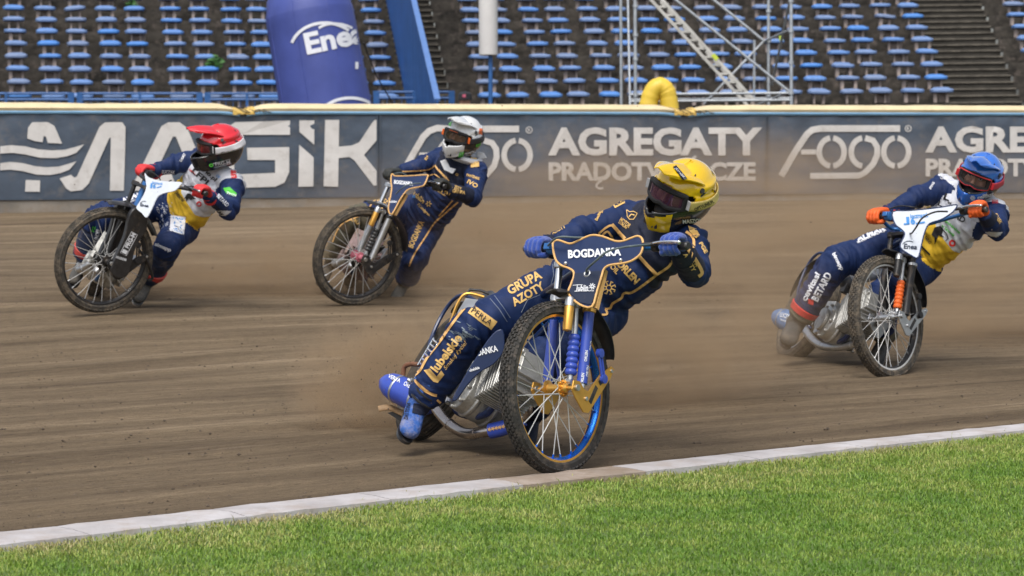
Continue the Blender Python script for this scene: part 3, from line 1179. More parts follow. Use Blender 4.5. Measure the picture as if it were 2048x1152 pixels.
zr = CAMH + (260 - 187) / FPX * 43.0
railing(-120, 140, 43, zr, 'low blue railing at the left edge, below the seats')
railing(158, 398, 43, zr, 'low blue railing below the seats, above the word MAGIK')
railing(414, 572, 43, zr, 'low blue railing left of the blue inflatable pillar')
railing(752, 903, 43, CAMH + (260 - 184) / FPX * 43.0, 'low blue railing at the foot of the blue stair wall')

# ---------------------------------------------------------------- weeds growing between the seats
M_WEED = mat('weed_leaf', (0.035, 0.13, 0.02), 0.6, var=0.3, scale=12)
def weed(px, row, n, s, label):
    p = stand_pt(ang_of(px, row), row, -0.2, -0.25)
    rt = thing('weed_plant', p, label, 'plant', 'weeds growing on the terraces')
    m_ = MB(); st = MB()
    for i in range(n):
        a = random.uniform(0, 6.28); r_ = s * random.random() ** .6; h = random.uniform(0.02, 1) * s * 1.7 * (1 - .4 * r_ / s)
        c = p + Vector((math.cos(a) * r_, math.sin(a) * r_ * .6 - .1, h))
        d1 = Vector((random.uniform(-1, 1), random.uniform(-1, 1), random.uniform(-.5, .8))).normalized()
        d2 = d1.orthogonal().normalized(); ls = random.uniform(.03, .06)
        m_.add([c - d1 * ls, c + d2 * ls * .45, c + d1 * ls, c - d2 * ls * .45], [(0, 1, 2, 3)])
        if i % 6 == 0: st.tube([p, p.lerp(c, .5) + Vector((0, 0, .03)), c], 0.004, 5)
    m_.build('leaves', M_WEED, rt, smooth=False, fix=False); st.build('stem', M_WEED, rt)
weed(432, 3, 130, 0.16, 'bushy green weed growing beside the blue pillar')
weed(268, 8, 60, 0.12, 'small green weed high in the left block')
weed(555, 3, 40, 0.08, 'small green weed half hidden at the edge of the blue pillar')

# ================================================================ inflatable pillar
M_INF = mat('inflatable_blue', (0.048, 0.072, 0.29), 0.5, var=0.12, scale=3, bump=0.15, bscale=6)
M_INFW = mat('inflatable_white', (0.72, 0.74, 0.80), 0.6, var=0.04)
pil = thing('inflatable_pillar', P(662, 290, 34) , 'leaning blue inflatable pillar with white Enea lettering behind the fence', 'inflatable')
base, topc = P(672, 330, 34.0), P(609, -30, 34.0)
ax = (topc - base).normalized()
L = (topc - base).length
rr = 89 / FPX * 34
prof = [(rr * .9, 0), (rr * 1.03, .05)] + [(rr * (1.045 - .065 * q_), L * q_) for q_ in lin(.04, .84, 26)] + [(rr * .985, L * .85), (rr * .95, L * .88), (rr * .90, L * .94), (rr * .80, L * .975), (rr * .6, L * .995), (rr * .3, L * 1.003), (.01, L * 1.005)]
pm = MB(); pm.lathe(base, ax, prof, n=64)
for i_ in range(len(pm.v)):
    v_ = pm.v[i_]; q_ = v_ - base; h_ = q_.dot(ax); rd = (q_ - ax * h_)
    pm.v[i_] = v_ + rd * (.012 * noise.noise(Vector((v_.x * 4, v_.y * 4, v_.z * 2))))
pb = pm.build('tube', M_INF, pil, angle=80)
e1_ = ax.orthogonal().normalized(); e2_ = ax.cross(e1_)
for i_ in range(8):
    a_ = i_ * math.pi / 4 + .5
    sm2 = MB(); sm2.tube([base + ax * h_ + (e1_ * math.cos(a_) + e2_ * math.sin(a_)) * r_ * 1.001 for r_, h_ in prof[:-2]], .006, 5)
    sm2.build('welded_seam', M_INF, pil)
mk = Marks()
mk.text('Enea', 670, 76, 122, 44, ang=12, bold=0.035, shear=0.0)
mk.arc(652, 108, 72, 62, 168, 58, 6, rot=8, n=26)
mk.arc(676, 78, 48, 30, 150, 60, 5, rot=10, n=14)
mk.arc(700, 246, 66, 50, 140, 40, 6, n=20)
mk.text('Enea', 718, 232, 100, 30, ang=4, bold=0.035)
mk.text('1', 713, 131, 6, 14, bold=0.02)
mk.build('lettering', [M_INFW], pil, world_bvh([pb]), cell=10, lift=0.01, jump=.5)
gu = MB()
gu.tube([P(727, 85, 34.2), P(752, 150, 35), P(790, 215, 36)], 0.010, 6)
gu.build('guy_rope', M_BLACK, pil)

# yellow inflatable bend behind the fence
yb = MB()
pth = crom([P(1292, 255, 33.2), P(1298, 205, 33.2), P(1308, 180, 33.2), P(1322, 173, 33.2), P(1333, 184, 33.2), P(1338, 205, 33.2), P(1344, 255, 33.2)], 8)
yb.tube(pth, 0.118, 20, rs=[.118 + .010 * noise.noise(Vector((i * .5, 0, 0))) for i in range(len(pth))])
yo = yb.build('inflatable_bend', mat('yellow_inflatable', (0.72, 0.50, 0.05), 0.45, var=.1, scale=4, bump=.2, bscale=8), angle=80)
tag(yo, 'yellow inflatable tube bend poking up behind the fence joint', 'inflatable')

# white sleeved pole
wp = thing('sleeved_pole', P(982, 290, 36), 'thin blue pole carrying a long white cylinder, right of the blue stair wall', 'pole')
m_ = MB(); m_.cyl(P(981, 290, 36), P(981, 108, 36), 0.030, 12); m_.build('pole', M_RAIL, wp)
m_ = MB(); m_.cyl(P(982, 122, 36), P(982, 100, 36), 0.022, 12); m_.build('spigot', mat('galv_small', (.4, .42, .44), .4, .8), wp)
a_, b_ = P(977, 111, 36), P(976, -60, 36)
m_ = MB(); m_.lathe(a_, b_ - a_, [(.10, 0), (.128, .003), (.132, .03), (.132, (b_ - a_).length)], n=28)
m_.build('cylinder', mat('white_plastic', (.62, .61, .60), .5, var=.06, scale=3, dirt=.08), wp)

# head of a steward behind the fence
# (a person standing between fence and stand; only the cap and face clear the pads)
M_SKIN = mat('skin', (0.45, 0.24, 0.17), 0.55, var=0.08, scale=40)
M_DARK = mat('dark_cloth', (0.018, 0.020, 0.026), 0.85, var=.3, scale=30)
st_c = P(930, 201, 37)
stw = thing('person', Vector((st_c.x, st_c.y, 0.02)), 'person in a dark cap with a pink badge looking over the fence', 'person')
m_ = MB()
hx = Vector((st_c.x, st_c.y, st_c.z - 0.01))
gz0 = 0.0
foot_z = hx.z - 1.62
m_.ball(hx, .075, .095, .115)
m_.tube([hx - Z * .08, hx - Z * .2], .055, 12)
m_.tube([hx - Z * .17 - X * .17, hx - Z * .15, hx - Z * .17 + X * .17], .07, 12)
m_.tube([hx - Z * .15, hx - Z * .4, hx - Z * .75], .14, 14, rs=[.12, .17, .15])
for s_ in (-1, 1):
    m_.tube([hx + X * .19 * s_ - Z * .18, hx + X * .23 * s_ - Z * .48, hx + X * .22 * s_ - Z * .75 - Y * .06], .045, 10, rs=[.06, .05, .035])
    m_.tube([hx + X * .08 * s_ - Z * .75, hx + X * .1 * s_ - Z * 1.2, hx + X * .11 * s_ - Z * 1.6], .06, 10, rs=[.09, .065, .045])
o = m_.build('body', M_SKIN, stw)
rm = o.modifiers.new('r', 'REMESH'); rm.mode = 'VOXEL'; rm.voxel_size = .018; rm.use_smooth_shade = True
o.data.materials.append(M_DARK)
m_ = MB()
m_.lathe(hx + Z * .035, Z, [(.098, -.02), (.10, .03), (.092, .07), (.06, .098), (.01, .105)], n=24)
m_.prism([hx + Vector((x, y, .03)) for x, y in ((-.08, -.06), (-.065, -.13), (0, -.16), (.065, -.13), (.08, -.06))], Vector((0, 0, -.008)))
m_.build('cap', M_DARK, stw)
m_ = MB(); m_.box(hx + Vector((-.01, -.098, .075)), X, Y, Z, .022, .006, .02); m_.build('badge', mat('pink_badge', (.6, .12, .2), .6), stw)

# ================================================================ scaffold
M_GALV = mat('galvanised', (0.42, 0.45, 0.48), 0.45, 0.55, var=.15, scale=10, dirt=.1)
M_ALU = mat('aluminium', (0.50, 0.49, 0.46), 0.5, 0.4, var=.2, scale=6, dirt=.15)
sc_ = thing('scaffold_tower', P(1410, 290, 38), 'galvanised tube scaffold tower with diagonal braces in front of the seats', 'scaffold')
def tb(x0, y0, d0, x1, y1, d1, w_, nm='tube', m=None):
    m_ = MB(); m_.cyl(P(x0, y0, d0), P(x1, y1, d1), w_ / 2 / FPX * (d0 + d1) / 2, 12)
    return m_.build(nm, m or M_GALV, sc_)
S1, S2 = 37.0, 39.0
for x0, x1, d in ((1241, 1243, S2), (1270, 1271, S1), (1537, 1537, S2), (1582, 1583, S1)):
    st_ = tb(x0, -90, d, x1, 300, d, 7 if d == S1 else 6, 'standard')
tb(1255, -40, S2, 1262, 300, S1, 4.5, 'brace')
for y, d, w_ in ((187, S1, 5), (201, S1, 5), (197, S2, 4)):
    tb(1262, y + 2, d, 1584, y - 1, d, w_, 'ledger')
tb(1345, -5, S1, 1578, 183, S1, 6, 'brace'); tb(1420, -6, S2, 1530, 84, S2, 6, 'brace')
tb(1530, 80, S2, 1408, 208, S2, 5, 'brace'); tb(1530, 82, S2, 1584, 58, S1, 5, 'ledger')
tb(1509, 80, S2, 1508, 200, S2, 5, 'standard'); tb(1580, 0, S1, 1544, 170, S2, 5, 'brace')
tb(1575, 185, S1, 1480, 225, S2, 5, 'ledger')
for x, ys, d in ((1271, (12, 70, 118, 190), S1), (1582, (2, 62, 125, 186), S1), (1537, (22, 82, 190), S2)):
    for y in ys:
        m_ = MB(); m_.cyl(P(x, y - 3, d), P(x, y + 3, d), 0.040, 12); m_.build('coupler', M_GALV, sc_)
# aluminium stair with treads
la, lb_ = P(1303, -12, 38.2), P(1502, 206, 38.2)
dl = (lb_ - la).normalized(); nl = dl.cross(CF).normalized()
for s_, dd in ((-1, 0), (1, 0), (1, .35)):
    m_ = MB(); m_.box((la + lb_) / 2 + nl * (s_ * .062) + CF * dd, dl, nl, CF, (lb_ - la).length / 2, .022, .012); m_.build('stringer', M_ALU, sc_, smooth=False)
for i in range(13):
    c = la.lerp(lb_, (i + .5) / 13)
    m_ = MB(); m_.box(c + CF * .17, X, CF, CU, .085, .17, .014); m_.build('tread', M_ALU, sc_, smooth=False)
m_ = MB(); m_.box(P(1562, 76, 38.5), X, CF, CU, .03, .01, .035); m_.build('tag', mat('lime_tag', (.45, .6, .05), .5), sc_)
m_ = MB(); m_.box(P(1430, 114, 38.1), dl, nl, CF, .05, .03, .01); m_.build('tag', mat('lime_tag2', (.5, .6, .05), .5), sc_)
# ================================================================ motorbikes
def axes(n, u):
    n = n.normalized(); u = (u - n * u.dot(n)).normalized()
    return n.cross(u), n, u        # forward, left, up


class Fr:
    """a frame: origin + forward, left, up"""
    def __init__(self, o, f, l, u):
        self.o, self.f, self.l, self.u = o, f, l, u
    def p(self, x, y, z):
        return self.o + self.f * x + self.l * y + self.u * z
    def loc(self, p):
        q = p - self.o
        return Vector((q.dot(self.f), q.dot(self.l), q.dot(self.u)))


M_RUB = mat('tyre_rubber', (0.030, 0.028, 0.026), 0.85, var=.3, scale=40, dirt=0.42, dirtcol=(0.15, 0.12, 0.095))
M_RUBD = mat('tyre_rubber_dusty', (0.050, 0.045, 0.038), 0.9, var=.3, scale=40, dirt=0.6, dirtcol=(0.20, 0.16, 0.115))
M_CHROME = mat('chrome', (0.72, 0.73, 0.75), 0.16, 1.0, var=.05, dirt=.12)
M_STEEL = mat('brushed_steel', (0.50, 0.51, 0.52), 0.36, 0.9, var=.12, scale=30, dirt=.2)
M_CAST = mat('cast_aluminium', (0.50, 0.50, 0.48), 0.42, 0.75, var=.15, scale=30, bump=.25, bscale=120, dirt=.30, dirtcol=(0.20, 0.165, 0.12))
M_SPOKE = mat('spoke', (0.55, 0.55, 0.54), 0.55, 0.2, var=.05)
M_BLK = mat('black_plastic', (0.018, 0.018, 0.020), 0.4, var=.3, scale=20, dirt=.18, coat=.2)
M_BLKM = mat('black_metal', (0.025, 0.025, 0.027), 0.45, 0.3, dirt=.3)
M_GOLD = mat('gold_anodised', (0.78, 0.42, 0.09), 0.32, 0.75, var=.08, dirt=.12)
M_GOLDP = mat('gold_print', (0.62, 0.36, 0.13), 0.6, var=.06)
M_BLUEA = mat('blue_anodised', (0.02, 0.16, 0.65), 0.25, 0.75, var=.1, dirt=.06)
M_BLUEP = mat('blue_parts', (0.035, 0.075, 0.42), 0.38, var=.1, dirt=.14, coat=.2)
M_NAVYP = mat('navy_panel', (0.006, 0.020, 0.078), 0.4, var=.08, coat=.25, dirt=.06)
M_NAVYD = mat('navy_dark_panel', (0.010, 0.018, 0.045), 0.4, var=.08, coat=.2, dirt=.1)
M_WPAN = mat('white_panel', (0.60, 0.64, 0.70), 0.35, var=.05, coat=.3, dirt=.06)
M_WHITE = mat('white_print', (0.78, 0.80, 0.84), 0.6, var=.03)
M_CABLE = mat('cable', (0.10, 0.13, 0.14), 0.5)
M_BCAB = mat('black_cable', (0.015, 0.015, 0.017), 0.5)
M_COPPER = mat('brown_pipe', (0.22, 0.10, 0.055), 0.5, 0.4, dirt=.3)
M_ORNG = mat('orange_rubber', (0.80, 0.14, 0.02), 0.5, dirt=.08)
M_DRED = mat('dusty_pink', (0.50, 0.15, 0.20), 0.6, dirt=.25)
M_LBL = mat('light_blue_print', (0.06, 0.25, 0.60), 0.6, var=.04)
M_BLUEM = mat('blue_frame', (0.03, 0.15, 0.42), 0.35, 0.3, dirt=.1, coat=.3)


def wheel(root, name, c, n, rad, wid, rim_r, cols, seed=0, knobs=True, nsp=28, front=True):
    """cols: rubber, rim outer, rim inner, hub, spoke"""
    n = n.normalized()
    e1 = (CU - n * CU.dot(n)).normalized()
    e2 = n.cross(e1)
    W = thing(name, c - (origin_of(root)), None, None)
    W.parent = root
    h = wid / 2
    # tyre
    tm = MB()
    prof = [(rim_r - .004, -h * .62), (rim_r + .012, -h * .86), (rad - .045, -h * 1.0), (rad - .022, -h * .92), (rad - .010, -h * .60), (rad - .006, 0),
            (rad - .010, h * .60), (rad - .022, h * .92), (rad - .045, h * 1.0), (rim_r + .012, h * .86), (rim_r - .004, h * .62), (rim_r - .006, 0)]
    tm.lathe(c, n, prof, n=72, closed=True)
    if knobs:
        rows = ((-.84, .20, 80, -.021), (-.56, .22, 84, -.009), (-.28, .22, 84, -.004), (0, .22, 84, -.0015), (.28, .22, 84, -.004), (.56, .22, 84, -.009), (.84, .20, 80, -.021)) if front else \
               ((-.85, .22, 44, -.022), (-.5, .40, 44, -.006), (0, .40, 44, -.003), (.5, .40, 44, -.006), (.85, .22, 44, -.022))
        for ri, (yo, yw, cnt, dr) in enumerate(rows):
            for i in range(cnt):
                a = 2 * math.pi * (i + (ri % 2) * .5) / cnt
                er = e1 * math.cos(a) + e2 * math.sin(a)
                et = e2 * math.cos(a) - e1 * math.sin(a)
                cc = c + er * (rad + dr - .004) + n * (yo * h)
                tl = (er + n * yo * .8).normalized()
                tm.box(cc, et, tl.cross(et), tl, math.pi * rad / cnt * .60, yw * h * .5, .007)
    if not knobs:
        for yo in (-.62, -.3, 0, .3, .62):
            tm.lathe(c, n, [(rad - .012 + .006 * (1 - abs(yo)), h * yo - .006), (rad - .003 - .006 * abs(yo) ** 2, h * yo - .005), (rad - .003 - .006 * abs(yo) ** 2, h * yo + .005), (rad - .012 + .006 * (1 - abs(yo)), h * yo + .006)], n=72, closed=True)
    tm.build('tyre', cols[0], W, angle=30)
    # rim
    rm = MB()
    hw = h * .62
    pr = [(rim_r + .002, -hw), (rim_r - .004, -hw), (rim_r - .010, -hw * .86), (rim_r - .014, -hw * .4), (rim_r - .022, 0), (rim_r - .014, hw * .4), (rim_r - .010, hw * .86), (rim_r - .004, hw), (rim_r + .002, hw)]
    rm.lathe(c, n, pr, n=96, mfun=lambda i: 1 if i in (0, 1, 6, 7) else 0, cap=False)
    rm.lathe(c, n, [(rim_r + .004, hw * .98), (rim_r + .004, hw * 1.06), (rim_r - .011, hw * 1.06), (rim_r - .011, hw * .98)], n=96, mi=1, closed=True)
    rm.lathe(c, n, [(rim_r + .004, -hw * .98), (rim_r + .004, -hw * 1.06), (rim_r - .011, -hw * 1.06), (rim_r - .011, -hw * .98)], n=96, mi=1, closed=True)
    rm.build('rim', [cols[2], cols[1]], W)
    # hub
    hb = MB()
    g = .038
    hb.lathe(c, n, [(.012, -.062), (.02, -.055), (.021, -g - .004), (.036, -g - .003), (.036, -g + .002), (.022, -g + .007), (.017, 0), (.022, g - .007), (.036, g - .002), (.036, g + .003), (.021, g + .004), (.02, .055), (.012, .062)], n=28)
    hb.cyl(c - n * .085, c + n * .085, .008, 12)
    for i in range(10):
        a = 2 * math.pi * i / 10
        er = e1 * math.cos(a) + e2 * math.sin(a)
        hb.cyl(c + er * .028 + n * (g - .008), c + er * .028 + n * (g + .008), .005, 8)
    hb.build('hub', cols[3], W)
    for i in range(nsp):
        a = 2 * math.pi * i / nsp + .07
        s = 1 if i % 2 else -1
        da = (0.62 if (i // 2) % 2 else -0.62)
        p0 = c + (e1 * math.cos(a + da) + e2 * math.sin(a + da)) * .034 + n * (s * g)
        er = e1 * math.cos(a) + e2 * math.sin(a)
        p1 = c + er * (rim_r - .018) + n * (s * .004)
        sp = MB()
        sp.cyl(p0, p1, .0023, 6)
        dd = (p0 - p1).normalized()
        sp.cyl(p1 - dd * .006, p1 + dd * .016, .0045, 8, mi=1)
        sp.build('spoke', [cols[4], cols[5]], W)
    return W


def star(mk, x, y, r, mi, rot=0):
    mk.poly([(x + (r if i % 2 == 0 else r * .42) * math.sin(math.pi * i / 5 + rot), y - (r if i % 2 == 0 else r * .42) * math.cos(math.pi * i / 5 + rot)) for i in range(10)], mi)


def arcband(mb, fr, r, a0, a1, wid, th=.004, crown=.012, n=28, taper=0.55, mi=0):
    """a mudguard: band over a wheel, angles from forward (0) over the top (90)"""
    vs = []; q = 9
    for s_ in (0, 1):
        for i in range(n + 1):
            a = R(a0 + (a1 - a0) * i / n)
            e = min(i, n - i) / n
            wd = wid * (taper + (1 - taper) * min(1, e * 4) ** .6)
            for j in range(q):
                v = -1 + 2 * j / (q - 1)
                rr_ = r - crown * v * v - s_ * th
                vs.append(fr.p(math.cos(a) * rr_, v * wd / 2, math.sin(a) * rr_))
    m = (n + 1) * q
    fs = []
    for s_ in (0, 1):
        for i in range(n):
            for j in range(q - 1):
                b = s_ * m + i * q + j
                fs.append((b, b + 1, b + q + 1, b + q))
    for i in range(n):
        for j in (0, q - 1):
            b = i * q + j
            fs.append((b, b + q, b + q + m, b + m))
    for j in range(q - 1):
        for i in (0, n):
            b = i * q + j
            fs.append((b, b + 1, b + 1 + m, b + m))
    mb.add(vs, fs, mi)


def bellows(mb, a, b, r, k=7, mi=0):
    prof = []
    L = (b - a).length
    for i in range(k * 6 + 1):
        t = i / (k * 6)
        prof.append((r * (0.80 + 0.22 * abs(math.sin(math.pi * k * t))) * (1.0 - .12 * abs(t - .3)), L * t))
    mb.lathe(a, b - a, prof, n=20, mi=mi)


def spring(mb, a, b, r, turns, w_, mi=0):
    d = (b - a); L = d.length; d.normalize(); e = d.orthogonal().normalized(); g = d.cross(e)
    mb.tube([a + d * (L * i / (turns * 10)) + (e * math.cos(i * .628) + g * math.sin(i * .628)) * r for i in range(turns * 10 + 1)], w_, 6, mi)


def engine(root, fr, mats):
    """fr: rear frame; crankcase in front of the rear wheel, cylinder leaning forward"""
    E = thing('engine', fr.p(.55, 0, .0) - origin_of(root), None, None)
    E.parent = root
    f, l, u = fr.f, fr.l, fr.u
    m = MB()
    c = fr.p(.60, 0, -.085)
    K = 1.18
    # crankcase: two round halves on a common axis
    m.lathe(c, l, [(.03, -.105), (.070, -.100), (.088, -.088), (.092, -.05), (.098, -.046), (.098, -.036), (.092, -.032), (.095, .0), (.092, .032), (.098, .036), (.098, .046), (.092, .05), (.088, .088), (.070, .100), (.03, .105)], n=36)
    m.box(fr.p(.50, 0, -.085), f, l, u, .10, .055, .055)
    m.box(fr.p(.46, 0, -.02), f, l, u, .055, .05, .06)
    m.cyl(c + l * .105, c + l * .128, .050, 24)
    m.cyl(c - l * .105, c - l * .122, .060, 24)
    for i in range(9):
        a = 2 * math.pi * i / 9
        for s_ in (-1, 1):
            p = c + (f * math.cos(a) + u * math.sin(a)) * .084 + l * (s_ * .098)
            m.cyl(p - l * .008, p + l * .008, .0075, 8)
    for i in range(6):
        a = 2 * math.pi * i / 6
        p = c + (f * math.cos(a) + u * math.sin(a)) * .045 + l * .126
        m.cyl(p, p + l * .010, .006, 8)
    for i in range(5):              # cooling ribs on the case
        a = R(70 + i * 22)
        er = f * math.cos(a) + u * math.sin(a)
        m.box(c + er * .095, er, l, er.cross(l), .010, .075, .003)
    m.build('crankcase', mats['case'], E, bevel=.003)
    # cylinder with fins
    cu = (u * .42 + f * .91).normalized(); cf = l.cross(cu).normalized()
    b0 = c + cu * .085 + f * .012
    m = MB()
    m.tube([b0, b0 + cu * .15], .052, 20)
    for i in range(9):
        m.box(b0 + cu * (.018 + i * .0155), cf, l, cu, .092 - .002 * abs(i - 4), .092 - .002 * abs(i - 4), .0030)
    m.build('cylinder', mats['case'], E, bevel=.002)
    m = MB()
    h0 = b0 + cu * .165
    for i in range(4):
        m.box(h0 + cu * (i * .013), cf, l, cu, .088, .092, .003)
    m.box(h0 + cu * .055, cf, l, cu, .058, .072, .020)
    m.box(h0 + cu * .080, cf, l, cu, .048, .052, .012)
    m.cyl(h0 + cu * .03 + l * .07, h0 + cu * .03 + l * .12, .018, 12)
    for sx in (-1, 1):
        for sy in (-1, 1):
            m.cyl(h0 + cf * (.042 * sx) + l * (.055 * sy) + cu * .07, h0 + cf * (.042 * sx) + l * (.055 * sy) + cu * .092, .008, 8)
    m.build('cylinder_head', mats['case'], E, bevel=.003)
    m = MB()
    m.lathe(fr.p(.44, .02, .17), -f, [(.03, -.06), (.032, 0), (.045, .02), (.045, .06), (.03, .07)], n=18)
    m.box(fr.p(.42, .02, .145), f, l, u, .03, .03, .035)
    m.build('carburettor', M_BLKM, E, bevel=.003)
    m = MB()                       # clutch and primary drive on the left side
    m.lathe(fr.p(.30, .10, -.02), l, [(.02, -.02), (.075, -.018), (.078, .0), (.078, .022), (.06, .030), (.02, .034)], n=28)
    m.tube([fr.p(.56 + .06 * math.cos(R(a)), .115, -.055 + .06 * math.sin(R(a))) for a in range(-90, 91, 20)] +
           [fr.p(.30 + .078 * math.cos(R(a)), .115, -.02 + .078 * math.sin(R(a))) for a in range(90, 271, 20)], .007, 6, closed=True)
    m.build('clutch', M_STEEL, E)
    for ch in E.children:
        o_ = origin_of(ch.parent)
        ch.data.transform(Matrix.Translation(c - o_) @ Matrix.Scale(K, 4) @ Matrix.Translation(-(c - o_)))
    return b0, c + (h0 - c) * K, cu, cf


def bike(name, label, FH, nF, uF, RH, lean, headpx, grips, C):
    """C: colours and options"""
    fF, lF, uF = axes(nF, uF)
    F = Fr(FH, fF, lF, uF)
    h0 = (FH - RH); h0.z = 0
    gl = Z.cross(h0).normalized()
    f0 = (FH - RH).normalized()
    l0 = (gl * math.cos(lean) - Z * math.sin(lean)); l0 = (l0 - f0 * l0.dot(f0)).normalized()
    B = Fr(RH, f0, l0, f0.cross(l0))
    root = thing(name, Vector((RH.x + .3 * h0.x, RH.y + .3 * h0.y, gz(RH.x, RH.y) + .01)), label, 'motorbike', 'speedway motorbikes')
    wheel(root, 'front_wheel', FH, lF, .357, C.get('tw', .072), .305, C['wheel'], nsp=28)
    for nm_, c_, n_, r_ in (('front', FH, lF, .352), ('rear', RH, B.l, .322)):
        dn_ = (-Z + n_ * n_.z).normalized(); q_ = c_ + dn_ * r_
        print(name, nm_, 'wheel gap', round(q_.z - gz(q_.x, q_.y) - .012, 3))
    wheel(root, 'rear_wheel', RH, B.l, .325, .098, .255, C['rwheel'], nsp=20, front=False, knobs=False)
    head = F.p(-.085, 0, .55)
    hb = B.loc(head)
    fm = C['frame']
    # ---- frame
    m = MB()
    hd = F.u
    m.cyl(head - hd * .16, head + hd * .03, .027, 16)
    seat_t = B.p(.20, 0, .34)
    eng_f = B.p(.76, 0, -.10)
    m.tube(crom([head - hd * .02, head.lerp(B.p(.55, 0, .33), .5), B.p(.50, 0, .33), seat_t, B.p(.02, 0, .33)], 6), .0165, 12)
    m.tube(crom([head - hd * .14, B.p(.80, 0, .16), eng_f, B.p(.66, 0, -.17), B.p(.40, 0, -.165), B.p(.28, 0, -.10)], 6), .0155, 12)
    for s_ in (-1, 1):
        m.tube(crom([B.p(.52, 0, .39), B.p(.38, .05 * s_, .18), B.p(.28, .07 * s_, -.08), B.p(.30, .06 * s_, -.13)], 5), .012, 10)
        m.tube([B.p(.28, .075 * s_, -.08), B.p(.0, .085 * s_, 0)], .012, 10)
        m.tube([B.p(.22, .02 * s_, .39), B.p(.10, .07 * s_, .22), B.p(.0, .085 * s_, 0)], .010, 10)
        m.tube(crom([B.p(.03, .02 * s_, .37), B.p(-.10, .06 * s_, .38), B.p(-.20, .06 * s_, .30), B.p(-.16, .07 * s_, .14), B.p(.0, .085 * s_, .0)], 5), .009, 8)
        m.box(B.p(0, .088 * s_, 0), B.f, B.l, B.u, .035, .004, .022)
    m.build('frame', fm, root)
    # ---- engine, exhaust
    b0, hh, cu, cf = engine(root, B, C)
    m = MB()
    ex = hh + cf * .07 + cu * .0
    pth = crom([ex, ex + cf * .06 - B.u * .03 - B.l * .02, B.p(.84, -.04, .04), B.p(.84, -.09, -.10), B.p(.72, -.13, -.165), B.p(.55, -.15, -.16), B.p(.34, -.17, -.12), B.p(.20, -.18, -.07)], 7)
    m.tube(pth, .021, 16)
    if C.get('exh'):
        pth = crom(C['exh'], 7)
        m = MB(); m.tube(pth, .024, 16)
    for i in (12, 24, 34):
        if i + 1 >= len(pth): continue
        d_ = (pth[i + 1] - pth[i]).normalized()
        m.cyl(pth[i] - d_ * .006, pth[i] + d_ * .006, .026, 16)
    m.build('exhaust_pipe', C['pipe'], root)
    if C.get('sleeve'):
        m = MB()
        a_, b_ = C.get('sleeve_at', (21, 31)); m.tube(pth[a_:b_], .034, 16)
        m.build('exhaust_sleeve', C['sleeve'], root)
    sa, sbb = C['silencer'](B)
    m = MB()
    d_ = (sbb - sa); Ls = d_.length
    m.lathe(sa, d_, [(.024, 0), (.034, .01), (.060, .05), (.064, .07), (.064, Ls - .09), (.056, Ls - .05), (.040, Ls - .018), (.024, Ls - .006), (.022, Ls), (.014, Ls), (.013, Ls - .03)], n=32, mfun=lambda i: 0 if 3 <= i <= 7 else 0)
    sil = m.build('silencer', C['sil'], root)
    m = MB()
    m.lathe(sa, d_, [(.0655, Ls * .30), (.0665, Ls * .305), (.0665, Ls * .33), (.0655, Ls * .335)], n=28)
    m.lathe(sa, d_, [(.0655, Ls * .66), (.0665, Ls * .665), (.0665, Ls * .69), (.0655, Ls * .695)], n=28)
    m.build('clamp_band', M_STEEL, root)
    # ---- rear mudguard with side plates, seat
    m = MB()
    arcband(m, B, .365, 40, C.get('rg1', 165), .14, crown=.02)
    m.build('rear_mudguard', C['rguard'], root)
    m = MB()
    m.tube(crom([B.p(.36, 0, .385), B.p(.25, 0, .375), B.p(.12, 0, .38), B.p(.04, 0, .40)], 5), .05, 14, rs=None, flat=.42)
    m.build('seat', M_BLK, root)
    # tank: small, under the top tube
    m = MB()
    m.tube(crom([B.p(.74, 0, .30), B.p(.64, 0, .30), B.p(.54, 0, .28), B.p(.46, 0, .27)], 5), .07, 16, rs=[.03, .05, .062, .067, .07, .07, .07, .07, .07, .07, .068, .066, .06, .05, .045, .03][:16])
    m.build('fuel_tank', C['tank'], root)
    # footrest and chain guard on both sides
    m = MB()
    m.cyl(B.p(.22, -.07, -.12), B.p(.22, -.20, -.12), .011, 10)
    m.tube([B.p(.26, -.08, -.10), B.p(.22, -.12, -.12), B.p(.18, -.20, -.12)], .010, 8)
    m.build('footrest', M_STEEL, root)
    m = MB()
    m.lathe(B.p(0, .075, 0), B.l, [(.02, -.002), (.085, -.002), (.085, .002), (.02, .002)], n=40)
    for a in range(0, 360, 9):
        m.box(B.p(.087 * math.cos(R(a)), .075, .087 * math.sin(R(a))), B.f * math.cos(R(a)) + B.u * math.sin(R(a)), B.l, B.u * math.cos(R(a)) - B.f * math.sin(R(a)), .004, .002, .003)
    m.build('sprocket', M_STEEL, root)
    m = MB()
    ch = [B.p(.09 * math.cos(R(a)), .075, .09 * math.sin(R(a))) for a in range(90, 271, 15)] + [B.p(.30, .075, -.055), B.p(.33, .075, -.02), B.p(.30, .075, .015)]
    m.tube(ch, .006, 6, closed=True)
    m.build('chain', M_BLKM, root)
    # ---- front fork
    lx = -.058
    crown_z = .40
    m = MB()
    for z_ in (crown_z, .545):
        m.box(F.p(lx, 0, z_), F.l, F.f, F.u, .105, .022, .011)
        m.box(F.p(lx - .022, 0, z_), F.l, F.f, F.u, .045, .028, .010)
        for s_ in (-1, 1):
            m.cyl(F.p(lx, s_ * .088, z_ - .016), F.p(lx, s_ * .088, z_ + .016), .024, 18)
    m.build('triple_clamp', C['clamp'], root, bevel=.003)
    kind = C.get('fork', 'link')
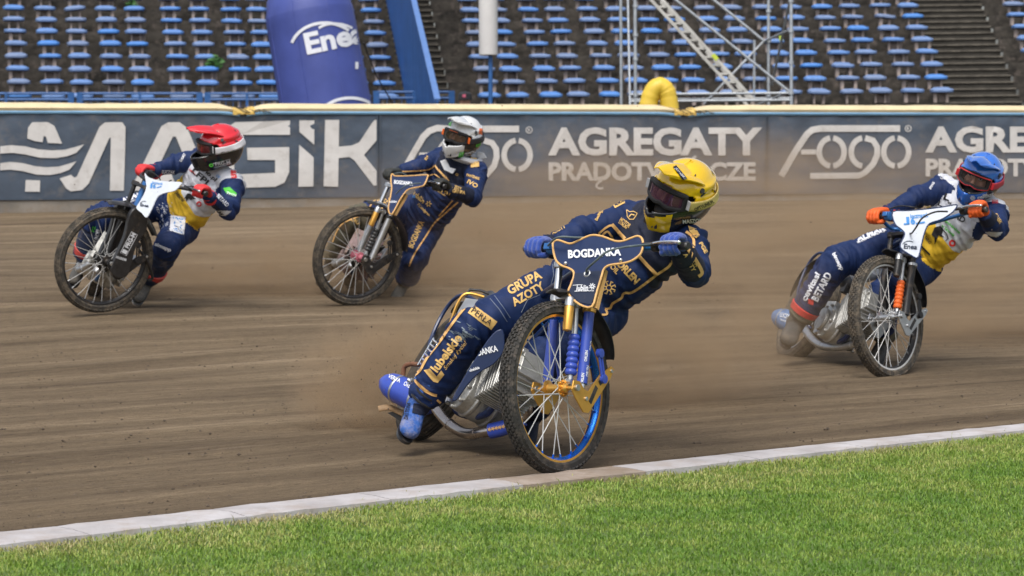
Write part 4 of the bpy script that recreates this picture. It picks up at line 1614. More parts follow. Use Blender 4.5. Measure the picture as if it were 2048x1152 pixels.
    for s_ in (-1, 1):
        m = MB()
        m.cyl(F.p(lx, s_ * .088, -.02), F.p(lx, s_ * .088, .035), .014, 14, mi=1)
        m.cyl(F.p(lx, s_ * .088, .03), F.p(lx, s_ * .088, .335), .0225, 18, mi=0)
        m.cyl(F.p(lx, s_ * .088, .33), F.p(lx, s_ * .088, .56), .015, 16, mi=1)
        m.lathe(F.p(lx, s_ * .088, .34), F.u, [(.020, -.012), (.028, -.008), (.028, .008), (.020, .012)], n=18, mi=2)
        m.build('fork_leg', [C['leg'], C['legtop'], C['ring']], root)
    for s_ in (-1, 1):
        m = MB()                    # link plate from the axle back past the leg
        y0 = s_ * .098
        pl = [F.p(.022, y0, .026), F.p(.028, y0, -.012), F.p(.0, y0, -.040), F.p(lx - .01, y0, -.088), F.p(lx - .045, y0, -.084), F.p(-.235, y0, .095), F.p(-.252, y0, .135), F.p(-.230, y0, .142),
              F.p(-.155, y0, .088), F.p(lx - .03, y0, .004), F.p(lx, y0, .006), F.p(-.02, y0, .032)]
        m.prism(pl, F.l * (s_ * .007))
        m.cyl(F.p(0, y0 - s_ * .006, 0), F.p(0, y0 + s_ * .018, 0), .014, 14, mi=1)
        m.cyl(F.p(lx - .015, y0, -.030), F.p(lx - .015, y0 + s_ * .014, -.030), .009, 12, mi=1)
        m.cyl(F.p(-.232, y0, .122), F.p(-.232, y0 + s_ * .012, .122), .008, 12, mi=1)
        for a_, b_ in (((lx - .045, -.040), (-.140, .036)), ((-.155, .052), (-.20, .092))):
            va, vb = F.p(a_[0], y0, a_[1]), F.p(b_[0], y0, b_[1])
            dd = (vb - va).normalized(); e_ = F.l.cross(dd)
            m.box((va + vb) / 2 + F.l * (s_ * .0072), dd, e_, F.l, (vb - va).length / 2, .011, .0012, mi=2)
        m.build('link_plate', [C['link'], M_STEEL, M_BLKM], root, angle=30, bevel=.0015)
        m = MB()
        p0, p1 = F.p(lx - .075, y0 + s_ * .012, .175), F.p(-.175, y0 + s_ * .012, .075)
        for o_ in (-.008, .008):
            dd = (p1 - p0).normalized(); e_ = F.l.cross(dd)
            m.cyl(p0 + e_ * o_, p1 + e_ * o_, .0055, 10)
        for q_ in (p0, p1):
            m.lathe(q_, F.l, [(.008, -.010), (.019, -.009), (.019, .009), (.008, .010)], n=20)
        m.build('link_strut', C['strut'], root)
    m = MB()
    if C.get('shock', True):
        sh_t, sh_b = F.p(lx + .045, .052, .355), F.p(lx + .035, .052, .03)
        if C.get('bellow'):
            bellows(m, sh_b + F.u * .03, sh_b + F.u * .20, .026)
        else:
            spring(m, sh_b + F.u * .03, sh_b + F.u * .20, .020, 8, .005)
        m.build('shock_boot', C.get('bellow') or M_BLK, root)
        m = MB()
        m.cyl(sh_b + F.u * .19, sh_t, .013, 14)
        m.cyl(sh_b - F.u * .01, sh_b + F.u * .04, .012, 12)
        m.build('shock_absorber', M_STEEL, root); m = MB()
        m.lathe(sh_b, F.l, [(.006, -.012), (.014, -.011), (.014, .011), (.006, .012)], n=16)
        m.build('shock_eye', M_STEEL, root); m = MB()
        m.lathe(sh_t, F.l, [(.006, -.014), (.018, -.013), (.018, .013), (.006, .014)], n=16)
        m.cyl(sh_t + F.l * .0, sh_t + F.f * .055 + F.l * .004, .013, 12)
        m.build('shock_mount', M_STEEL, root)
        rt = sh_t + F.f * .052 + F.l * .005
        m = MB(); m.lathe(rt - F.u * .125, F.u, [(.012, 0), (.019, .004), (.0205, .02), (.0205, .10), (.017, .112)], n=20)
        m.build('reservoir', C['res'], root)
        m = MB(); m.lathe(rt - F.u * .02, F.u, [(.021, 0), (.021, .03), (.016, .038), (.01, .04)], n=20); m.build('reservoir_cap', M_STEEL, root)
    # front mudguard
    m = MB()
    arcband(m, Fr(F.p(-.01, 0, .02), F.f, F.l, F.u), C.get('fg_r', .385), C.get('fg0', 62), C.get('fg1', 178), C.get('fg_w', .115), crown=.014, n=36)
    m.build('front_mudguard', C['fguard'], root)
    # ---- handlebars
    GL, GR = grips
    bc = F.p(-.085, 0, .60)
    ax_ = (GL - GR).normalized()
    mid = (GL + GR) / 2
    m = MB()
    bl = bc + F.l * .09; br = bc - F.l * .09
    m.tube(crom([GR - (GR - mid).normalized() * -.055, GR, GR.lerp(br, .35) , br, bl, GL.lerp(bl, .35), GL, GL + (GL - mid).normalized() * .055], 6), .0115, 12)
    for s_ in (-1, 1):
        m.cyl(F.p(-.085, s_ * .035, .55), F.p(-.085, s_ * .035, .615), .016, 12)
    m.build('handlebar', C['bar'], root)
    for g_, s_ in ((GL, 1), (GR, -1)):
        dd = (g_ - mid).normalized()
        m = MB()
        m.lathe(g_ - dd * .07, dd, [(.014, 0), (.024, .002), (.024, .006), (.0165, .008), (.0165, .12), (.019, .125), (.014, .132)], n=16)
        m.build('grip', C['grip'], root)
    # levers
    dd = (GL - mid).normalized()
    piv = GL - dd * .10
    fwd = (F.f - dd * F.f.dot(dd)).normalized()
    m = MB()
    m.lathe(piv - dd * .015, dd, [(.014, 0), (.021, .002), (.021, .028), (.014, .03)], n=14, mi=0)
    m.cyl(piv, piv + fwd * .035, .010, 10, mi=0)
    m.cyl(piv + fwd * .03 - dd * .045, piv + fwd * .035 + dd * .03, .009, 10, mi=0)
    m.tube(crom([piv + fwd * .035 + dd * .015, piv + fwd * .055 + dd * .06, piv + fwd * .06 + dd * .115, piv + fwd * .055 + dd * .15], 5), .006, 8, mi=1, flat=1.6)
    m.ball(piv + fwd * .055 + dd * .152, .009, mi=1)
    m.build('clutch_lever', [M_BLK, M_CHROME], root)
    dr = (GR - mid).normalized(); pr = GR - dr * .085
    m = MB(); m.lathe(pr - dr * .02, dr, [(.014, 0), (.026, .003), (.028, .02), (.026, .035), (.014, .038)], n=18)
    m.box(pr + fwd * .02, dr, fwd, dr.cross(fwd), .016, .018, .014)
    m.build('throttle', C['bar'], root, bevel=.003)
    return root, F, B, dict(piv=piv, fwd=fwd, dd=dd, pr=pr, bc=bc, sil=sil, head=head, GL=GL, GR=GR)


def plate(root, name, pts, c, n, mat_, edge_mat, th=.005, edge=.0055):
    """handlebar shield: measured outline on the shield's own plane"""
    n = n.normalized()
    o = [onto(x, y, c, n) for x, y in pts]
    o = crom(o, 3, closed=True)
    mb = MB(); mb.prism(o, -n * th * (1 if n.dot(CF) < 0 else -1))
    ob = mb.build(name, mat_, root, angle=30)
    if edge_mat:
        e = MB(); e.tube(o, edge, 8, closed=True); e.build('edge_trim', edge_mat, root)
    return ob, o
M_PIPE = mat('gold_piping', (0.72, 0.42, 0.15), .55, var=.1, scale=30, dirt=.06)


def shp2(pts, s, ox, oy):
    return [(ox + x / s, oy + y / s) for x, y in pts]


# ---------------------------------------------------------------- main bike (yellow helmet)
nM = D(.80, .055, .60); uM = D(.13, .95, -.205)
FHm = P(1111, 777, 10.65)
BM, FM, RM, im = bike('speedway_motorbike', 'blue and gold speedway motorbike sliding nearest the camera, ridden by the yellow helmet', FHm, nM, uM, P(884, 750, 11.85), R(30), None,
    (P(1352, 492, 10.52), P(1072, 497, 10.98)),
    dict(wheel=(M_RUB, M_GOLD, M_BLUEA, M_GOLD, M_SPOKE, M_BLUEA), rwheel=(M_RUB, M_CHROME, M_BLUEA, M_GOLD, M_SPOKE, M_STEEL), frame=M_NAVYP, case=M_CAST, sleeve_at=(9, 20), exh=[P(1052, 790, 11.1), P(1052, 830, 11.12), P(1015, 853, 11.15), P(968, 864, 11.2), P(930, 866, 11.28), P(895, 845, 11.4), P(872, 818, 11.5)],
         pipe=mat('dark_chrome', (.42, .38, .36), .2, .95, dirt=.2), sleeve=M_BLUEP, silencer=lambda B: (P(868, 815, 11.55), P(765, 762, 11.75)), sil=M_BLUEP,
         rguard=M_BLK, tank=M_NAVYP, clamp=M_STEEL, leg=M_BLUEP, legtop=M_CHROME, ring=M_GOLD, link=M_GOLD, strut=M_BLUEP, bellow=M_BLUEP, res=M_GOLD,
         fguard=M_BLK, bar=M_BLUEM, grip=M_BLK, fg0=74, fg1=152, fg_r=.395, rg1=120))
z5 = lambda pts: shp2(pts, 5.689, 1080, 440)
pc = P(1205, 520, 10.68); pn = (FM.f * .96 + FM.u * .25).normalized()
outl = z5([(145, 290), (160, 245), (215, 230), (340, 270), (430, 238), (510, 200), (605, 172), (720, 190), (850, 238), (940, 240), (1040, 205), (1110, 183), (1155, 205), (1172, 260), (1168, 320), (1140, 390), (1060, 455), (960, 490),
           (800, 512), (730, 555), (700, 640), (650, 800), (590, 985), (450, 960), (325, 840), (350, 740), (385, 640), (375, 580), (320, 545), (250, 520), (190, 470), (160, 390)])
pob, _ = plate(BM, 'handlebar_shield', outl, pc, pn, M_NAVYP, M_PIPE, edge=.0048)
low = z5([(395, 612), (500, 598), (600, 585), (702, 582), (690, 640), (640, 810), (586, 965), (455, 940), (345, 835), (365, 740), (390, 655)])
pb2 = MB(); o2 = [onto(x, y, pc + pn * .0025, pn) for x, y in low]; pb2.prism(o2, pn * .002); lowp = pb2.build('lower_panel', M_NAVYD, BM)
mk = Marks()
mk.text('BOGDANKA', 1189.5, 506, 106, 17, ang=3, bold=.04)
mk.text('lublin', 1165, 576, 24, 11, ang=2, bold=.02, shear=.2)
mk.stroke([(1146, 571), (1156, 570), (1166, 570)], 1)
mk.text('MIASTO INSPIRACJI', 1169, 582.5, 38, 3, ang=2)
for a in range(0, 360, 45): mk.stroke([(1185 + 3 * math.cos(R(a)), 573 + 3 * math.sin(R(a))), (1185 + 6.5 * math.cos(R(a + 15)), 573 + 6.5 * math.sin(R(a + 15)))], 1.6)
mk.arc(1185, 573, 2.4, 2.4, 0, 360, 1.3)
mk.build('lettering', [M_WHITE], BM, world_bvh([pob, lowp]), cell=8, split=True)
for x, y in ((1133, 528), (1243, 521.5)):
    m = MB(); q_ = onto(x, y, pc, pn); m.ball(q_ + pn * .006, .0085, n=8); m.build('bolt', M_CHROME, BM)
m = MB(); m.lathe(onto(1175, 548, pc, pn) , pn, [(.013, .0), (.017, .004), (.013, .007), (.009, .004)], n=20, closed=True); m.build('grommet', M_STEEL, BM)
m = MB(); m.tube(crom([onto(1175, 549, pc, pn) - pn * .01, onto(1178, 545, pc, pn) + pn * .02, P(1190, 523, 10.56), P(1215, 503, 10.52), P(1245, 495, 10.48), P(1266, 492, 10.46), im['piv'] + im['fwd'] * .032], 6), .0045, 8)
m.build('clutch_cable', M_CABLE, BM)
m = MB(); m.tube(crom([im['pr'] + im['fwd'] * .03, P(1115, 475, 10.80), P(1150, 475, 10.80), P(1185, 478, 10.85), P(1200, 500, 10.95)], 6), .0045, 8)
m.build('throttle_cable', M_CABLE, BM)
# gold stripe along the front of the head stock
m = MB(); m.prism([onto(x, y, pc - pn * .02, pn) for x, y in z5([(700, 590), (745, 560), (640, 1000), (585, 985)])], -pn * .02); m.build('stock_cover', M_PIPE, BM)
# front legs writing and emblem
fl = [o for o in BM.children if o.name.startswith('fork_leg')]
bv = world_bvh(fl)
mk = Marks()
for (x, y, a) in ((1172, 712, 84), (1165, 757, 84), (1182, 690, 84), (1175, 742, 84)):
    mk.text('ORLEN', x, y, 22, 5.5, ang=a, bold=.03)
mk.text('ORLEN', 1124, 690, 22, 5, ang=84, bold=.03); mk.text('BIG', 1128, 660, 12, 5, ang=84, bold=.03)
mk.text('ORLEN', 1120, 735, 22, 5, ang=84, bold=.03)
mk.build('leg_lettering', [M_WHITE], BM, bv, cell=4, lift=.003, jump=.03, split=True)
mk = Marks(); mk.text('VERVA', 789, 757, 26, 8, ang=-24, bold=.02); mk.text('ORLEN', 819, 772, 24, 9, ang=-28, bold=.02)
mk.build('silencer_lettering', [M_WHITE], BM, world_bvh([im['sil']]), cell=4, lift=.003, split=True)
bp_ = [o for o in BM.children if o.name.startswith('exhaust_sleeve')]
mk = Marks()
for i in range(5): star(mk, 979 + i * 7, 859 - i * 1.5, 5, 0, .2)
mk.build('star_marks', [M_GOLDP], BM, world_bvh(bp_), cell=4, lift=.003)
# rear number panel in the orange loop frame, lever hanging behind the wheel
pn2 = (RM.u * .35 - RM.l * .1 + RM.f * .9).normalized()
pr_ = [P(x, y, 11.5) for x, y in ((932, 596), (960, 600), (950, 635), (902, 662), (916, 622))]
m = MB(); m.prism(pr_, CF * .012); m.build('number_panel', M_WPAN, BM)
m = MB(); m.tube(crom([P(968, 594, 11.47), P(934, 587, 11.47), P(916, 606, 11.47), P(898, 652, 11.47), P(876, 696, 11.5)], 5), .007, 8)
m.build('panel_loop', M_GOLD, BM)
m = MB(); m.tube([P(932, 592, 11.5), P(940, 579, 11.5), P(962, 581, 11.5), P(978, 588, 11.5)], .006, 8); m.build('rear_handle', M_BLK, BM)
m = MB(); m.tube(crom([P(806, 752, 11.8), P(809, 734, 11.8), P(822, 728, 11.78), P(840, 729, 11.75), P(858, 722, 11.7)], 5), .011, 10); m.build('silencer_stay', M_COPPER, BM)
m = MB()
for i in range(6):
    a_, b_ = P(838 + i * 5.4, 724 - i * 9, 11.72 - i * .01), P(846 + i * 5.4, 731 - i * 9, 11.72 - i * .01)
    m.cyl(a_, b_, .006, 8)
m.tube([P(836, 730, 11.72), P(868, 676, 11.7)], .005, 8); m.tube([P(850, 736, 11.72), P(876, 686, 11.7)], .005, 8)
m.build('chain_guide', M_CHROME, BM)
m = MB(); m.tube(crom([P(757, 818, 11.7), P(778, 815, 11.7), P(800, 824, 11.7), P(822, 834, 11.65)], 5), .016, 12, flat=.6); m.build('dirt_deflector_stay', mat('worn_tan', (.32, .2, .1), .7, dirt=.4), BM)
m = MB(); m.prism([P(x, y, 11.7) for x, y in ((775, 826), (800, 820), (830, 836), (822, 850), (800, 842))], CF * .02); m.build('dirt_deflector', M_BLK, BM)
# blue side cover behind the engine
m = MB()
m.prism(crom([P(x, y, 11.0) for x, y in ((985, 668), (1006, 660), (1008, 700), (988, 728), (960, 745), (934, 772), (914, 800), (905, 797), (926, 758), (954, 712))], 3, closed=True), CF * .03)
sc = m.build('side_cover', M_NAVYP, BM, bevel=.004)
mk = Marks(); mk.text('BOGDANKA', 963, 704, 66, 13, ang=14, bold=.035); mk.text('lubelskie', 948, 738, 22, 6, ang=18)
mk.build('cover_lettering', [M_WHITE], BM, world_bvh([sc]), cell=8, split=True)

# ---------------------------------------------------------------- red helmet's bike
nR = D(.58, -.24, .78); uR = D(.36, .93, 0.0)
BR, FR_, RR, ir = bike('speedway_motorbike', 'black speedway motorbike with a white handlebar shield, leftmost, ridden by the red helmet', P(208, 520, 17.15), nR, uR, P(228, 512, 18.4), R(30), None,
    (P(402, 384, 16.95), P(287, 343, 17.42)),
    dict(wheel=(M_RUBD, M_BLKM, M_BLK, M_BLKM, M_SPOKE, M_STEEL), rwheel=(M_RUBD, M_BLKM, M_BLK, M_BLKM, M_SPOKE, M_STEEL), frame=M_BLUEM, case=M_CAST, pipe=M_STEEL,
         silencer=lambda B: (B.p(.25, -.2, -.04), B.p(-.18, -.2, .03)), sil=M_BLKM, rguard=M_BLK, tank=M_BLK, clamp=M_BLKM, leg=M_BLK, legtop=M_BLKM, ring=M_BLKM, link=M_BLKM, strut=M_BLKM,
         shock=False, res=M_BLK, fguard=M_BLK, bar=M_BLKM, grip=M_BLK, fg0=66, fg1=140, fg_w=.13))
z3 = lambda pts: shp2(pts, 2.81, 100, 230)
pc = P(300, 390, 17.0); pn = (FR_.f * .9 + FR_.u * .3).normalized()
pts_ = z3([(532, 325), (548, 345), (575, 358), (610, 368), (675, 374), (738, 378), (728, 398), (700, 425), (650, 436), (612, 452), (592, 480), (572, 525), (542, 575), (515, 550), (485, 522), (505, 485), (530, 440), (541, 400), (536, 360)])
pob, _ = plate(BR, 'handlebar_shield', pts_, pc, pn, M_WPAN, None)
mk = Marks(); z = lambda x, y: (100 + x / 2.81, 230 + y / 2.81)
x, y = z(605, 383); mk.text('kaczmarek', x, y, 21, 5, ang=-8, bold=.02, mi=0)
x, y = z(582, 398); mk.text('1', x - 4, y, 4, 10, ang=-8, bold=.04); mk.text('6', x + 2, y + 1, 6, 9, ang=-8, bold=.04); mk.stroke([(x + 7, y + 4), (x + 16, y + 1)], 2)
x, y = z(532, 508); mk.text('Enea', x, y, 17, 6, ang=-8, bold=.03, mi=1); mk.arc(x - 1, y - 1, 8, 7, 60, 160, 1, mi=1)
mk.build('lettering', [M_LBL, M_NAVYD], BR, world_bvh([pob]), cell=6, split=True)
# broad black fork cover
for s_ in (1, -1):
    m = MB(); F = FR_
    a, b = F.p(-.055, .10 * s_, -.06), F.p(-.055, .10 * s_, .36)
    prof_ = [(-.085, -.05), (-.02, -.075), (.03, -.05), (.045, .0), (.035, .2), (.06, .34), (.03, .40), (-.05, .40), (-.10, .30), (-.075, .16), (-.095, .02)]
    m.prism(crom([F.p(-.045 + x, .085 * s_, z_) for x, z_ in prof_], 3, closed=True), F.l * (s_ * .035))
    fc = m.build('fork_cover', M_BLK, BR, bevel=.006)
    if s_ == 1:
        mk = Marks(); x, y = z(448, 713)
        mk.text('PRG-M', x + 1, y - 3, 33, 9, ang=62, bold=.05)
        pts = [(x + (u * math.cos(R(62)) - v * math.sin(R(62))), y - (u * math.sin(R(62)) + v * math.cos(R(62)))) for u, v in ((-28, -6.5), (20, -6.5), (20, 6.5), (-28, 6.5))]
        mk.stroke(pts, 1.2, closed=True)
        a_ = [(x + (u * math.cos(R(62)) - v * math.sin(R(62))), y - (u * math.sin(R(62)) + v * math.cos(R(62)))) for u, v in ((-26, -5), (-18, -5), (-18, 5), (-26, 5))]
        mk.poly(a_)
        x, y = z(400, 806); mk.text('HOLENDER', x, y, 22, 5, ang=-18, bold=.04)
        mk.build('cover_lettering', [M_WHITE], BR, world_bvh([fc]), cell=5, split=True)
m = MB(); m.tube(crom([P(343, 360, 17.0), P(322, 372, 17.05), P(306, 382, 17.08), P(302, 391, 17.1)], 5), .004, 8); m.tube(crom([P(292, 340, 17.3), P(305, 345, 17.25), P(318, 355, 17.2), P(322, 365, 17.25)], 5), .004, 8)
m.build('cables', M_BCAB, BR)
m = MB(); m.tube(crom([P(278, 500, 17.25), P(296, 525, 17.3), P(305, 555, 17.35), P(296, 560, 17.35)], 5), .01, 8); m.build('link_arm', M_BLKM, BR)

# ---------------------------------------------------------------- white helmet's bike
nW = D(.55, -.24, .80); uW = D(.37, .90, -.03)
BW, FW, RW, iw = bike('speedway_motorbike', 'navy and gold speedway motorbike beside the fence, second from left, ridden by the white helmet', P(715, 512, 18.25), nW, uW, P(735, 498, 19.5), R(28), None,
    (P(880, 371, 18.05), P(781, 350, 18.5)),
    dict(wheel=(M_RUBD, M_BLKM, M_BLK, M_DRED, M_SPOKE, M_STEEL), rwheel=(M_RUBD, M_BLKM, M_BLK, M_BLKM, M_SPOKE, M_STEEL), frame=M_NAVYP, case=mat('pink_dusty_case', (.30, .22, .22), .7, .2, dirt=.6), pipe=M_STEEL,
         silencer=lambda B: (B.p(.25, -.2, -.04), B.p(-.18, -.2, .03)), sil=M_BLKM, rguard=M_BLK, tank=M_NAVYP, clamp=M_STEEL, leg=M_STEEL, legtop=M_CHROME, ring=M_BLKM, link=M_BLKM, strut=M_BLKM,
         bellow=M_BLK, res=M_GOLD, fguard=M_BLK, bar=M_BLKM, grip=M_BLK, fg0=70, fg1=158))
z4 = lambda pts: shp2(pts, 2.879, 610, 220)
pc = P(810, 370, 18.1); pn = (FW.f * .9 + FW.u * .3).normalized()
pts_ = z4([(500, 368), (520, 380), (600, 380), (700, 374), (706, 385), (690, 425), (670, 440), (600, 455), (572, 480), (545, 520), (500, 600), (480, 570), (492, 500), (500, 450), (495, 410)])
pob, _ = plate(BW, 'handlebar_shield', pts_, pc, pn, M_NAVYP, M_PIPE, edge=.005)
mk = Marks(); x, y = shp2([(568, 420)], 2.879, 610, 220)[0]
mk.text('BOGDANKA', x, y, 38, 8, ang=-6, bold=.04)
x, y = shp2([(508, 528)], 2.879, 610, 220)[0]; mk.text('lublin', x, y, 15, 5, ang=0, bold=.02)
mk.build('lettering', [M_WHITE], BW, world_bvh([pob]), cell=6, split=True)
m = MB(); m.tube(crom([P(842, 366, 17.95), P(815, 370, 17.9), P(800, 380, 17.95), P(792, 388, 18.05)], 5), .0045, 8); m.tube(crom([P(786, 348, 18.4), P(800, 345, 18.3), P(812, 350, 18.3), P(820, 358, 18.3)], 5), .004, 8)
m.build('cables', M_CABLE, BW)
m = MB(); m.prism([onto(x, y, pc - pn * .03, pn) for x, y in z4([(574, 478), (584, 484), (516, 600), (504, 598)])], -pn * .02); m.build('stock_cover', M_PIPE, BW)

# ---------------------------------------------------------------- blue helmet's bike
nB = D(.75, .09, .655); uB = D(.19, .95, -.35)
BB, FB, RB, ib = bike('speedway_motorbike', 'white and orange speedway motorbike with silver rims at the right, ridden by the blue helmet', P(1772, 635, 14.86), nB, uB, P(1618, 626, 16.0), R(26), None,
    (P(1956, 420, 14.62), P(1752, 434, 15.1)),
    dict(wheel=(M_RUBD, mat('silver_rim', (.75, .75, .74), .35, .4, dirt=.1), M_BLKM, M_STEEL, M_SPOKE, M_STEEL), rwheel=(M_RUBD, M_STEEL, M_STEEL, M_STEEL, M_SPOKE, M_STEEL), frame=M_NAVYP, case=M_CAST, pipe=M_STEEL, exh=[P(1722, 655, 15.2), P(1720, 680, 15.2), P(1695, 692, 15.3), P(1655, 694, 15.45), P(1628, 682, 15.55), P(1607, 655, 15.7)],
         silencer=lambda B: (P(1607, 655, 15.7), P(1548, 630, 15.9)), sil=mat('pale_blue_can', (.12, .25, .50), .5, .2, dirt=.2), rguard=M_BLK, tank=M_WPAN, clamp=M_BLKM, leg=M_BLKM, legtop=M_BLKM, ring=M_STEEL,
         link=M_STEEL, strut=M_BLKM, bellow=M_ORNG, res=M_BLKM, fguard=M_BLK, bar=M_BLUEM, grip=M_BLK, fg0=74, fg1=152))
zz5 = lambda pts: shp2(pts, 2.352, 1520, 280)
pc = P(1830, 440, 14.75); pn = (FB.f * .95 + FB.u * .25).normalized()
pts_ = zz5([(625, 338), (700, 332), (780, 325), (860, 315), (925, 305), (915, 330), (890, 352), (850, 375), (800, 392), (780, 420), (765, 470), (745, 550), (715, 545), (660, 505), (675, 460), (680, 440), (665, 420), (635, 395)])
pob, _ = plate(BB, 'handlebar_shield', pts_, pc, pn, M_WPAN, M_NAVYP, edge=.004)
mk = Marks(); zq = lambda x, y: (1520 + x / 2.352, 280 + y / 2.352)
x, y = zq(750, 356); mk.text('kaczmarek', x, y, 36, 9, ang=5, bold=.02)
x, y = zq(715, 380); mk.text('1', x - 8, y, 6, 15, ang=4, bold=.05); mk.text('6', x + 2, y, 9, 15, ang=4, bold=.05); mk.stroke([(x + 8, y + 6), (x + 26, y + 3)], 3); mk.stroke([(x - 16, y + 7), (x - 6, y + 6)], 3)
x, y = zq(708, 502); mk.text('Enea', x, y, 27, 10, ang=-4, bold=.02, mi=1, shear=.1); mk.arc(x - 3, y - 1, 13, 10, 50, 160, 1.2, mi=1)
mk.build('lettering', [M_LBL, M_NAVYD], BB, world_bvh([pob]), cell=6, split=True)
m = MB(); m.tube(crom([P(1895, 423, 14.5), P(1870, 424, 14.45), P(1845, 436, 14.45), P(1832, 455, 14.5), P(1824, 466, 14.6), P(1820, 467, 14.7)], 6), .005, 8)
m.tube(crom([P(1778, 418, 14.95), P(1800, 412, 14.9), P(1825, 414, 14.85), P(1845, 420, 14.9)], 5), .004, 8)
m.build('cables', M_BCAB, BB)
mk = Marks(); mk.text('LUCZAK', 1572, 632, 24, 9, ang=-14, bold=.03); mk.text('TRANSPORT', 1571, 642, 22, 4, ang=-14)
mk.build('silencer_lettering', [M_WHITE], BB, world_bvh([ib['sil']]), cell=4, lift=.003, split=True)
# ================================================================ riders
def suit(name, col, rough=.62, dirt=.05, **k):
    return mat(name, col, rough, var=.16, scale=9, bump=.35, bscale=260, sheen=0, spec=.3, dirt=dirt, **k)


M_NAVY = suit('suit_navy', (0.006, 0.021, 0.088))
M_NAVYK = suit('suit_dark_navy', (0.008, 0.012, 0.032))
M_NAVYX = suit('suit_navy_dusty', (0.016, 0.026, 0.062), dirt=.35)
M_RWHITE = suit('vest_white', (0.60, 0.62, 0.68), dirt=.12)
M_RYEL = suit('vest_yellow', (0.72, 0.46, 0.03), dirt=.12)
M_GPRINT = mat('gold_suit_print', (0.70, 0.45, 0.15), .6, var=.06, scale=30)
M_WPRINT = mat('white_suit_print', (0.70, 0.72, 0.78), .6, var=.04)
M_KPRINT = mat('black_print', (0.012, 0.012, 0.014), .6)
M_GREENP = mat('green_print', (0.08, 0.50, 0.05), .5)
M_REDP = mat('red_print', (0.60, 0.03, 0.03), .5)
M_SCUFF = mat('scuffed_knee', (0.15, 0.19, 0.23), .8, var=.5, scale=40, dirt=.3, dirtcol=(.25, .27, .27))
M_BELT = mat('pale_liner', (.5, .5, .5), .7)


def ring_loft(mb, centers, sides, rx, ry, n=22, mi=0):
    pts = centers; k = len(pts); vs = []
    for i in range(k):
        t = (pts[min(i + 1, k - 1)] - pts[max(i - 1, 0)]).normalized()
        s = (sides[i] - t * sides[i].dot(t)).normalized(); q = t.cross(s)
        for j in range(n):
            a = 2 * math.pi * j / n
            c_, s_ = math.cos(a), math.sin(a)
            e = .85
            vs.append(pts[i] + s * (rx[i] * math.copysign(abs(c_) ** e, c_)) + q * (ry[i] * math.copysign(abs(s_) ** e, s_)))
    fs = [(i * n + j, i * n + (j + 1) % n, (i + 1) * n + (j + 1) % n, (i + 1) * n + j) for i in range(k - 1) for j in range(n)]
    fs += [tuple(range(n))[::-1], tuple((k - 1) * n + j for j in range(n))]
    mb.add(vs, fs, mi)


def limb(mb, pts, rs, n=18):
    c = crom(pts, 6)
    k = len(c); m = len(rs)
    r = []
    for i in range(k):
        t = i / (k - 1) * (m - 1); a = min(int(t), m - 2); f = t - a
        r.append(rs[a] * (1 - f) + rs[a + 1] * f)
    mb.tube(c, 1, n, rs=r)
    mb.ball(c[0], r[0], n=10); mb.ball(c[-1], r[-1], n=10)


def remesh(mb, name, voxel, smooth_it, parent, mats):
    """one continuous skin over the overlapping volumes"""
    o = mb.build('tmp', mats[0], None, smooth=False)
    r = o.modifiers.new('r', 'REMESH'); r.mode = 'VOXEL'; r.voxel_size = voxel
    s = o.modifiers.new('s', 'SMOOTH'); s.factor = .5; s.iterations = smooth_it
    dg = bpy.context.evaluated_depsgraph_get()
    me = bpy.data.meshes.new_from_object(o.evaluated_get(dg))
    bpy.data.objects.remove(o)
    me.name = name
    me.materials.clear()
    for m in mats: me.materials.append(m)
    off = origin_of(parent)
    me.transform(Matrix.Translation(-off))
    me.shade_smooth()
    ob = bpy.data.objects.new(name, me); COL.objects.link(ob)
    ob.parent = parent
    return ob


def seg_near(p, a, b):
    ab = b - a; t = max(0, min(1, (p - a).dot(ab) / ab.length_squared))
    return (p - a - ab * t).length, t


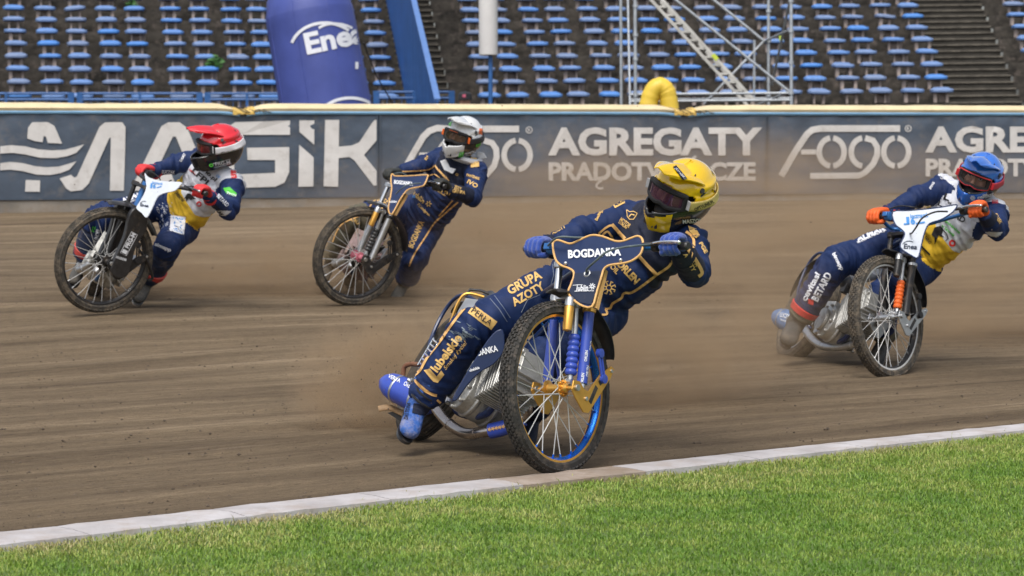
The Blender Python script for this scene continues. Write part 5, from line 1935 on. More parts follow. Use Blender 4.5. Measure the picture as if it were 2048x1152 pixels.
def rider(name_label, J, spec):
    """J: joint places. one body mesh, then helmet, gloves, boots as parts"""
    root = thing('person', J['pelvis'] - Z * .5, name_label, 'person', 'speedway riders')
    off = origin_of(root)
    hipax = (J['lhip'] - J['rhip']).normalized(); shax = (J['lsh'] - J['rsh']).normalized()
    mb = MB()
    sp = crom([J['pelvis'] + (J['pelvis'] - J['waist']) * .35, J['pelvis'], J['waist'], J['chest'], J['neck']], 6)
    k = len(sp)
    sides = [hipax.lerp(shax, min(1, i / (k - 5))) for i in range(k)]
    rx_k = [.10, .158, .158, .162, .185, .100]; ry_k = [.08, .120, .122, .118, .125, .078]
    rx, ry = [], []
    for i in range(k):
        t = i / (k - 1) * (len(rx_k) - 1); a = min(int(t), len(rx_k) - 2); f = t - a
        rx.append(rx_k[a] * (1 - f) + rx_k[a + 1] * f); ry.append(ry_k[a] * (1 - f) + ry_k[a + 1] * f)
    ring_loft(mb, sp, sides, rx, ry, 24)
    limb(mb, [J['neck'] - (J['neck'] - J['chest']).normalized() * .05, J['neck'], J['head']], [.085, .066, .062])
    B_ = spec.get('bulk', 1.0)
    for s in 'lr':
        limb(mb, [J['neck'].lerp(J[s + 'sh'], .45), J[s + 'sh']], [.075, .082 * B_])
        limb(mb, [J[s + 'sh'], J[s + 'sh'].lerp(J[s + 'el'], .5), J[s + 'el']], [.080 * B_, .070 * B_, .058 * B_])
        limb(mb, [J[s + 'el'], J[s + 'el'].lerp(J[s + 'wr'], .4), J[s + 'wr']], [.060 * B_, .056 * B_, .040])
        limb(mb, [J['pelvis'].lerp(J[s + 'hip'], .7), J[s + 'hip'], J[s + 'hip'].lerp(J[s + 'kn'], .5), J[s + 'kn']], [.10, .115, .108, .086])
        limb(mb, [J[s + 'kn'], J[s + 'kn'].lerp(J[s + 'an'], .35) , J[s + 'kn'].lerp(J[s + 'an'], spec.get('cuff', .86))], spec.get('shin', [.086, .091, .080]))
    body = remesh(mb, 'body', .0095, 6, root, spec['mats'])
    me = body.data
    if spec.get('cuts'):
        bm = bmesh.new(); bm.from_mesh(me)
        for cp, cn in spec['cuts'](J):
            bmesh.ops.bisect_plane(bm, geom=bm.verts[:] + bm.edges[:] + bm.faces[:], plane_co=cp - off, plane_no=cn, dist=1e-5)
        bm.to_mesh(me); bm.free()
    bones = [('torso', J['pelvis'], J['waist'], .14), ('torso', J['waist'], J['chest'], .15), ('chest', J['chest'], J['neck'], .13)]
    for s in 'lr':
        bones += [(s + 'ua', J[s + 'sh'], J[s + 'el'], .07), (s + 'fa', J[s + 'el'], J[s + 'wr'], .055), (s + 'th', J[s + 'hip'], J[s + 'kn'], .10), (s + 'sn', J[s + 'kn'], J[s + 'an'], .075), (s + 'shd', J['neck'].lerp(J[s + 'sh'], .6), J[s + 'sh'], .08)]
    def near(p):
        best = None
        for nm, a, b, r in bones:
            d, t = seg_near(p, a, b)
            d = d / r
            if best is None or d < best[0]: best = (d, nm, t, a, b)
        return best
    # cloth folds: rings bunching at the joints, long soft drapes elsewhere
    co = [v.co + off for v in me.vertices]
    nrm = [v.normal.copy() for v in me.vertices]
    sd = spec.get('seed', 0) * 10.0
    for i, (p, n_) in enumerate(zip(co, nrm)):
        d, nm, t, a, b = near(p)
        ax_ = (b - a).normalized()
        al = (p - a).dot(ax_)
        pr = p - ax_ * al
        jt = 1 - min(1, min(t, 1 - t) / .35)
        if nm in ('torso', 'chest'):
            f = noise.noise(Vector((pr.x * 7 + sd, pr.y * 7 + al * 10, pr.z * 7))) * .015 + noise.noise(p * 26 + Vector((sd, 0, 0))) * .006
            f += .010 * (1 - abs(noise.noise(Vector((al * 22 + pr.x * 9, pr.z * 9, sd)))) * 3) * (nm == 'torso')
        else:
            v = noise.noise(Vector((al * 26 + sd, pr.x * 7 - pr.z * 5, pr.y * 7)))
            v2 = noise.noise(Vector((al * 60 + sd, pr.x * 16, pr.z * 16)))
            ridge = (1 - abs(v) * 3.2)
            f = ridge * (.003 + .0105 * jt) + v2 * .0040 + noise.noise(p * 9 + Vector((sd, 0, 0))) * .011
        me.vertices[i].co = p + n_ * f - off
    fn = spec['paint']
    for p in me.polygons:
        c = p.center + off
        d, nm, t, a, b = near(c)
        p.material_index = fn(c, nm, t, J)
    me.update()
    return root, body, hipax, shax


def hand(root, c, bar, wrist, mats, side, fwd, sc=1.0, cuff_mi=1, open_=False):
    """gloved hand closed round the bar at c; bar: unit vector from mid bar to its end; fwd: direction knuckles face"""
    f = (fwd - bar * fwd.dot(bar)).normalized()
    toW = (wrist - c); toW = (toW - bar * toW.dot(bar)).normalized()
    u = bar.cross(f).normalized()
    if u.dot(Z) < 0: u = -u
    mb = MB()
    # back of hand: from the wrist to the knuckles, lying over the bar
    kn_c = c + u * .034 + f * .004
    a_w = math.atan2(toW.dot(u), toW.dot(f))
    pos = [wrist, wrist.lerp(kn_c, .35) + u * .006, kn_c - f * .03 + u * .002, kn_c + f * .004]
    ring_loft(mb, crom(pos, 4), [bar] * 13, [.030 * sc + .012 * min(1, i / 6) for i in range(13)], [.026 - .009 * i / 12 for i in range(13)], 16)
    inward = -1
    for k, (ln, r) in enumerate(((1.0, .0118), (1.08, .0122), (1.02, .0118), (.88, .0104))):
        y = (-.033 + .0225 * k)
        y = -y                      # index finger nearest the middle of the bar
        base = c - bar * y * 1.0
        pts = []
        for j, a in enumerate((88, 55, 18, -22, -60, -98)):
            rr_ = (.0355 if j in (1, 3) else .0325) + (.0015 if k in (1, 2) else 0)
            a_ = R(88 + (a - 88) * ln)
            pts.append(base + f * (math.cos(a_) * rr_) + u * (math.sin(a_) * rr_))
        pts = [kn_c - f * .02 - bar * y * .95 + u * .0] + pts
        cc = crom(pts, 4)
        mb.tube(cc, 1, 12, rs=[r * (1.10 - .22 * i / len(cc) + .06 * math.cos(i * 1.25)) for i in range(len(cc))])
        mb.ball(cc[-1], r * .88, n=8)
    th = [wrist.lerp(c, .55) - bar * .022 - u * .01, c - bar * .040 - f * .022 - u * .012, c - bar * .046 + f * .004 - u * .030, c - bar * .034 + f * .026 - u * .030]
    cc = crom(th, 5)
    mb.tube(cc, 1, 12, rs=[.018 - .006 * i / len(cc) for i in range(len(cc))]); mb.ball(cc[-1], .012, n=8)
    g = remesh(mb, 'glove', .0038, 2, root, mats)
    # cuff
    m = MB()
    d_ = (wrist - kn_c).normalized()
    m.lathe(wrist - d_ * .02, d_, [(.036, 0), (.043, .004), (.047, .03), (.052, .062), (.049, .066), (.040, .05)], n=24)
    cf = m.build('glove_cuff', mats[cuff_mi], root)
    return g


def boot(root, knee, ank, toe, mats, r=1.0, name='boot', sole_mat=None):
    """shaft round the shin, heel, arched foot, sole. toe: place of the toe tip"""
    sh = (knee - ank).normalized(); td = (toe - ank)
    ft = (td - sh * td.dot(sh) * .55).normalized()
    lat = sh.cross(ft).normalized()
    dn = lat.cross(ft).normalized()
    if dn.dot(sh) > 0: dn = -dn
    mb = MB()
    ring_loft(mb, crom([ank + sh * .13, ank + sh * .07, ank + sh * .0, ank + dn * .045 - ft * .01], 5), [lat] * 16,
              [r * (.058 - .010 * min(1, i / 9)) for i in range(16)], [r * (.062 - .010 * min(1, i / 9)) for i in range(16)], 20)
    L = .20
    o = ank + dn * .062 - ft * .055
    ring_loft(mb, crom([o, o + ft * .03 - dn * .008, o + ft * .10 - dn * .012, o + ft * .17 - dn * .002, o + ft * .225 + dn * .004, o + ft * .250 + dn * .006], 4), [lat] * 21,
              [r * v for v in [.030, .036, .040, .041, .040, .039, .038, .038, .039, .041, .043, .044, .045, .046, .045, .043, .040, .036, .030, .022, .012]],
              [r * v for v in [.030, .040, .046, .050, .052, .053, .052, .049, .046, .043, .040, .038, .036, .034, .032, .030, .027, .024, .020, .015, .008]], 18)
    b = remesh(mb, name, .006, 4, root, mats)
    m = MB()
    so = ank + dn * (.062 + .036) - ft * .06
    pts = [(0, -.026), (.02, -.034), (.09, -.030), (.17, -.040), (.23, -.036), (.258, -.018), (.262, 0), (.258, .018), (.23, .036), (.17, .040), (.09, .030), (.02, .034), (0, .026), (-.006, 0)]
    m.prism(crom([so + ft * x + lat * y for x, y in pts], 2, closed=True), dn * .013)
    m.build('boot_sole', sole_mat or M_BLK, root)
    for k in (.02, .055):
        m = MB()
        cc = ank + sh * k
        loop = [cc + lat * (.052 * r * math.cos(a)) + lat.cross(sh) * (.056 * r * math.sin(a)) for a in [i * math.pi / 10 for i in range(20)]]
        m.tube(loop, .0065, 6, closed=True, flat=1.5)
        m.build('boot_strap', M_BLK, root)
    return b, ft, lat, dn, sh


# ---------------------------------------------------------------- helmets
def helmet(root, c, fwd, up, mats, goggle, sc=1.0, peak=True, strap_text=None, scheme='main', skin_seen=False, seed=0):
    """mats: shell, lower, chin, lining"""
    fwd = fwd.normalized(); up = (up - fwd * up.dot(fwd)).normalized(); left = up.cross(fwd)
    H = thing('helmet', c - origin_of(root), None, None)
    H.parent = root
    def w_(f, l, u): return c + (fwd * f + left * l + up * u) * sc
    def rad(az, el):
        f, l, u = math.cos(el) * math.cos(az), math.cos(el) * math.sin(az), math.sin(el)
        r = 1 / math.sqrt((f / (.140 if f > 0 else .150)) ** 2 + (l / .120) ** 2 + (u / (.138 if u > 0 else .150)) ** 2)
        d = f * .88 + u * -.47
        lat_ = abs(l)
        g = max(0, min(1, (d - .66) / .30)); g = g * g * (3 - 2 * g)
        r += g * .078 * (1 - .70 * min(1, lat_ / .55))
        # keel along the crown, brow ledge, rear spoiler and side scoops
        r += .0055 * math.exp(-(az / .16) ** 2) * (u > .2) * (f > -.6)
        r += .006 * math.exp(-((el - .58) / .10) ** 2) * (abs(az) > 1.0)
        r += .007 * math.exp(-((el + .02) / .09) ** 2) * (abs(az) > 1.7)
        r -= .005 * math.exp(-((el - .36) / .06) ** 2) * (abs(az) > .9) * (abs(az) < 2.6)
        r -= .010 * math.exp(-((el + .52) / .07) ** 2 - ((abs(az) - .55) / .22) ** 2)
        return r, f, l, u
    NA, NE = 96, 64
    vs = []; info = []
    for i in range(NE + 1):
        el = R(-62 + 152 * i / NE)
        for j in range(NA):
            az = 2 * math.pi * j / NA - math.pi
            r, f, l, u = rad(az, el)
            vs.append(w_(f * r, l * r, max(u * r, -.132))); info.append((az, el))
    m = MB(); fs = []; ms = []
    def cls(az, el, cut):
        a = abs(az)
        if scheme in ('main',):
            lim = -.02 + .10 * min(1, a / 2.2)
            if a < .46 and -.95 < el < -.30 + .20 * a: return 2
            return 0 if el > lim else 1
        if scheme == 'red':
            return 0 if el > .02 + .05 * a else 1
        if scheme == 'white':
            if a > .65 and el < .08 and el > -.9: return 1
            if a < .65 and el < -.62: return 1
            return 0
        lim = .02 + .02 * a
        if a < .75 and el < -.2: return 2
        return 0 if el > lim else 1
    for i in range(NE):
        for j in range(NA):
            az = 2 * math.pi * (j + .5) / NA - math.pi; el = R(-62 + 152 * (i + .5) / NE)
            top = .46 - .16 * abs(az); bot = -.20 + .10 * abs(az)
            if abs(az) < 1.05 and bot < el < top: continue
            fs.append((i * NA + j, i * NA + (j + 1) % NA, (i + 1) * NA + (j + 1) % NA, (i + 1) * NA + j)); ms.append(cls(az, el, 0))
    m.v = vs; m.f = fs; m.m = ms
    sh = m.build('shell', [mats[0], mats[1], mats[2], mats[3]], H, fix=False, angle=60)
    so = sh.modifiers.new('s', 'SOLIDIFY'); so.thickness = .010; so.offset = -1
    # lining, face
    m = MB()
    m.ball(w_(-.012, 0, -.01), .112 * sc, .100 * sc, .118 * sc, ax=(fwd, left, up), n=14)
    m.build('lining', mats[3], H)
    fm_ = MB()
    fc = w_(.028, 0, .012)
    fm_.ball(fc, .088 * sc, .068 * sc, .11 * sc, ax=(fwd, left, up), n=14)
    fm_.tube([w_(.112, 0, .03), w_(.128, 0, .0), w_(.134, 0, -.018)], .012, 10, rs=[.009, .012, .014])
    fm_.tube([w_(.10, -.045, .048), w_(.113, -.02, .052), w_(.114, 0, .048), w_(.113, .02, .052), w_(.10, .045, .048)], .009, 8)
    for s in (-1, 1): fm_.ball(w_(.085, s * .038, -.01), .026, n=8)
    fm_.tube([w_(.112, -.022, -.052), w_(.122, 0, -.052), w_(.112, .022, -.052)], .007, 8)
    face = remesh(fm_, 'face', .005, 4, H, [M_SKIN])
    m = MB()
    for s in (-1, 1):
        m.ball(w_(.104, s * .031, .028), .0125, n=8, mi=0)
        m.ball(w_(.113, s * .031, .028), .006, n=6, mi=1)
    m.build('eyes', [M_WPRINT, M_KPRINT], H)
    m = MB()
    for s in (-1, 1): m.tube([w_(.114, s * .014, .046), w_(.118, s * .032, .052), w_(.104, s * .052, .046)], .0035, 6)
    m.build('eyebrows', M_KPRINT, H)
    m = MB(); m.ball(w_(.085, 0, -.062), .060, .052, .042, ax=(fwd, left, up)); m.build('breath_guard', mats[3], H)
    # goggles
    def gp(az, el, r0=.142):
        # cylindrical-ish lens surface
        cu = math.cos(az) ; su = math.sin(az)
        return w_(.012 + r0 * .93 * cu ** .9 if cu > 0 else .012, r0 * .86 * su, .012 + r0 * math.tan(el) * .9)
    na, ne = 24, 10
    A0, ET, EB = .80, .31, -.27
    def elr(az, v):
        t = ET - .10 * abs(az) ** 2; b = EB + .12 * abs(az) ** 2 + .07 * math.exp(-(az / .16) ** 2)
        return b + (t - b) * v
    vs = []; fs = []
    for i in range(ne + 1):
        for j in range(na + 1):
            az = -A0 + 2 * A0 * j / na
            vs.append(gp(az, elr(az, i / ne), .146))
    fs = [(i * (na + 1) + j, i * (na + 1) + j + 1, (i + 1) * (na + 1) + j + 1, (i + 1) * (na + 1) + j) for i in range(ne) for j in range(na)]
    m = MB(); m.add(vs, fs)
    lens = m.build('goggle_lens', goggle['lens'], H, fix=False)
    bd = [gp(-A0 + 2 * A0 * j / na, elr(-A0 + 2 * A0 * j / na, 0), .147) for j in range(na + 1)] + [gp(A0, elr(A0, v), .147) for v in (.25, .5, .75)] + \
         [gp(A0 - 2 * A0 * j / na, elr(A0 - 2 * A0 * j / na, 1), .147) for j in range(na + 1)] + [gp(-A0, elr(-A0, v), .147) for v in (.75, .5, .25)]
    m = MB(); m.tube(bd, .0045 * goggle.get('fw', 1), 8, closed=True, mi=0)
    inner = [p + (c + fwd * .01 - p) * .05 for p in bd]
    m.tube(inner, .0125, 8, closed=True, mi=1)
    m.build('goggle_frame', [goggle['frame'], goggle.get('foam', mats[3])], H)
    # strap round the shell sides and back
    for s in (-1, 1):
        m = MB(); vs = []
        for i in range(31):
            az = .86 + (math.pi - .86) * i / 30
            for e in (-.17, -.10, 0, .09, .15):
                el = e + .02 + .12 * (i / 30)
                r, f, l, u = rad(az, el)
                r += .0055
                vs.append(w_(f * r, s * l * r, u * r))
        fs = [(i * 5 + j, i * 5 + j + 1, (i + 1) * 5 + j + 1, (i + 1) * 5 + j) for i in range(30) for j in range(4)]
        m.add(vs, fs)
        b = m.build('goggle_strap', goggle['strap'], H, fix=False)
        so = b.modifiers.new('s', 'SOLIDIFY'); so.thickness = .004; so.offset = 0
    # outrigger between lens and strap
    for s in (-1, 1):
        m = MB()
        m.box(gp(s * .90, .0, .150), (fwd * .5 + left * s * .8).normalized(), up, fwd.cross(up), .004, .021 * sc, .012)
        m.build('goggle_outrigger', goggle.get('rig', goggle['frame']), H, bevel=.003)
    # peak
    if peak:
        vs = []; nS, nT = 18, 12
        for k in (0, 1):
            for i in range(nT + 1):
                t = i / nT
                for j in range(nS + 1):
                    s = -1 + 2 * j / nS
                    wd = .104 - .022 * t - .034 * t ** 3
                    cv = .040 * s * s * (1 - .25 * t)
                    f = .040 + .178 * t - .030 * t * abs(s) ** 3 - .02 * abs(s) ** 2
                    u = .126 + .036 * t + .008 * math.sin(t * 3) - cv - .006 * t * t + .008 * math.exp(-(s / .18) ** 2) * (1 - .5 * t) - .006 * math.exp(-((abs(s) - .55) / .12) ** 2)
                    vs.append(w_(f, s * wd, u - k * .005))
        q_ = nS + 1; M_ = (nT + 1) * q_
        fs = []
        for k in (0, 1):
            fs += [(k * M_ + i * q_ + j, k * M_ + i * q_ + j + 1, k * M_ + (i + 1) * q_ + j + 1, k * M_ + (i + 1) * q_ + j) for i in range(nT) for j in range(nS)]
        for i in range(nT):
            for j in (0, nS):
                b = i * q_ + j; fs.append((b, b + q_, b + q_ + M_, b + M_))
        for j in range(nS):
            for i in (0, nT):
                b = i * q_ + j; fs.append((b, b + 1, b + 1 + M_, b + M_))
        m = MB(); m.add(vs, fs)
        pk = m.build('peak', mats[0], H, angle=40)
        m = MB()
        for s in (-1, 1):
            r, f, l, u = rad(s * 1.25, .52)
            p = w_(f * r, l * r, u * r); d = (p - c).normalized()
            m.lathe(p, d, [(.004, .004), (.011, .004), (.012, -.001), (.012, -.004)], n=16)
        m.build('peak_screw', M_BLK, H)
    # vents: dark slots sunk in the crown and the chin
    def slot(az, el, la, wa, roll, mt, nm='vent', out=.0015):
        r, f, l, u = rad(az, el)
        p = w_(f * (r + out), l * (r + out), u * (r + out))
        n_ = (p - c).normalized(); ea = (left * math.cos(az) - fwd * math.sin(az)); ea = (ea - n_ * ea.dot(n_)).normalized(); ee = n_.cross(ea)
        a_ = ea * math.cos(roll) + ee * math.sin(roll); b_ = n_.cross(a_)
        m = MB()
        m.prism([p + a_ * x * la + b_ * y * wa for x, y in ((-1, 0), (-.6, .8), (.5, 1), (1, .2), (.6, -.7), (-.5, -.9))], n_ * .0015)
        m.build(nm, mt, H)
    for s in (-1, 1):
        slot(s * 1.35, .40, .020, .0045, s * .5, M_BLK); slot(s * .95, .95, .014, .004, s * 1.2, M_BLK); slot(s * 2.1, .30, .016, .006, s * -.4, M_BLK)
        slot(s * .42, 1.05, .012, .0035, 1.5, M_BLK); slot(s * 2.5, .75, .013, .005, s * .6, M_BLK)
    m = MB()
    for k in range(5):
        y = -.028 + .014 * k
        m.box(w_(.186 - abs(y) * .35, y, -.098 + .0), fwd, left, up, .004, .0045, .013)
    m.build('mouth_vent', M_BLK, H)
    return H, sh, lens, w_, (fwd, left, up)
def solve(j):
    """j: joints as measured points; (px, py, depth) or (px, py, ('from', length, sign))"""
    J = {}
    for k, v in j.items():
        if len(v) == 3: J[k] = P(*v)
        else:
            J[k] = reach(J[v[2]], v[0], v[1], v[3], v[4])
    return J


def chk(nm, J):
    C_ = CAM
    def d(p): return round((p - C_).dot(CF), 2)
    print(nm, {k: d(v) for k, v in J.items()}, 'arms', [round((J[s + 'sh'] - J[s + 'el']).length, 2) for s in 'lr'], [round((J[s + 'el'] - J[s + 'wr']).length, 2) for s in 'lr'],
          'legs', [round((J[s + 'hip'] - J[s + 'kn']).length, 2) for s in 'lr'], [round((J[s + 'kn'] - J[s + 'an']).length, 2) for s in 'lr'], 'sh', round((J['lsh'] - J['rsh']).length, 2), 'torso', round((J['neck'] - J['pelvis']).length, 2))


# ================================================================ yellow helmet rider
Jm = solve(dict(pelvis=(1172, 588, 11.42), waist=(1228, 548, 11.30), chest=(1300, 487, 11.20), neck=(1330, 452, 11.14), head=(1355, 410, 11.05),
                lsh=(1380, 492, 11.02), rsh=(1272, 432, 11.26), lel=(1388, 545, 10.86), rel=(1172, 463, 11.14), lwr=(1362, 503, 10.62), rwr=(1097, 490, 11.05),
                lhip=(1205, 618, 11.38), rhip=(1136, 569, 11.36), rkn=(942, 658, 11.13), ran=(845, 800, 11.26), lkn=(1098, 712, 11.08), lan=(1068, 818, 11.32)))
chk('main', Jm)


def paint_main(c, nm, t, J):
    # 0 navy, 1 dark navy, 2 scuffed, 3 dusty navy
    if nm in ('chest',): return 1
    if nm == 'torso':
        sd = (c - J['chest']).dot((J['lsh'] - J['rsh']).normalized())
        if (c - J['chest']).dot((J['neck'] - J['chest']).normalized()) > -.03: return 1
        if sd > .11: return 1
        return 0
    if nm in ('lshd', 'rshd'): return 1 if t < .5 else 0
    if nm == 'lsn': return 1
    if nm == 'lfa': return 1
    if nm == 'rsn':
        d = c - J['rkn']
        if t < .16 and noise.noise(c * 30) > -.25 and d.dot(CF) < 0 and abs(t - .09) < .05: return 2
    return 0


RM_, bm_, hipm, shm = rider('rider in navy and gold suit with yellow helmet, leaning over the nearest motorbike', Jm,
                            dict(mats=[M_NAVY, M_NAVYK, M_SCUFF, M_NAVYX], paint=paint_main, seed=1))
M_GLB = mat('blue_knit', (0.014, 0.062, 0.36), .85, var=.2, scale=60, bump=.6, bscale=380, sheen=.4)
M_YSH = mat('yellow_shell', (0.80, 0.50, 0.0), .18, var=.04, scale=6, coat=1.0, dirt=.03)
M_LIN = mat('helmet_lining', (0.012, 0.012, 0.014), .9)
M_BGL = mat('black_gloss', (0.012, 0.012, 0.014), .25, coat=.6, dirt=.08)
dm = (im['GL'] - im['GR']).normalized()
hand(RM_, P(1346, 491, 10.52), dm, Jm['lwr'], [M_GLB, M_NAVYK], 'l', -CF + FM.f * .3)
hand(RM_, P(1075, 497, 10.98), -dm, Jm['rwr'], [M_GLB, M_NAVYK], 'r', -CF + FM.f * .3)
M_BOOTB = mat('blue_boot_cover', (0.03, 0.11, 0.40), .6, var=.2, scale=12, bump=.6, bscale=60, dirt=.42, dirtcol=(.36, .32, .30))
bt_, *_x = boot(RM_, Jm['rkn'], P(842, 806, 11.24), P(826, 858, 11.06), [M_BOOTB], r=1.05)
boot(RM_, Jm['lkn'], Jm['lan'], P(1058, 860, 11.12), [M_NAVYK], name='steel_shoe')
Hm, shm_, lensm, wm, hax = helmet(RM_, P(1367, 383, 11.02), D(-.66, -.24, .71), D(.22, .87, .45), [M_YSH, M_BGL, M_YSH, M_LIN],
    dict(lens=glassy('purple_lens', (.10, .035, .075), .30), frame=mat('lime_frame', (.50, .52, .01), .35), fw=.8, strap=mat('yellow_strap', (.62, .48, .16), .6), rig=mat('grey_rig', (.40, .40, .42), .4)), sc=1.06, scheme='main')
bvb = world_bvh([bm_])
z1 = lambda x, y: (980 + x / 3.2, 300 + y / 3.2)
z5_ = lambda x, y: (1080 + x / 5.689, 440 + y / 5.689)
z2 = lambda x, y: (740 + x / 2.88, 560 + y / 2.88)
m = MB()
def sm_(pts, r=.0055):
    k_ = Marks(); k_.stroke(curve2(pts), r * 760); k_.build('piping', [M_PIPE], RM_, bvb, cell=4, lift=.004, jump=.05)
# chest and flank piping
sm_([z5_(*p) for p in ((660, 160), (820, 60), (960, 215))]); sm_([z5_(*p) for p in ((815, 50), (970, 215))], .009)
sm_([z5_(*p) for p in ((1130, 410), (1230, 520), (1320, 615))], .009)
sm_([z5_(*p) for p in ((1490, 490), (1450, 540), (1330, 620), (1200, 720), (1050, 820), (960, 830), (920, 890), (830, 945), (800, 1000), (740, 1015))], .0065)
sm_([z5_(*p) for p in ((1490, 480), (1640, 470))], .009)
sm_([z5_(*p) for p in ((700, 1080), (760, 1070), (745, 1010))])
sm_([z5_(*p) for p in ((690, 195), (765, 130), (830, 215))])
# forearm panel on the left arm
sm_([z5_(*p) for p in ((1680, 330), (1760, 440), (1840, 590), (1800, 640))], .009); sm_([z5_(*p) for p in ((1660, 130), (1740, 200), (1750, 320))], .007)
# leg piping: outer line hip to knee to ankle, cuff line, lower line
sm_([z1(*p) for p in ((380, 700), (300, 735), (190, 790), (100, 850), (0, 920))], .006)
sm_([z2(*p) for p in ((700, 60), (560, 150), (470, 260), (400, 360), (330, 450), (290, 520), (245, 560))], .0065)
sm_([z2(*p) for p in ((245, 562), (300, 620), (350, 655), (385, 665))], .008)
sm_([z2(*p) for p in ((385, 690), (440, 740))], .006)
sm_([z1(*p) for p in ((100, 830), (190, 795), (180, 840))], .004)
M_STITCH = mat('stitch_grey', (.16, .19, .25), .7)
for pts in (((400, 730), (408, 800), (380, 900), (300, 935), (240, 960), (200, 1040)), ((0, 950), (60, 1020), (110, 1100)), ((20, 920), (80, 1000), (130, 1075))):
    m = MB(); seam(m, [z1(*p) for p in pts], bvb, .0018)
    if m.v: m.build('stitching', M_STITCH, RM_)
mk = Marks()
a = 26
def T(s, zf, x, y, w, h, ang, mi=0, bold=.035, **k):
    X_, Y_ = zf(x, y); mk.text(s, X_, Y_, w, h, ang=ang, mi=mi, bold=bold, **k)
T('GRUPA', z1, 220, 848, 74, 19, 28); T('AZOTY', z1, 242, 922, 72, 18, 30)
X_, Y_ = z2(648, 215); ca, sa = math.cos(R(-36)), math.sin(R(-36))
mk.poly([(X_ + u * ca + v * sa, Y_ - u * sa + v * ca) for u, v in ((-29, -10), (29, -10), (29, 10), (-29, 10))])
T('lubelskie', z2, 440, 420, 86, 19, 54); T('Smakuj życie!', z2, 492, 435, 70, 11, 52, shear=.3, bold=.01)
mk.poly([z2(*p) for p in ((310, 520), (345, 510), (385, 555), (410, 520), (428, 545), (390, 592), (365, 585))])
T('ORLEN', z1, 885, 780, 55, 16, -47, bold=.05); T('OIL', z1, 800, 762, 20, 11, -47)
X_, Y_ = z5_(785, 770)
for q_ in range(8):
    aa = R(q_ * 45 + 20); mk.stroke([(X_ + 6 * math.cos(aa), Y_ + 6 * math.sin(aa)), (X_ + 13 * math.cos(aa), Y_ + 13 * math.sin(aa)), (X_ + 13 * math.cos(aa + .35), Y_ + 13 * math.sin(aa + .35))], 2.6)
mk.arc(X_, Y_, 5, 5, 0, 360, 2)
T('MOTOR', z1, 865, 465, 25, 9, -38, bold=.02); T('LUBLIN', z1, 850, 480, 20, 5, -38)
X_, Y_ = z1(912, 415)
mk.stroke([(X_ - 12, Y_ - 10), (X_ - 6, Y_ - 6), (X_ + 2, Y_ - 7), (X_ + 9, Y_ - 3), (X_ + 6, Y_ + 3), (X_ + 2, Y_ + 9), (X_ - 6, Y_ + 9), (X_ - 11, Y_ + 3), (X_ - 12, Y_ - 10)], 1.6)
mk.stroke([(X_ - 7, Y_ + 4), (X_ - 2, Y_ - 1), (X_ + 4, Y_ + 1)], 2.2)
X_, Y_ = z1(823, 336); ca, sa = math.cos(R(28)), math.sin(R(28))
mk.poly([(X_ + u * ca + v * sa, Y_ - u * sa + v * ca) for u, v in ((-12, -7), (12, -7), (12, 7), (-12, 7))])
X_, Y_ = z1(960, 283); mk.poly([(X_ - 15, Y_ + 2), (X_ - 9, Y_ - 5), (X_ + 16, Y_ - 6), (X_ + 12, Y_ + 3), (X_ - 16, Y_ + 8)])
T('BBW', z1, 718, 385, 12, 6, 66); T('Beskidia', z1, 695, 415, 24, 6, 66)
T('AZOTY', z1, 440, 510, 30, 7, 28)
T('PGE', z1, 1365, 625, 24, 8, -60, bold=.04); T('GRUPA', z5_, 1745, 440, 34, 8, -62); T('AZOTY', z5_, 1700, 480, 40, 9, -62)
T('CE', z5_, 1350, 345, 8, 6, -40)
T('BOGDANKA', z5_, 690, 870, 46, 6, 74, mi=2)
mk2 = mk; mk = Marks()
T('PERŁA', z2, 645, 212, 46, 12, -36, bold=.0); T('PERŁA', z1, 826, 337, 19, 7, 28, bold=.0); T('CANAL', z1, 965, 281, 22, 5, 5, bold=.0)
mk.build('patch_lettering', [M_NAVYK], RM_, bvb, cell=3, lift=.007, split=True)
mk = Marks(); rk = random.Random(4)
for _ in range(46):
    x_, y_ = rk.gauss(921, 13), rk.gauss(664, 11); a_ = R(-35 + rk.uniform(-12, 12)); l_ = rk.uniform(3, 13)
    mk.stroke([(x_, y_), (x_ + l_ * math.cos(a_), y_ - l_ * math.sin(a_))], rk.uniform(.6, 2.2))
mk.build('knee_scuffs', [M_SCUFF], RM_, bvb, cell=4, lift=.003)
mk = mk2
mk.build('suit_lettering', [M_GPRINT, M_NAVYK, M_WPRINT], RM_, bvb, cell=4, lift=.003, jump=.05, split=True)
bs = world_bvh([bt_]); mk = Marks(); mk.text('DAYTONA', 815, 822, 34, 8, ang=78, bold=.02); mk.build('boot_lettering', [M_NAVYK], RM_, bs, cell=4, lift=.005)
mk = Marks(); mk.poly([(828, 806), (862, 812), (858, 832), (824, 826)]); mk.build('boot_tape', [M_NAVYK], RM_, bs, cell=4, lift=.005)
# brass and red zip pull on the hip pocket
m = MB(); m.tube([P(1118, 557, 11.22), P(1140, 553, 11.20)], .008, 8); m.build('buckle', M_GOLD, RM_)
m = MB(); m.tube([P(1118, 562, 11.22), P(1140, 558, 11.20)], .009, 8); m.build('strap_loop', M_REDP, RM_)
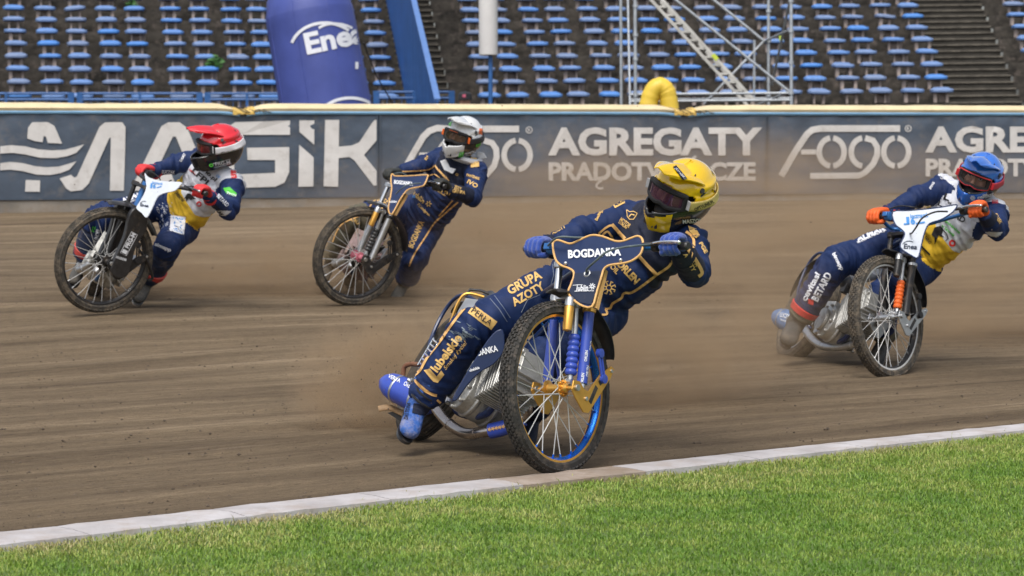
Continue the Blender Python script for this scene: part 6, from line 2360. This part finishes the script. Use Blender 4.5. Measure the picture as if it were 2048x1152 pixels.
# gold shoulder patch behind the left hand
mk = Marks(); mk.poly([(1376, 452), (1392, 458), (1399, 470), (1392, 476), (1378, 462)]); mk.build('shoulder_patch', [M_GPRINT], RM_, bvb, cell=4, lift=.006)
hb_ = world_bvh([o for o in Hm.children if o.name.startswith(('shell', 'peak'))])
sb_ = world_bvh([o for o in Hm.children if o.name.startswith('goggle_strap')])
mk = Marks(); mk.text('MASZONSKI', 1392, 441, 54, 8, ang=4, bold=.03, mi=0)
X_, Y_ = z1(1215, 150); mk.poly([(X_ - 14, Y_ - 13), (X_ - 8, Y_ - 16), (X_ + 14, Y_ + 10), (X_ + 6, Y_ + 14)], 1); mk.text('JONSKI', X_, Y_, 30, 5, ang=-48, mi=0)
mk.build('shell_lettering', [M_WPRINT, M_NAVYK], Hm, hb_, cell=3, lift=.004, split=True)
mk = Marks(); mk.text('OPTYLINE.PL', 1408, 411, 42, 7, ang=24, bold=.02); mk.build('strap_lettering', [M_KPRINT], Hm, sb_, cell=3, lift=.004, split=True)


# ================================================================ red helmet rider
Jr = solve(dict(pelvis=(352, 440, 17.95), waist=(378, 410, 17.80), chest=(420, 362, 17.62), neck=(434, 338, 17.55), head=(440, 316, 17.50),
                lsh=(466, 372, 17.48), rsh=(402, 318, 17.66), lel=(459, 420, 17.28), rel=(352, 326, 17.62), lwr=(418, 392, 17.08), rwr=(306, 341, 17.50),
                lhip=(366, 452, 17.92), rhip=(328, 408, 17.95), rkn=(196, 434, 17.75), ran=(168, 516, 17.95), lkn=(338, 486, 17.50), lan=(300, 556, 17.72)))
chk('red', Jr)


def vest_axes(J):
    u = (J['chest'] - J['waist']).normalized(); sx = (J['lsh'] - J['rsh']).normalized()
    return u, sx


def vest_cuts(J):
    u, sx = vest_axes(J)
    n = u + sx * .25; k = (J['chest'] - J['waist']).dot(u) * 0 + J['chest'].dot(sx) * .25
    out = []
    for v in (-.10, .11):
        # (c - waist).u + .25 (c - chest).sx = v
        out.append((J['waist'] + u * 0 + n * ((v - .25 * (J['waist'] - J['chest']).dot(sx)) / n.dot(n)), n.normalized()))
    out.append((J['chest'] + sx * .150, sx))
    for s_ in 'lr':
        d = (J[s_ + 'el'] - J[s_ + 'sh']).normalized()
        out.append((J[s_ + 'sh'] + d * .015, d))
    return out


def paint_vest(c, nm, t, J):
    # 0 navy, 1 white, 2 yellow, 3 dusty
    u, sx = vest_axes(J)
    if nm in ('lua', 'rua', 'lshd', 'rshd'):
        s_ = nm[0]; d = (J[s_ + 'el'] - J[s_ + 'sh']).normalized()
        return 0 if (c - J[s_ + 'sh']).dot(d) > .015 else 1
    if nm in ('chest', 'torso', 'lth', 'rth'):
        a2 = (c - J['waist']).dot(u) + (c - J['chest']).dot(sx) * .25
        if a2 < -.10 or (nm in ('lth', 'rth') and (c - J[nm[0] + 'hip']).length > .13): return 0
        if nm == 'torso' and (c - J['chest']).dot(sx) > .150: return 0
        return 2 if a2 < .11 else 1
    if nm in ('lsn', 'rsn'): return 3
    if nm == 'lfa':
        return 1 if (c - J['lel']).dot(CU) < -.008 else 0
    return 0


Rr, bR_, hx1, _ = rider('rider in white and yellow vest with red helmet and red gloves, leftmost', Jr, dict(mats=[M_NAVY, M_RWHITE, M_RYEL, M_NAVYX], paint=paint_vest, seed=2, cuts=vest_cuts))
M_GLR = mat('red_glove', (.62, .03, .035), .6, var=.15, scale=30, dirt=.1)
dr_ = (ir['GL'] - ir['GR']).normalized()
hand(Rr, ir['GL'], dr_, Jr['lwr'], [M_GLR, M_GLR], 'l', -CF)
hand(Rr, ir['GR'], -dr_, Jr['rwr'], [M_GLR, M_GLR], 'r', -CF)
M_GBOOT = mat('dusty_boot', (.06, .06, .058), .8, var=.3, scale=20, dirt=.4, dirtcol=(.19, .155, .115))
M_RCUFF = mat('red_cuff', (.55, .06, .05), .6, dirt=.25)
boot(Rr, Jr['rkn'], Jr['ran'], P(150, 556, 17.85), [M_GBOOT])
boot(Rr, Jr['lkn'], Jr['lan'], P(284, 586, 17.55), [M_GBOOT], name='steel_shoe', sole_mat=M_STEEL)
for s_, a_, b_ in (('r', Jr['ran'], Jr['rkn']), ('l', Jr['lan'], Jr['lkn'])):
    d_ = (b_ - a_).normalized(); m = MB(); m.lathe(b_.lerp(a_, .80) - d_ * .01, d_, [(.070, -.02), (.086, -.016), (.092, .03), (.086, .034)], n=24); m.build('ankle_cuff', M_RCUFF, Rr)
M_RSH = mat('red_shell', (.66, .012, .025), .2, var=.05, scale=5, coat=1.0, dirt=.05)
Hr, shr, lr_, wr, _ = helmet(Rr, P(441, 291, 17.45), D(-.84, -.22, .50), D(-.02, .93, .30), [M_RSH, M_BGL, M_BGL, M_LIN],
    dict(lens=glassy('red_lens', (.12, .02, .02), .12), frame=M_BLK, strap=mat('white_strap', (.65, .65, .68), .6), rig=mat('white_rig', (.6, .6, .62), .4)), sc=1.08, scheme='red')
bv = world_bvh([bR_]); mk = Marks(); z = lambda x, y: (100 + x / 2.81, 230 + y / 2.81)
def T3(s, x, y, w, h, ang, mi=0, bold=.03, f=None, **k):
    X_, Y_ = (f or z)(x, y); mk.text(s, X_, Y_, w, h, ang=ang, mi=mi, bold=bold, **k)
T3('LFPI', 845, 345, 40, 12, -42, 2); T3('io.pl', 905, 345, 26, 11, -42, 2); T3('ALMAR', 470, 455, 52, 11, 26, 1, .05); T3('TRANSPORT SPEDYCJA', 475, 480, 56, 4, 26, 1)
T3('LUCZAK', 665, 320, 26, 7, -4, 1); T3('simapp', 635, 745, 34, 9, -22, 1); T3('HOLENDER', 262, 690, 36, 8, 76, 1); T3('PZ', 245, 640, 12, 7, 76, 3)
T3('BETARD', 970, 480, 30, 8, -46, 1); T3('LUCZAK', 940, 530, 36, 7, -50, 2)
X_, Y_ = z(1010, 425); mk.poly([(X_ - 13, Y_ - 5), (X_, Y_ - 7), (X_ + 14, Y_ + 6), (X_ + 12, Y_ + 12), (X_ - 8, Y_ + 4)], 3); T3('TWIN', 1018, 445, 20, 5, -18, 1)
X_, Y_ = z(1030, 330); mk.poly([(X_ - 6, Y_ - 9), (X_ + 5, Y_ - 9), (X_ + 7, Y_ + 9), (X_ - 4, Y_ + 9)], 4)
for q_ in (-5, 0, 5): mk.stroke([(X_ - 6, Y_ + q_), (X_ + 6, Y_ + q_)], 1.2, 1)
X_, Y_ = z(785, 462)                                   # the dark running emblem on yellow
mk.poly([(X_ - 12, Y_ + 4), (X_ - 4, Y_ - 8), (X_ + 2, Y_ - 7), (X_ + 8, Y_ - 1), (X_ + 13, Y_ + 4), (X_ + 7, Y_ + 3), (X_ + 2, Y_ + 6), (X_ - 2, Y_ + 2), (X_ - 7, Y_ + 10), (X_ - 8, Y_ + 2)], 2)
T3('TARNOW', 728, 458, 26, 7, -50, 2); X_, Y_ = z(838, 500); mk.arc(X_, Y_, 4, 4, 0, 360, 3, 4)
X_, Y_ = z(718, 612); mk.poly([(X_ - 14, Y_ - 18), (X_ + 16, Y_ - 14), (X_ + 12, Y_ + 22), (X_ - 16, Y_ + 14)], 1); mk.arc(X_, Y_ + 2, 7, 9, 0, 360, 3, 5); mk.text('TARNOWIEC', X_, Y_ + 14, 20, 5, ang=-16, mi=5); mk.stroke([(X_ - 9, Y_ - 12), (X_ + 11, Y_ - 9)], 4, 5)
random.seed(5)
for q_ in range(70):
    X_, Y_ = z(random.uniform(600, 690), random.uniform(490, 650)); a_ = random.uniform(0, 6.3); l_ = random.uniform(1, 3)
    mk.stroke([(X_, Y_), (X_ + l_ * math.cos(a_), Y_ + l_ * math.sin(a_)), (X_ + l_, Y_ + l_)], .7, 1)
T3('STELMET', 745, 240, 18, 5, 60, 1); T3('CE', 945, 345, 8, 5, -40, 5); T3('LECH', 800, 320, 16, 4, -44, 4)
mk.build('suit_lettering', [M_GPRINT, M_WPRINT, M_KPRINT, M_GREENP, M_REDP, M_LBL], Rr, bv, cell=4, lift=.004, jump=.05, split=True)
hb_ = world_bvh([shr]); mk = Marks(); T3('PRG-M', 970, 270, 30, 7, 8, 0); X_, Y_ = z(968, 270); mk.stroke([(X_ - 18, Y_ + 1), (X_ + 16, Y_ - 8), (X_ + 17, Y_ + 1), (X_ - 17, Y_ + 9)], .8, 0, closed=True)
T3('o', 905, 282, 8, 7, 8, 1)
mk.build('shell_lettering', [M_WPRINT, M_GREENP], Hr, hb_, cell=3, lift=.004, split=True)
sb_ = world_bvh([o for o in Hr.children if o.name.startswith('goggle_strap')]); mk = Marks(); T3('CHAMPION', 1020, 208, 42, 6, 8, 0)
mk.build('strap_lettering', [M_KPRINT], Hr, sb_, cell=3, lift=.004, split=True)

# ================================================================ white helmet rider
Jw = solve(dict(pelvis=(838, 442, 19.0), waist=(868, 408, 18.85), chest=(905, 352, 18.68), neck=(922, 322, 18.62), head=(925, 300, 18.56),
                lsh=(952, 346, 18.52), rsh=(886, 316, 18.76), lel=(945, 395, 18.30), rel=(846, 328, 18.66), lwr=(900, 379, 18.12), rwr=(800, 345, 18.60),
                lhip=(855, 452, 19.0), rhip=(814, 420, 19.0), rkn=(708, 436, 18.75), ran=(664, 522, 19.05), lkn=(832, 510, 18.80), lan=(812, 560, 19.05)))
chk('white', Jw)
def paint_w(c, nm, t, J):
    if nm == 'rsn': return 3
    if nm == 'rth' and t > .82: return 3
    return paint_main(c, nm if nm != 'lsn' else 'x', t, J) if nm not in ('rsn',) else 3
M_GREYN = suit('suit_mud', (.10, .095, .065), dirt=.5)
Rw, bW_, _, _ = rider('rider in navy and gold suit with white helmet, second from left by the fence', Jw, dict(mats=[M_NAVY, M_NAVYK, M_NAVYX, M_GREYN], paint=paint_w, seed=3))
M_GLK = mat('black_glove', (.02, .022, .02), .65, var=.2, scale=30, dirt=.2)
dw_ = (iw['GL'] - iw['GR']).normalized()
hand(Rw, iw['GL'], dw_, Jw['lwr'], [M_GLK, M_NAVYK], 'l', -CF)
hand(Rw, iw['GR'], -dw_, Jw['rwr'], [M_GLK, M_NAVYK], 'r', -CF)
boot(Rw, Jw['rkn'], Jw['ran'], P(650, 548, 18.88), [M_GBOOT])
boot(Rw, Jw['lkn'], Jw['lan'], P(802, 574, 18.92), [M_GBOOT], name='steel_shoe', sole_mat=M_STEEL)
M_WSH = mat('white_shell', (.70, .71, .72), .2, var=.03, scale=5, coat=1.0, dirt=.05)
Hw, shw, lw_, ww, _ = helmet(Rw, P(928, 272, 18.5), D(-.52, -.18, .83), D(.20, .93, .30), [M_WSH, M_BGL, M_WSH, M_LIN],
    dict(lens=glassy('smoke_lens', (.08, .06, .04), .45), frame=mat('orange_frame', (.75, .14, .02), .4), fw=.9, strap=mat('dark_strap', (.03, .03, .035), .6)), sc=1.05, scheme='white')
m = MB(); nb = P(925, 312, 18.58); ax_ = (Jw['head'] - Jw['neck']).normalized(); ax_ = D(.3, .9, .2)
m.lathe(nb, ax_, [(.10, -.03), (.125, -.028), (.150, -.005), (.145, .015), (.115, .02), (.095, .0)], n=32, closed=True)
m.prism([P(x, y, 18.45) for x, y in ((880, 322), (892, 318), (900, 335), (912, 338), (905, 348), (888, 340))], CF * .03)
m.prism([P(x, y, 18.62) for x, y in ((955, 302), (968, 306), (974, 316), (962, 318), (952, 312))], CF * .03)
m.build('neck_brace', mat('white_brace', (.62, .63, .66), .4, dirt=.08), Rw, bevel=.004)
bv = world_bvh([bW_]); m = MB(); z4_ = lambda x, y: (610 + x / 2.879, 220 + y / 2.879)
for pts, r in ((((745, 320), (830, 410)), .009), (((880, 530), (800, 600), (745, 650), (700, 720), (630, 830), (600, 900)), .007), (((545, 355), (700, 345), (745, 320)), .006), (((850, 520), (770, 610)), .006), (((400, 520), (330, 600), (210, 660), (160, 760)), .006), (((690, 400), (740, 370), (790, 400)), .005)):
    k_ = Marks(); k_.stroke(curve2([z4_(*p) for p in pts]), r * 420); k_.build('piping', [M_PIPE], Rw, bv, cell=4, lift=.005, jump=.06)
mk = Marks()
T4 = lambda s, x, y, w, h, ang, mi=0, bold=.03: T3(s, x, y, w, h, ang, mi, bold, f=z4_)
T4('BOGDANKA', 640, 715, 58, 12, 66); T4('F.Lundgren', 683, 575, 32, 7, -44); T4('lublin', 655, 500, 30, 10, -44); T4('GRUPA', 445, 515, 40, 11, 24); T4('AZOTY', 460, 545, 30, 11, 24)
T4('ORLEN', 790, 470, 32, 10, -28); T4('PAWTRANS', 968, 385, 26, 6, -18); T4('IVO', 965, 425, 22, 9, -30); T4('AZOTY', 875, 448, 18, 7, -20); T4('GRUPA', 885, 470, 26, 7, -10); T4('PERLA', 290, 640, 24, 7, -30); T4('BBW', 700, 275, 10, 5, 60); T4('CE', 875, 372, 6, 5, -30)
X_, Y_ = z4_(712, 540)
for q_ in range(6): aa = R(q_ * 60); mk.stroke([(X_ + 2 * math.cos(aa), Y_ + 2 * math.sin(aa)), (X_ + 6 * math.cos(aa), Y_ + 6 * math.sin(aa))], 2)
X_, Y_ = z4_(977, 297); mk.poly([(X_ - 8, Y_ - 9), (X_ + 8, Y_ - 11), (X_ + 9, Y_ + 10), (X_ - 8, Y_ + 12)])
X_, Y_ = z4_(628, 497); mk.poly([(X_ - 3, Y_ - 3), (X_ + 3, Y_ - 3), (X_ + 3, Y_ + 3), (X_ - 3, Y_ + 3)], 1)
mk.build('suit_lettering', [M_GPRINT, M_LBL], Rw, bv, cell=4, lift=.004, jump=.05, split=True)
hb_ = world_bvh([shw] + [o for o in Hw.children if o.name.startswith('peak')]); mk = Marks()
for (x, y, s_) in ((898, 258, 1), (998, 198, 1), (832, 80, .9)):
    for q_ in (-1, 0, 1):
        X_, Y_ = z4_(x + q_ * 9 * s_, y); mk.stroke([(X_ + 2, Y_ - 6 * s_), (X_, Y_), (X_ - 1.5, Y_ + 5 * s_)], 1.9, 0)
T4('LEATT', 975, 170, 22, 8, 24, 1); T4('MONSTER', 950, 245, 20, 4, 14, 1); X_, Y_ = z4_(1012, 120); mk.poly([(X_ - 3, Y_ - 5), (X_ + 4, Y_ - 4), (X_ + 3, Y_ + 8), (X_ - 4, Y_ + 6)], 2)
mk.build('shell_lettering', [M_GREENP, M_WPRINT, M_ORNG], Hw, hb_, cell=3, lift=.004, split=True)

# ================================================================ blue helmet rider
Jb = solve(dict(pelvis=(1822, 512, 15.55), waist=(1868, 480, 15.42), chest=(1928, 426, 15.28), neck=(1950, 398, 15.20), head=(1956, 376, 15.12),
                lsh=(1988, 424, 15.08), rsh=(1888, 378, 15.34), lel=(1994, 462, 14.90), rel=(1832, 396, 15.26), lwr=(1972, 432, 14.70), rwr=(1776, 425, 15.16),
                lhip=(1846, 528, 15.5), rhip=(1802, 486, 15.48), rkn=(1668, 526, 15.22), ran=(1596, 640, 15.36), lkn=(1765, 590, 15.2), lan=(1768, 672, 15.45)))
chk('blue', Jb)
def paint_b(c, nm, t, J):
    r = paint_vest(c, nm, t, J)
    if nm in ('rsn', 'lsn'): return 0 if t < .8 else 3
    return r
Rb, bB_, _, _ = rider('rider in white and yellow vest with blue helmet and orange gloves, at the right', Jb, dict(mats=[M_NAVY, M_RWHITE, M_RYEL, M_GREYN], paint=paint_b, seed=4, cuts=vest_cuts))
M_GLO = mat('orange_glove', (.72, .11, .015), .6, var=.15, scale=30, dirt=.08)
db_ = (ib['GL'] - ib['GR']).normalized()
hand(Rb, ib['GL'], db_, Jb['lwr'], [M_GLO, M_NAVYK], 'l', -CF)
hand(Rb, ib['GR'], -db_, Jb['rwr'], [M_GLO, M_RCUFF], 'r', -CF)
boot(Rb, Jb['rkn'], Jb['ran'], P(1576, 686, 15.16), [M_GBOOT], r=1.2)
boot(Rb, Jb['lkn'], Jb['lan'], P(1752, 690, 15.3), [M_GBOOT], name='steel_shoe', sole_mat=M_STEEL)
d_ = (Jb['rkn'] - Jb['ran']).normalized(); m = MB(); m.lathe(Jb['rkn'].lerp(Jb['ran'], .80) - d_ * .01, d_, [(.070, -.02), (.086, -.016), (.092, .02), (.086, .024)], n=24); m.build('ankle_cuff', M_REDP, Rb)
M_BSH = mat('blue_shell', (.025, .15, .60), .2, var=.05, scale=5, coat=1.0, dirt=.05)
Hb, shb, lb2, wb, _ = helmet(Rb, P(1961, 352, 15.05), D(-.48, -.30, .82), D(.24, .86, .42), [M_BSH, M_BGL, M_BSH, M_LIN],
    dict(lens=glassy('clear_lens', (.10, .08, .08), .72), frame=mat('red_frame', (.60, .03, .04), .4), fw=1.2, strap=mat('red_strap', (.55, .05, .08), .6)), sc=1.04, scheme='blue')
bv = world_bvh([bB_]); mk = Marks(); z5b = lambda x, y: (1520 + x / 2.352, 280 + y / 2.352)
T5 = lambda s, x, y, w, h, ang, mi=1, bold=.03: T3(s, x, y, w, h, ang, mi, bold, f=z5b)
T5('ALMAR', 520, 440, 62, 13, 24, 1, .05); T5('TRANSPORT SPEDYCJA', 525, 455, 64, 5, 24); T5('bimapp', 365, 572, 38, 11, -62, 1, .05); T5('cevitasi', 240, 690, 62, 12, 62, 1, .04)
T5('BETARD', 290, 690, 62, 15, 62, 1, .04); X_, Y_ = z5b(240, 760); mk.poly([(X_ - 5, Y_ - 6), (X_ + 6, Y_ - 3), (X_ + 4, Y_ + 7), (X_ - 6, Y_ + 4)], 4)
T5('CANAL+', 880, 180, 28, 7, -6); T5('Spoldzielnia', 905, 408, 40, 7, -40, 3); T5('w Tarnowie', 885, 425, 32, 6, -40, 3); T5('L', 880, 268, 12, 14, -20, 2); T5('L', 850, 300, 10, 10, -20, 2); T5('AD', 940, 365, 24, 12, -30, 2)
X_, Y_ = z5b(845, 440); mk.poly([(X_ - 16, Y_ + 2), (X_ - 10, Y_ - 12), (X_ + 2, Y_ - 16), (X_ + 8, Y_ - 8), (X_ + 4, Y_ + 2), (X_ + 10, Y_ + 8), (X_ + 2, Y_ + 6), (X_ - 2, Y_ + 3), (X_ - 10, Y_ + 22), (X_ - 10, Y_ + 8)], 2)
mk.stroke([(X_ + 6, Y_ - 8), (X_ + 14, Y_), (X_ + 17, Y_ + 10), (X_ + 12, Y_ + 14)], 1.6, 2)
T5('TARNO', 790, 470, 18, 7, -50, 2); X_, Y_ = z5b(905, 485); mk.arc(X_, Y_, 5, 5, 0, 360, 4, 4); mk.stroke([z5b(760, 500), z5b(800, 540)], 3, 2)
T5('CEREK', 1120, 370, 22, 7, -60, 0); T5('by', 893, 296, 8, 6, -10, 2); T5('SPRINGS', 808, 215, 16, 5, 58)
for q_ in range(5): X_, Y_ = z5b(1092 + q_ * 6, 290); mk.stroke([(X_, Y_ - 4), (X_ + 1, Y_ + 4)], 1.2, 4)
mk.build('suit_lettering', [M_GPRINT, M_WPRINT, M_KPRINT, M_GREENP, M_REDP], Rb, bv, cell=4, lift=.004, jump=.05, split=True)
hb_ = world_bvh([shb]); mk = Marks(); T5('cellfast', 1060, 262, 34, 8, 14, 1, .04); X_, Y_ = z5b(1000, 272)
for q_ in range(6): aa = R(q_ * 60); mk.arc(X_ + 3 * math.cos(aa), Y_ + 3 * math.sin(aa), 1.5, 1.5, 0, 360, 1.4, 1, n=8)
mk.build('shell_lettering', [M_GREENP, M_WPRINT], Hb, hb_, cell=3, lift=.004, split=True)
sb_ = world_bvh([o for o in Hb.children if o.name.startswith('goggle_strap')]); mk = Marks(); T5('OPTYLINE.PL', 1105, 195, 30, 5, 22, 0); mk.build('strap_lettering', [M_WPRINT], Hb, sb_, cell=3, lift=.004, split=True)
# ================================================================ flying dirt
def dust_mat(name, dens, seed, scale=2.2, col=(0.60, 0.445, 0.29), soft=1.0):
    m = bpy.data.materials.new(name); m.use_nodes = True
    t = m.node_tree; N = t.nodes.new; L = t.links.new
    t.nodes.remove(t.nodes["Principled BSDF"])
    v = N("ShaderNodeVolumePrincipled")
    v.inputs['Color'].default_value = (*col, 1)
    v.inputs['Anisotropy'].default_value = 0.1
    tc = N("ShaderNodeTexCoord")
    ln = N("ShaderNodeVectorMath"); ln.operation = 'LENGTH'; L(tc.outputs['Object'], ln.inputs[0])
    fo = N("ShaderNodeMapRange"); fo.inputs[1].default_value = 1.0; fo.inputs[2].default_value = 0.15; fo.interpolation_type = 'SMOOTHSTEP'
    L(ln.outputs['Value'], fo.inputs[0])
    mp = N("ShaderNodeMapping"); mp.inputs['Location'].default_value = (seed, seed * .7, 0); mp.inputs['Scale'].default_value = (1.2, 1, 1)
    L(tc.outputs['Object'], mp.inputs[0])
    nz = N("ShaderNodeTexNoise"); nz.inputs['Scale'].default_value = scale; nz.inputs['Detail'].default_value = 5; nz.inputs['Roughness'].default_value = .6
    L(mp.outputs[0], nz.inputs['Vector'])
    nr = N("ShaderNodeMapRange"); nr.inputs[1].default_value = .40; nr.inputs[2].default_value = .68; L(nz.outputs[0], nr.inputs[0])
    mu = N("ShaderNodeMath"); mu.operation = 'MULTIPLY'; L(fo.outputs[0], mu.inputs[0]); L(nr.outputs[0], mu.inputs[1])
    m2 = N("ShaderNodeMath"); m2.operation = 'MULTIPLY'; L(mu.outputs[0], m2.inputs[0]); m2.inputs[1].default_value = dens
    L(m2.outputs[0], v.inputs['Density'])
    L(v.outputs[0], t.nodes["Material Output"].inputs['Volume'])
    return m


def dust(px, py, d, lx, ly, lz, ang, dens, label, seed, scale=3.0):
    c = P(px, py, d)
    m = MB(); m.ball(Vector((0, 0, 0)), 1, n=12)
    o = m.build('dust_cloud', dust_mat('dust', dens, seed, scale), smooth=False)
    o.location = c; o.scale = (lx, ly, lz); o.rotation_euler = (0, 0, R(ang))
    return tag(o, label, 'dust', 'dust clouds thrown up by the wheels', 'stuff')


dust(1235, 650, 13.3, 1.4, .80, .75, 25, 5.0, 'tan dust cloud trailing behind the rider with the yellow helmet', 1.3)
dust(775, 765, 12.3, .55, .42, .42, 10, 14.0, 'dense brown spray beside the rear wheel of the nearest motorbike', 4.1, 3)
dust(1420, 430, 20.5, 4.2, 2.2, .85, 18, 1.3, 'thin tan dust hanging in front of the right half of the fence', 7.7)
dust(1990, 640, 17.6, 2.4, .8, .80, 25, 3.2, 'tan dust cloud trailing behind the rider with the blue helmet', 9.2)
dust(1010, 520, 20.3, 2.3, .8, .52, 12, 5.5, 'low tan dust cloud trailing behind the rider with the white helmet', 12.5)
dust(490, 535, 19.0, 1.7, .6, .45, 12, 5.5, 'low brown dust cloud trailing behind the rider with the red helmet', 15.1)

for (px, py, d, sx, sy, n, lb) in ((780, 770, 12.0, .28, .22, 1300, 'flying specks of dirt thrown from the rear wheel of the nearest motorbike'),
                                   (1180, 600, 12.8, 1.6, .5, 420, 'scattered specks of dirt in the air behind the nearest rider'),
                                   (880, 500, 19.4, .9, .35, 160, 'specks of dirt in the air behind the rider with the white helmet')):
    c = P(px, py, d); pts = []; rad = []
    for _ in range(n):
        p = c + Vector((random.gauss(0, sx), random.gauss(0, .5), random.gauss(0, sy)))
        if p.z < gz(p.x, p.y) + .02: continue
        pts.append(tuple(p)); rad.append(.001 + .0030 * random.random() ** 4)
    clods('flying_dirt', pts, rad, M_CLOD, lb, 'flying dirt', 1.0)
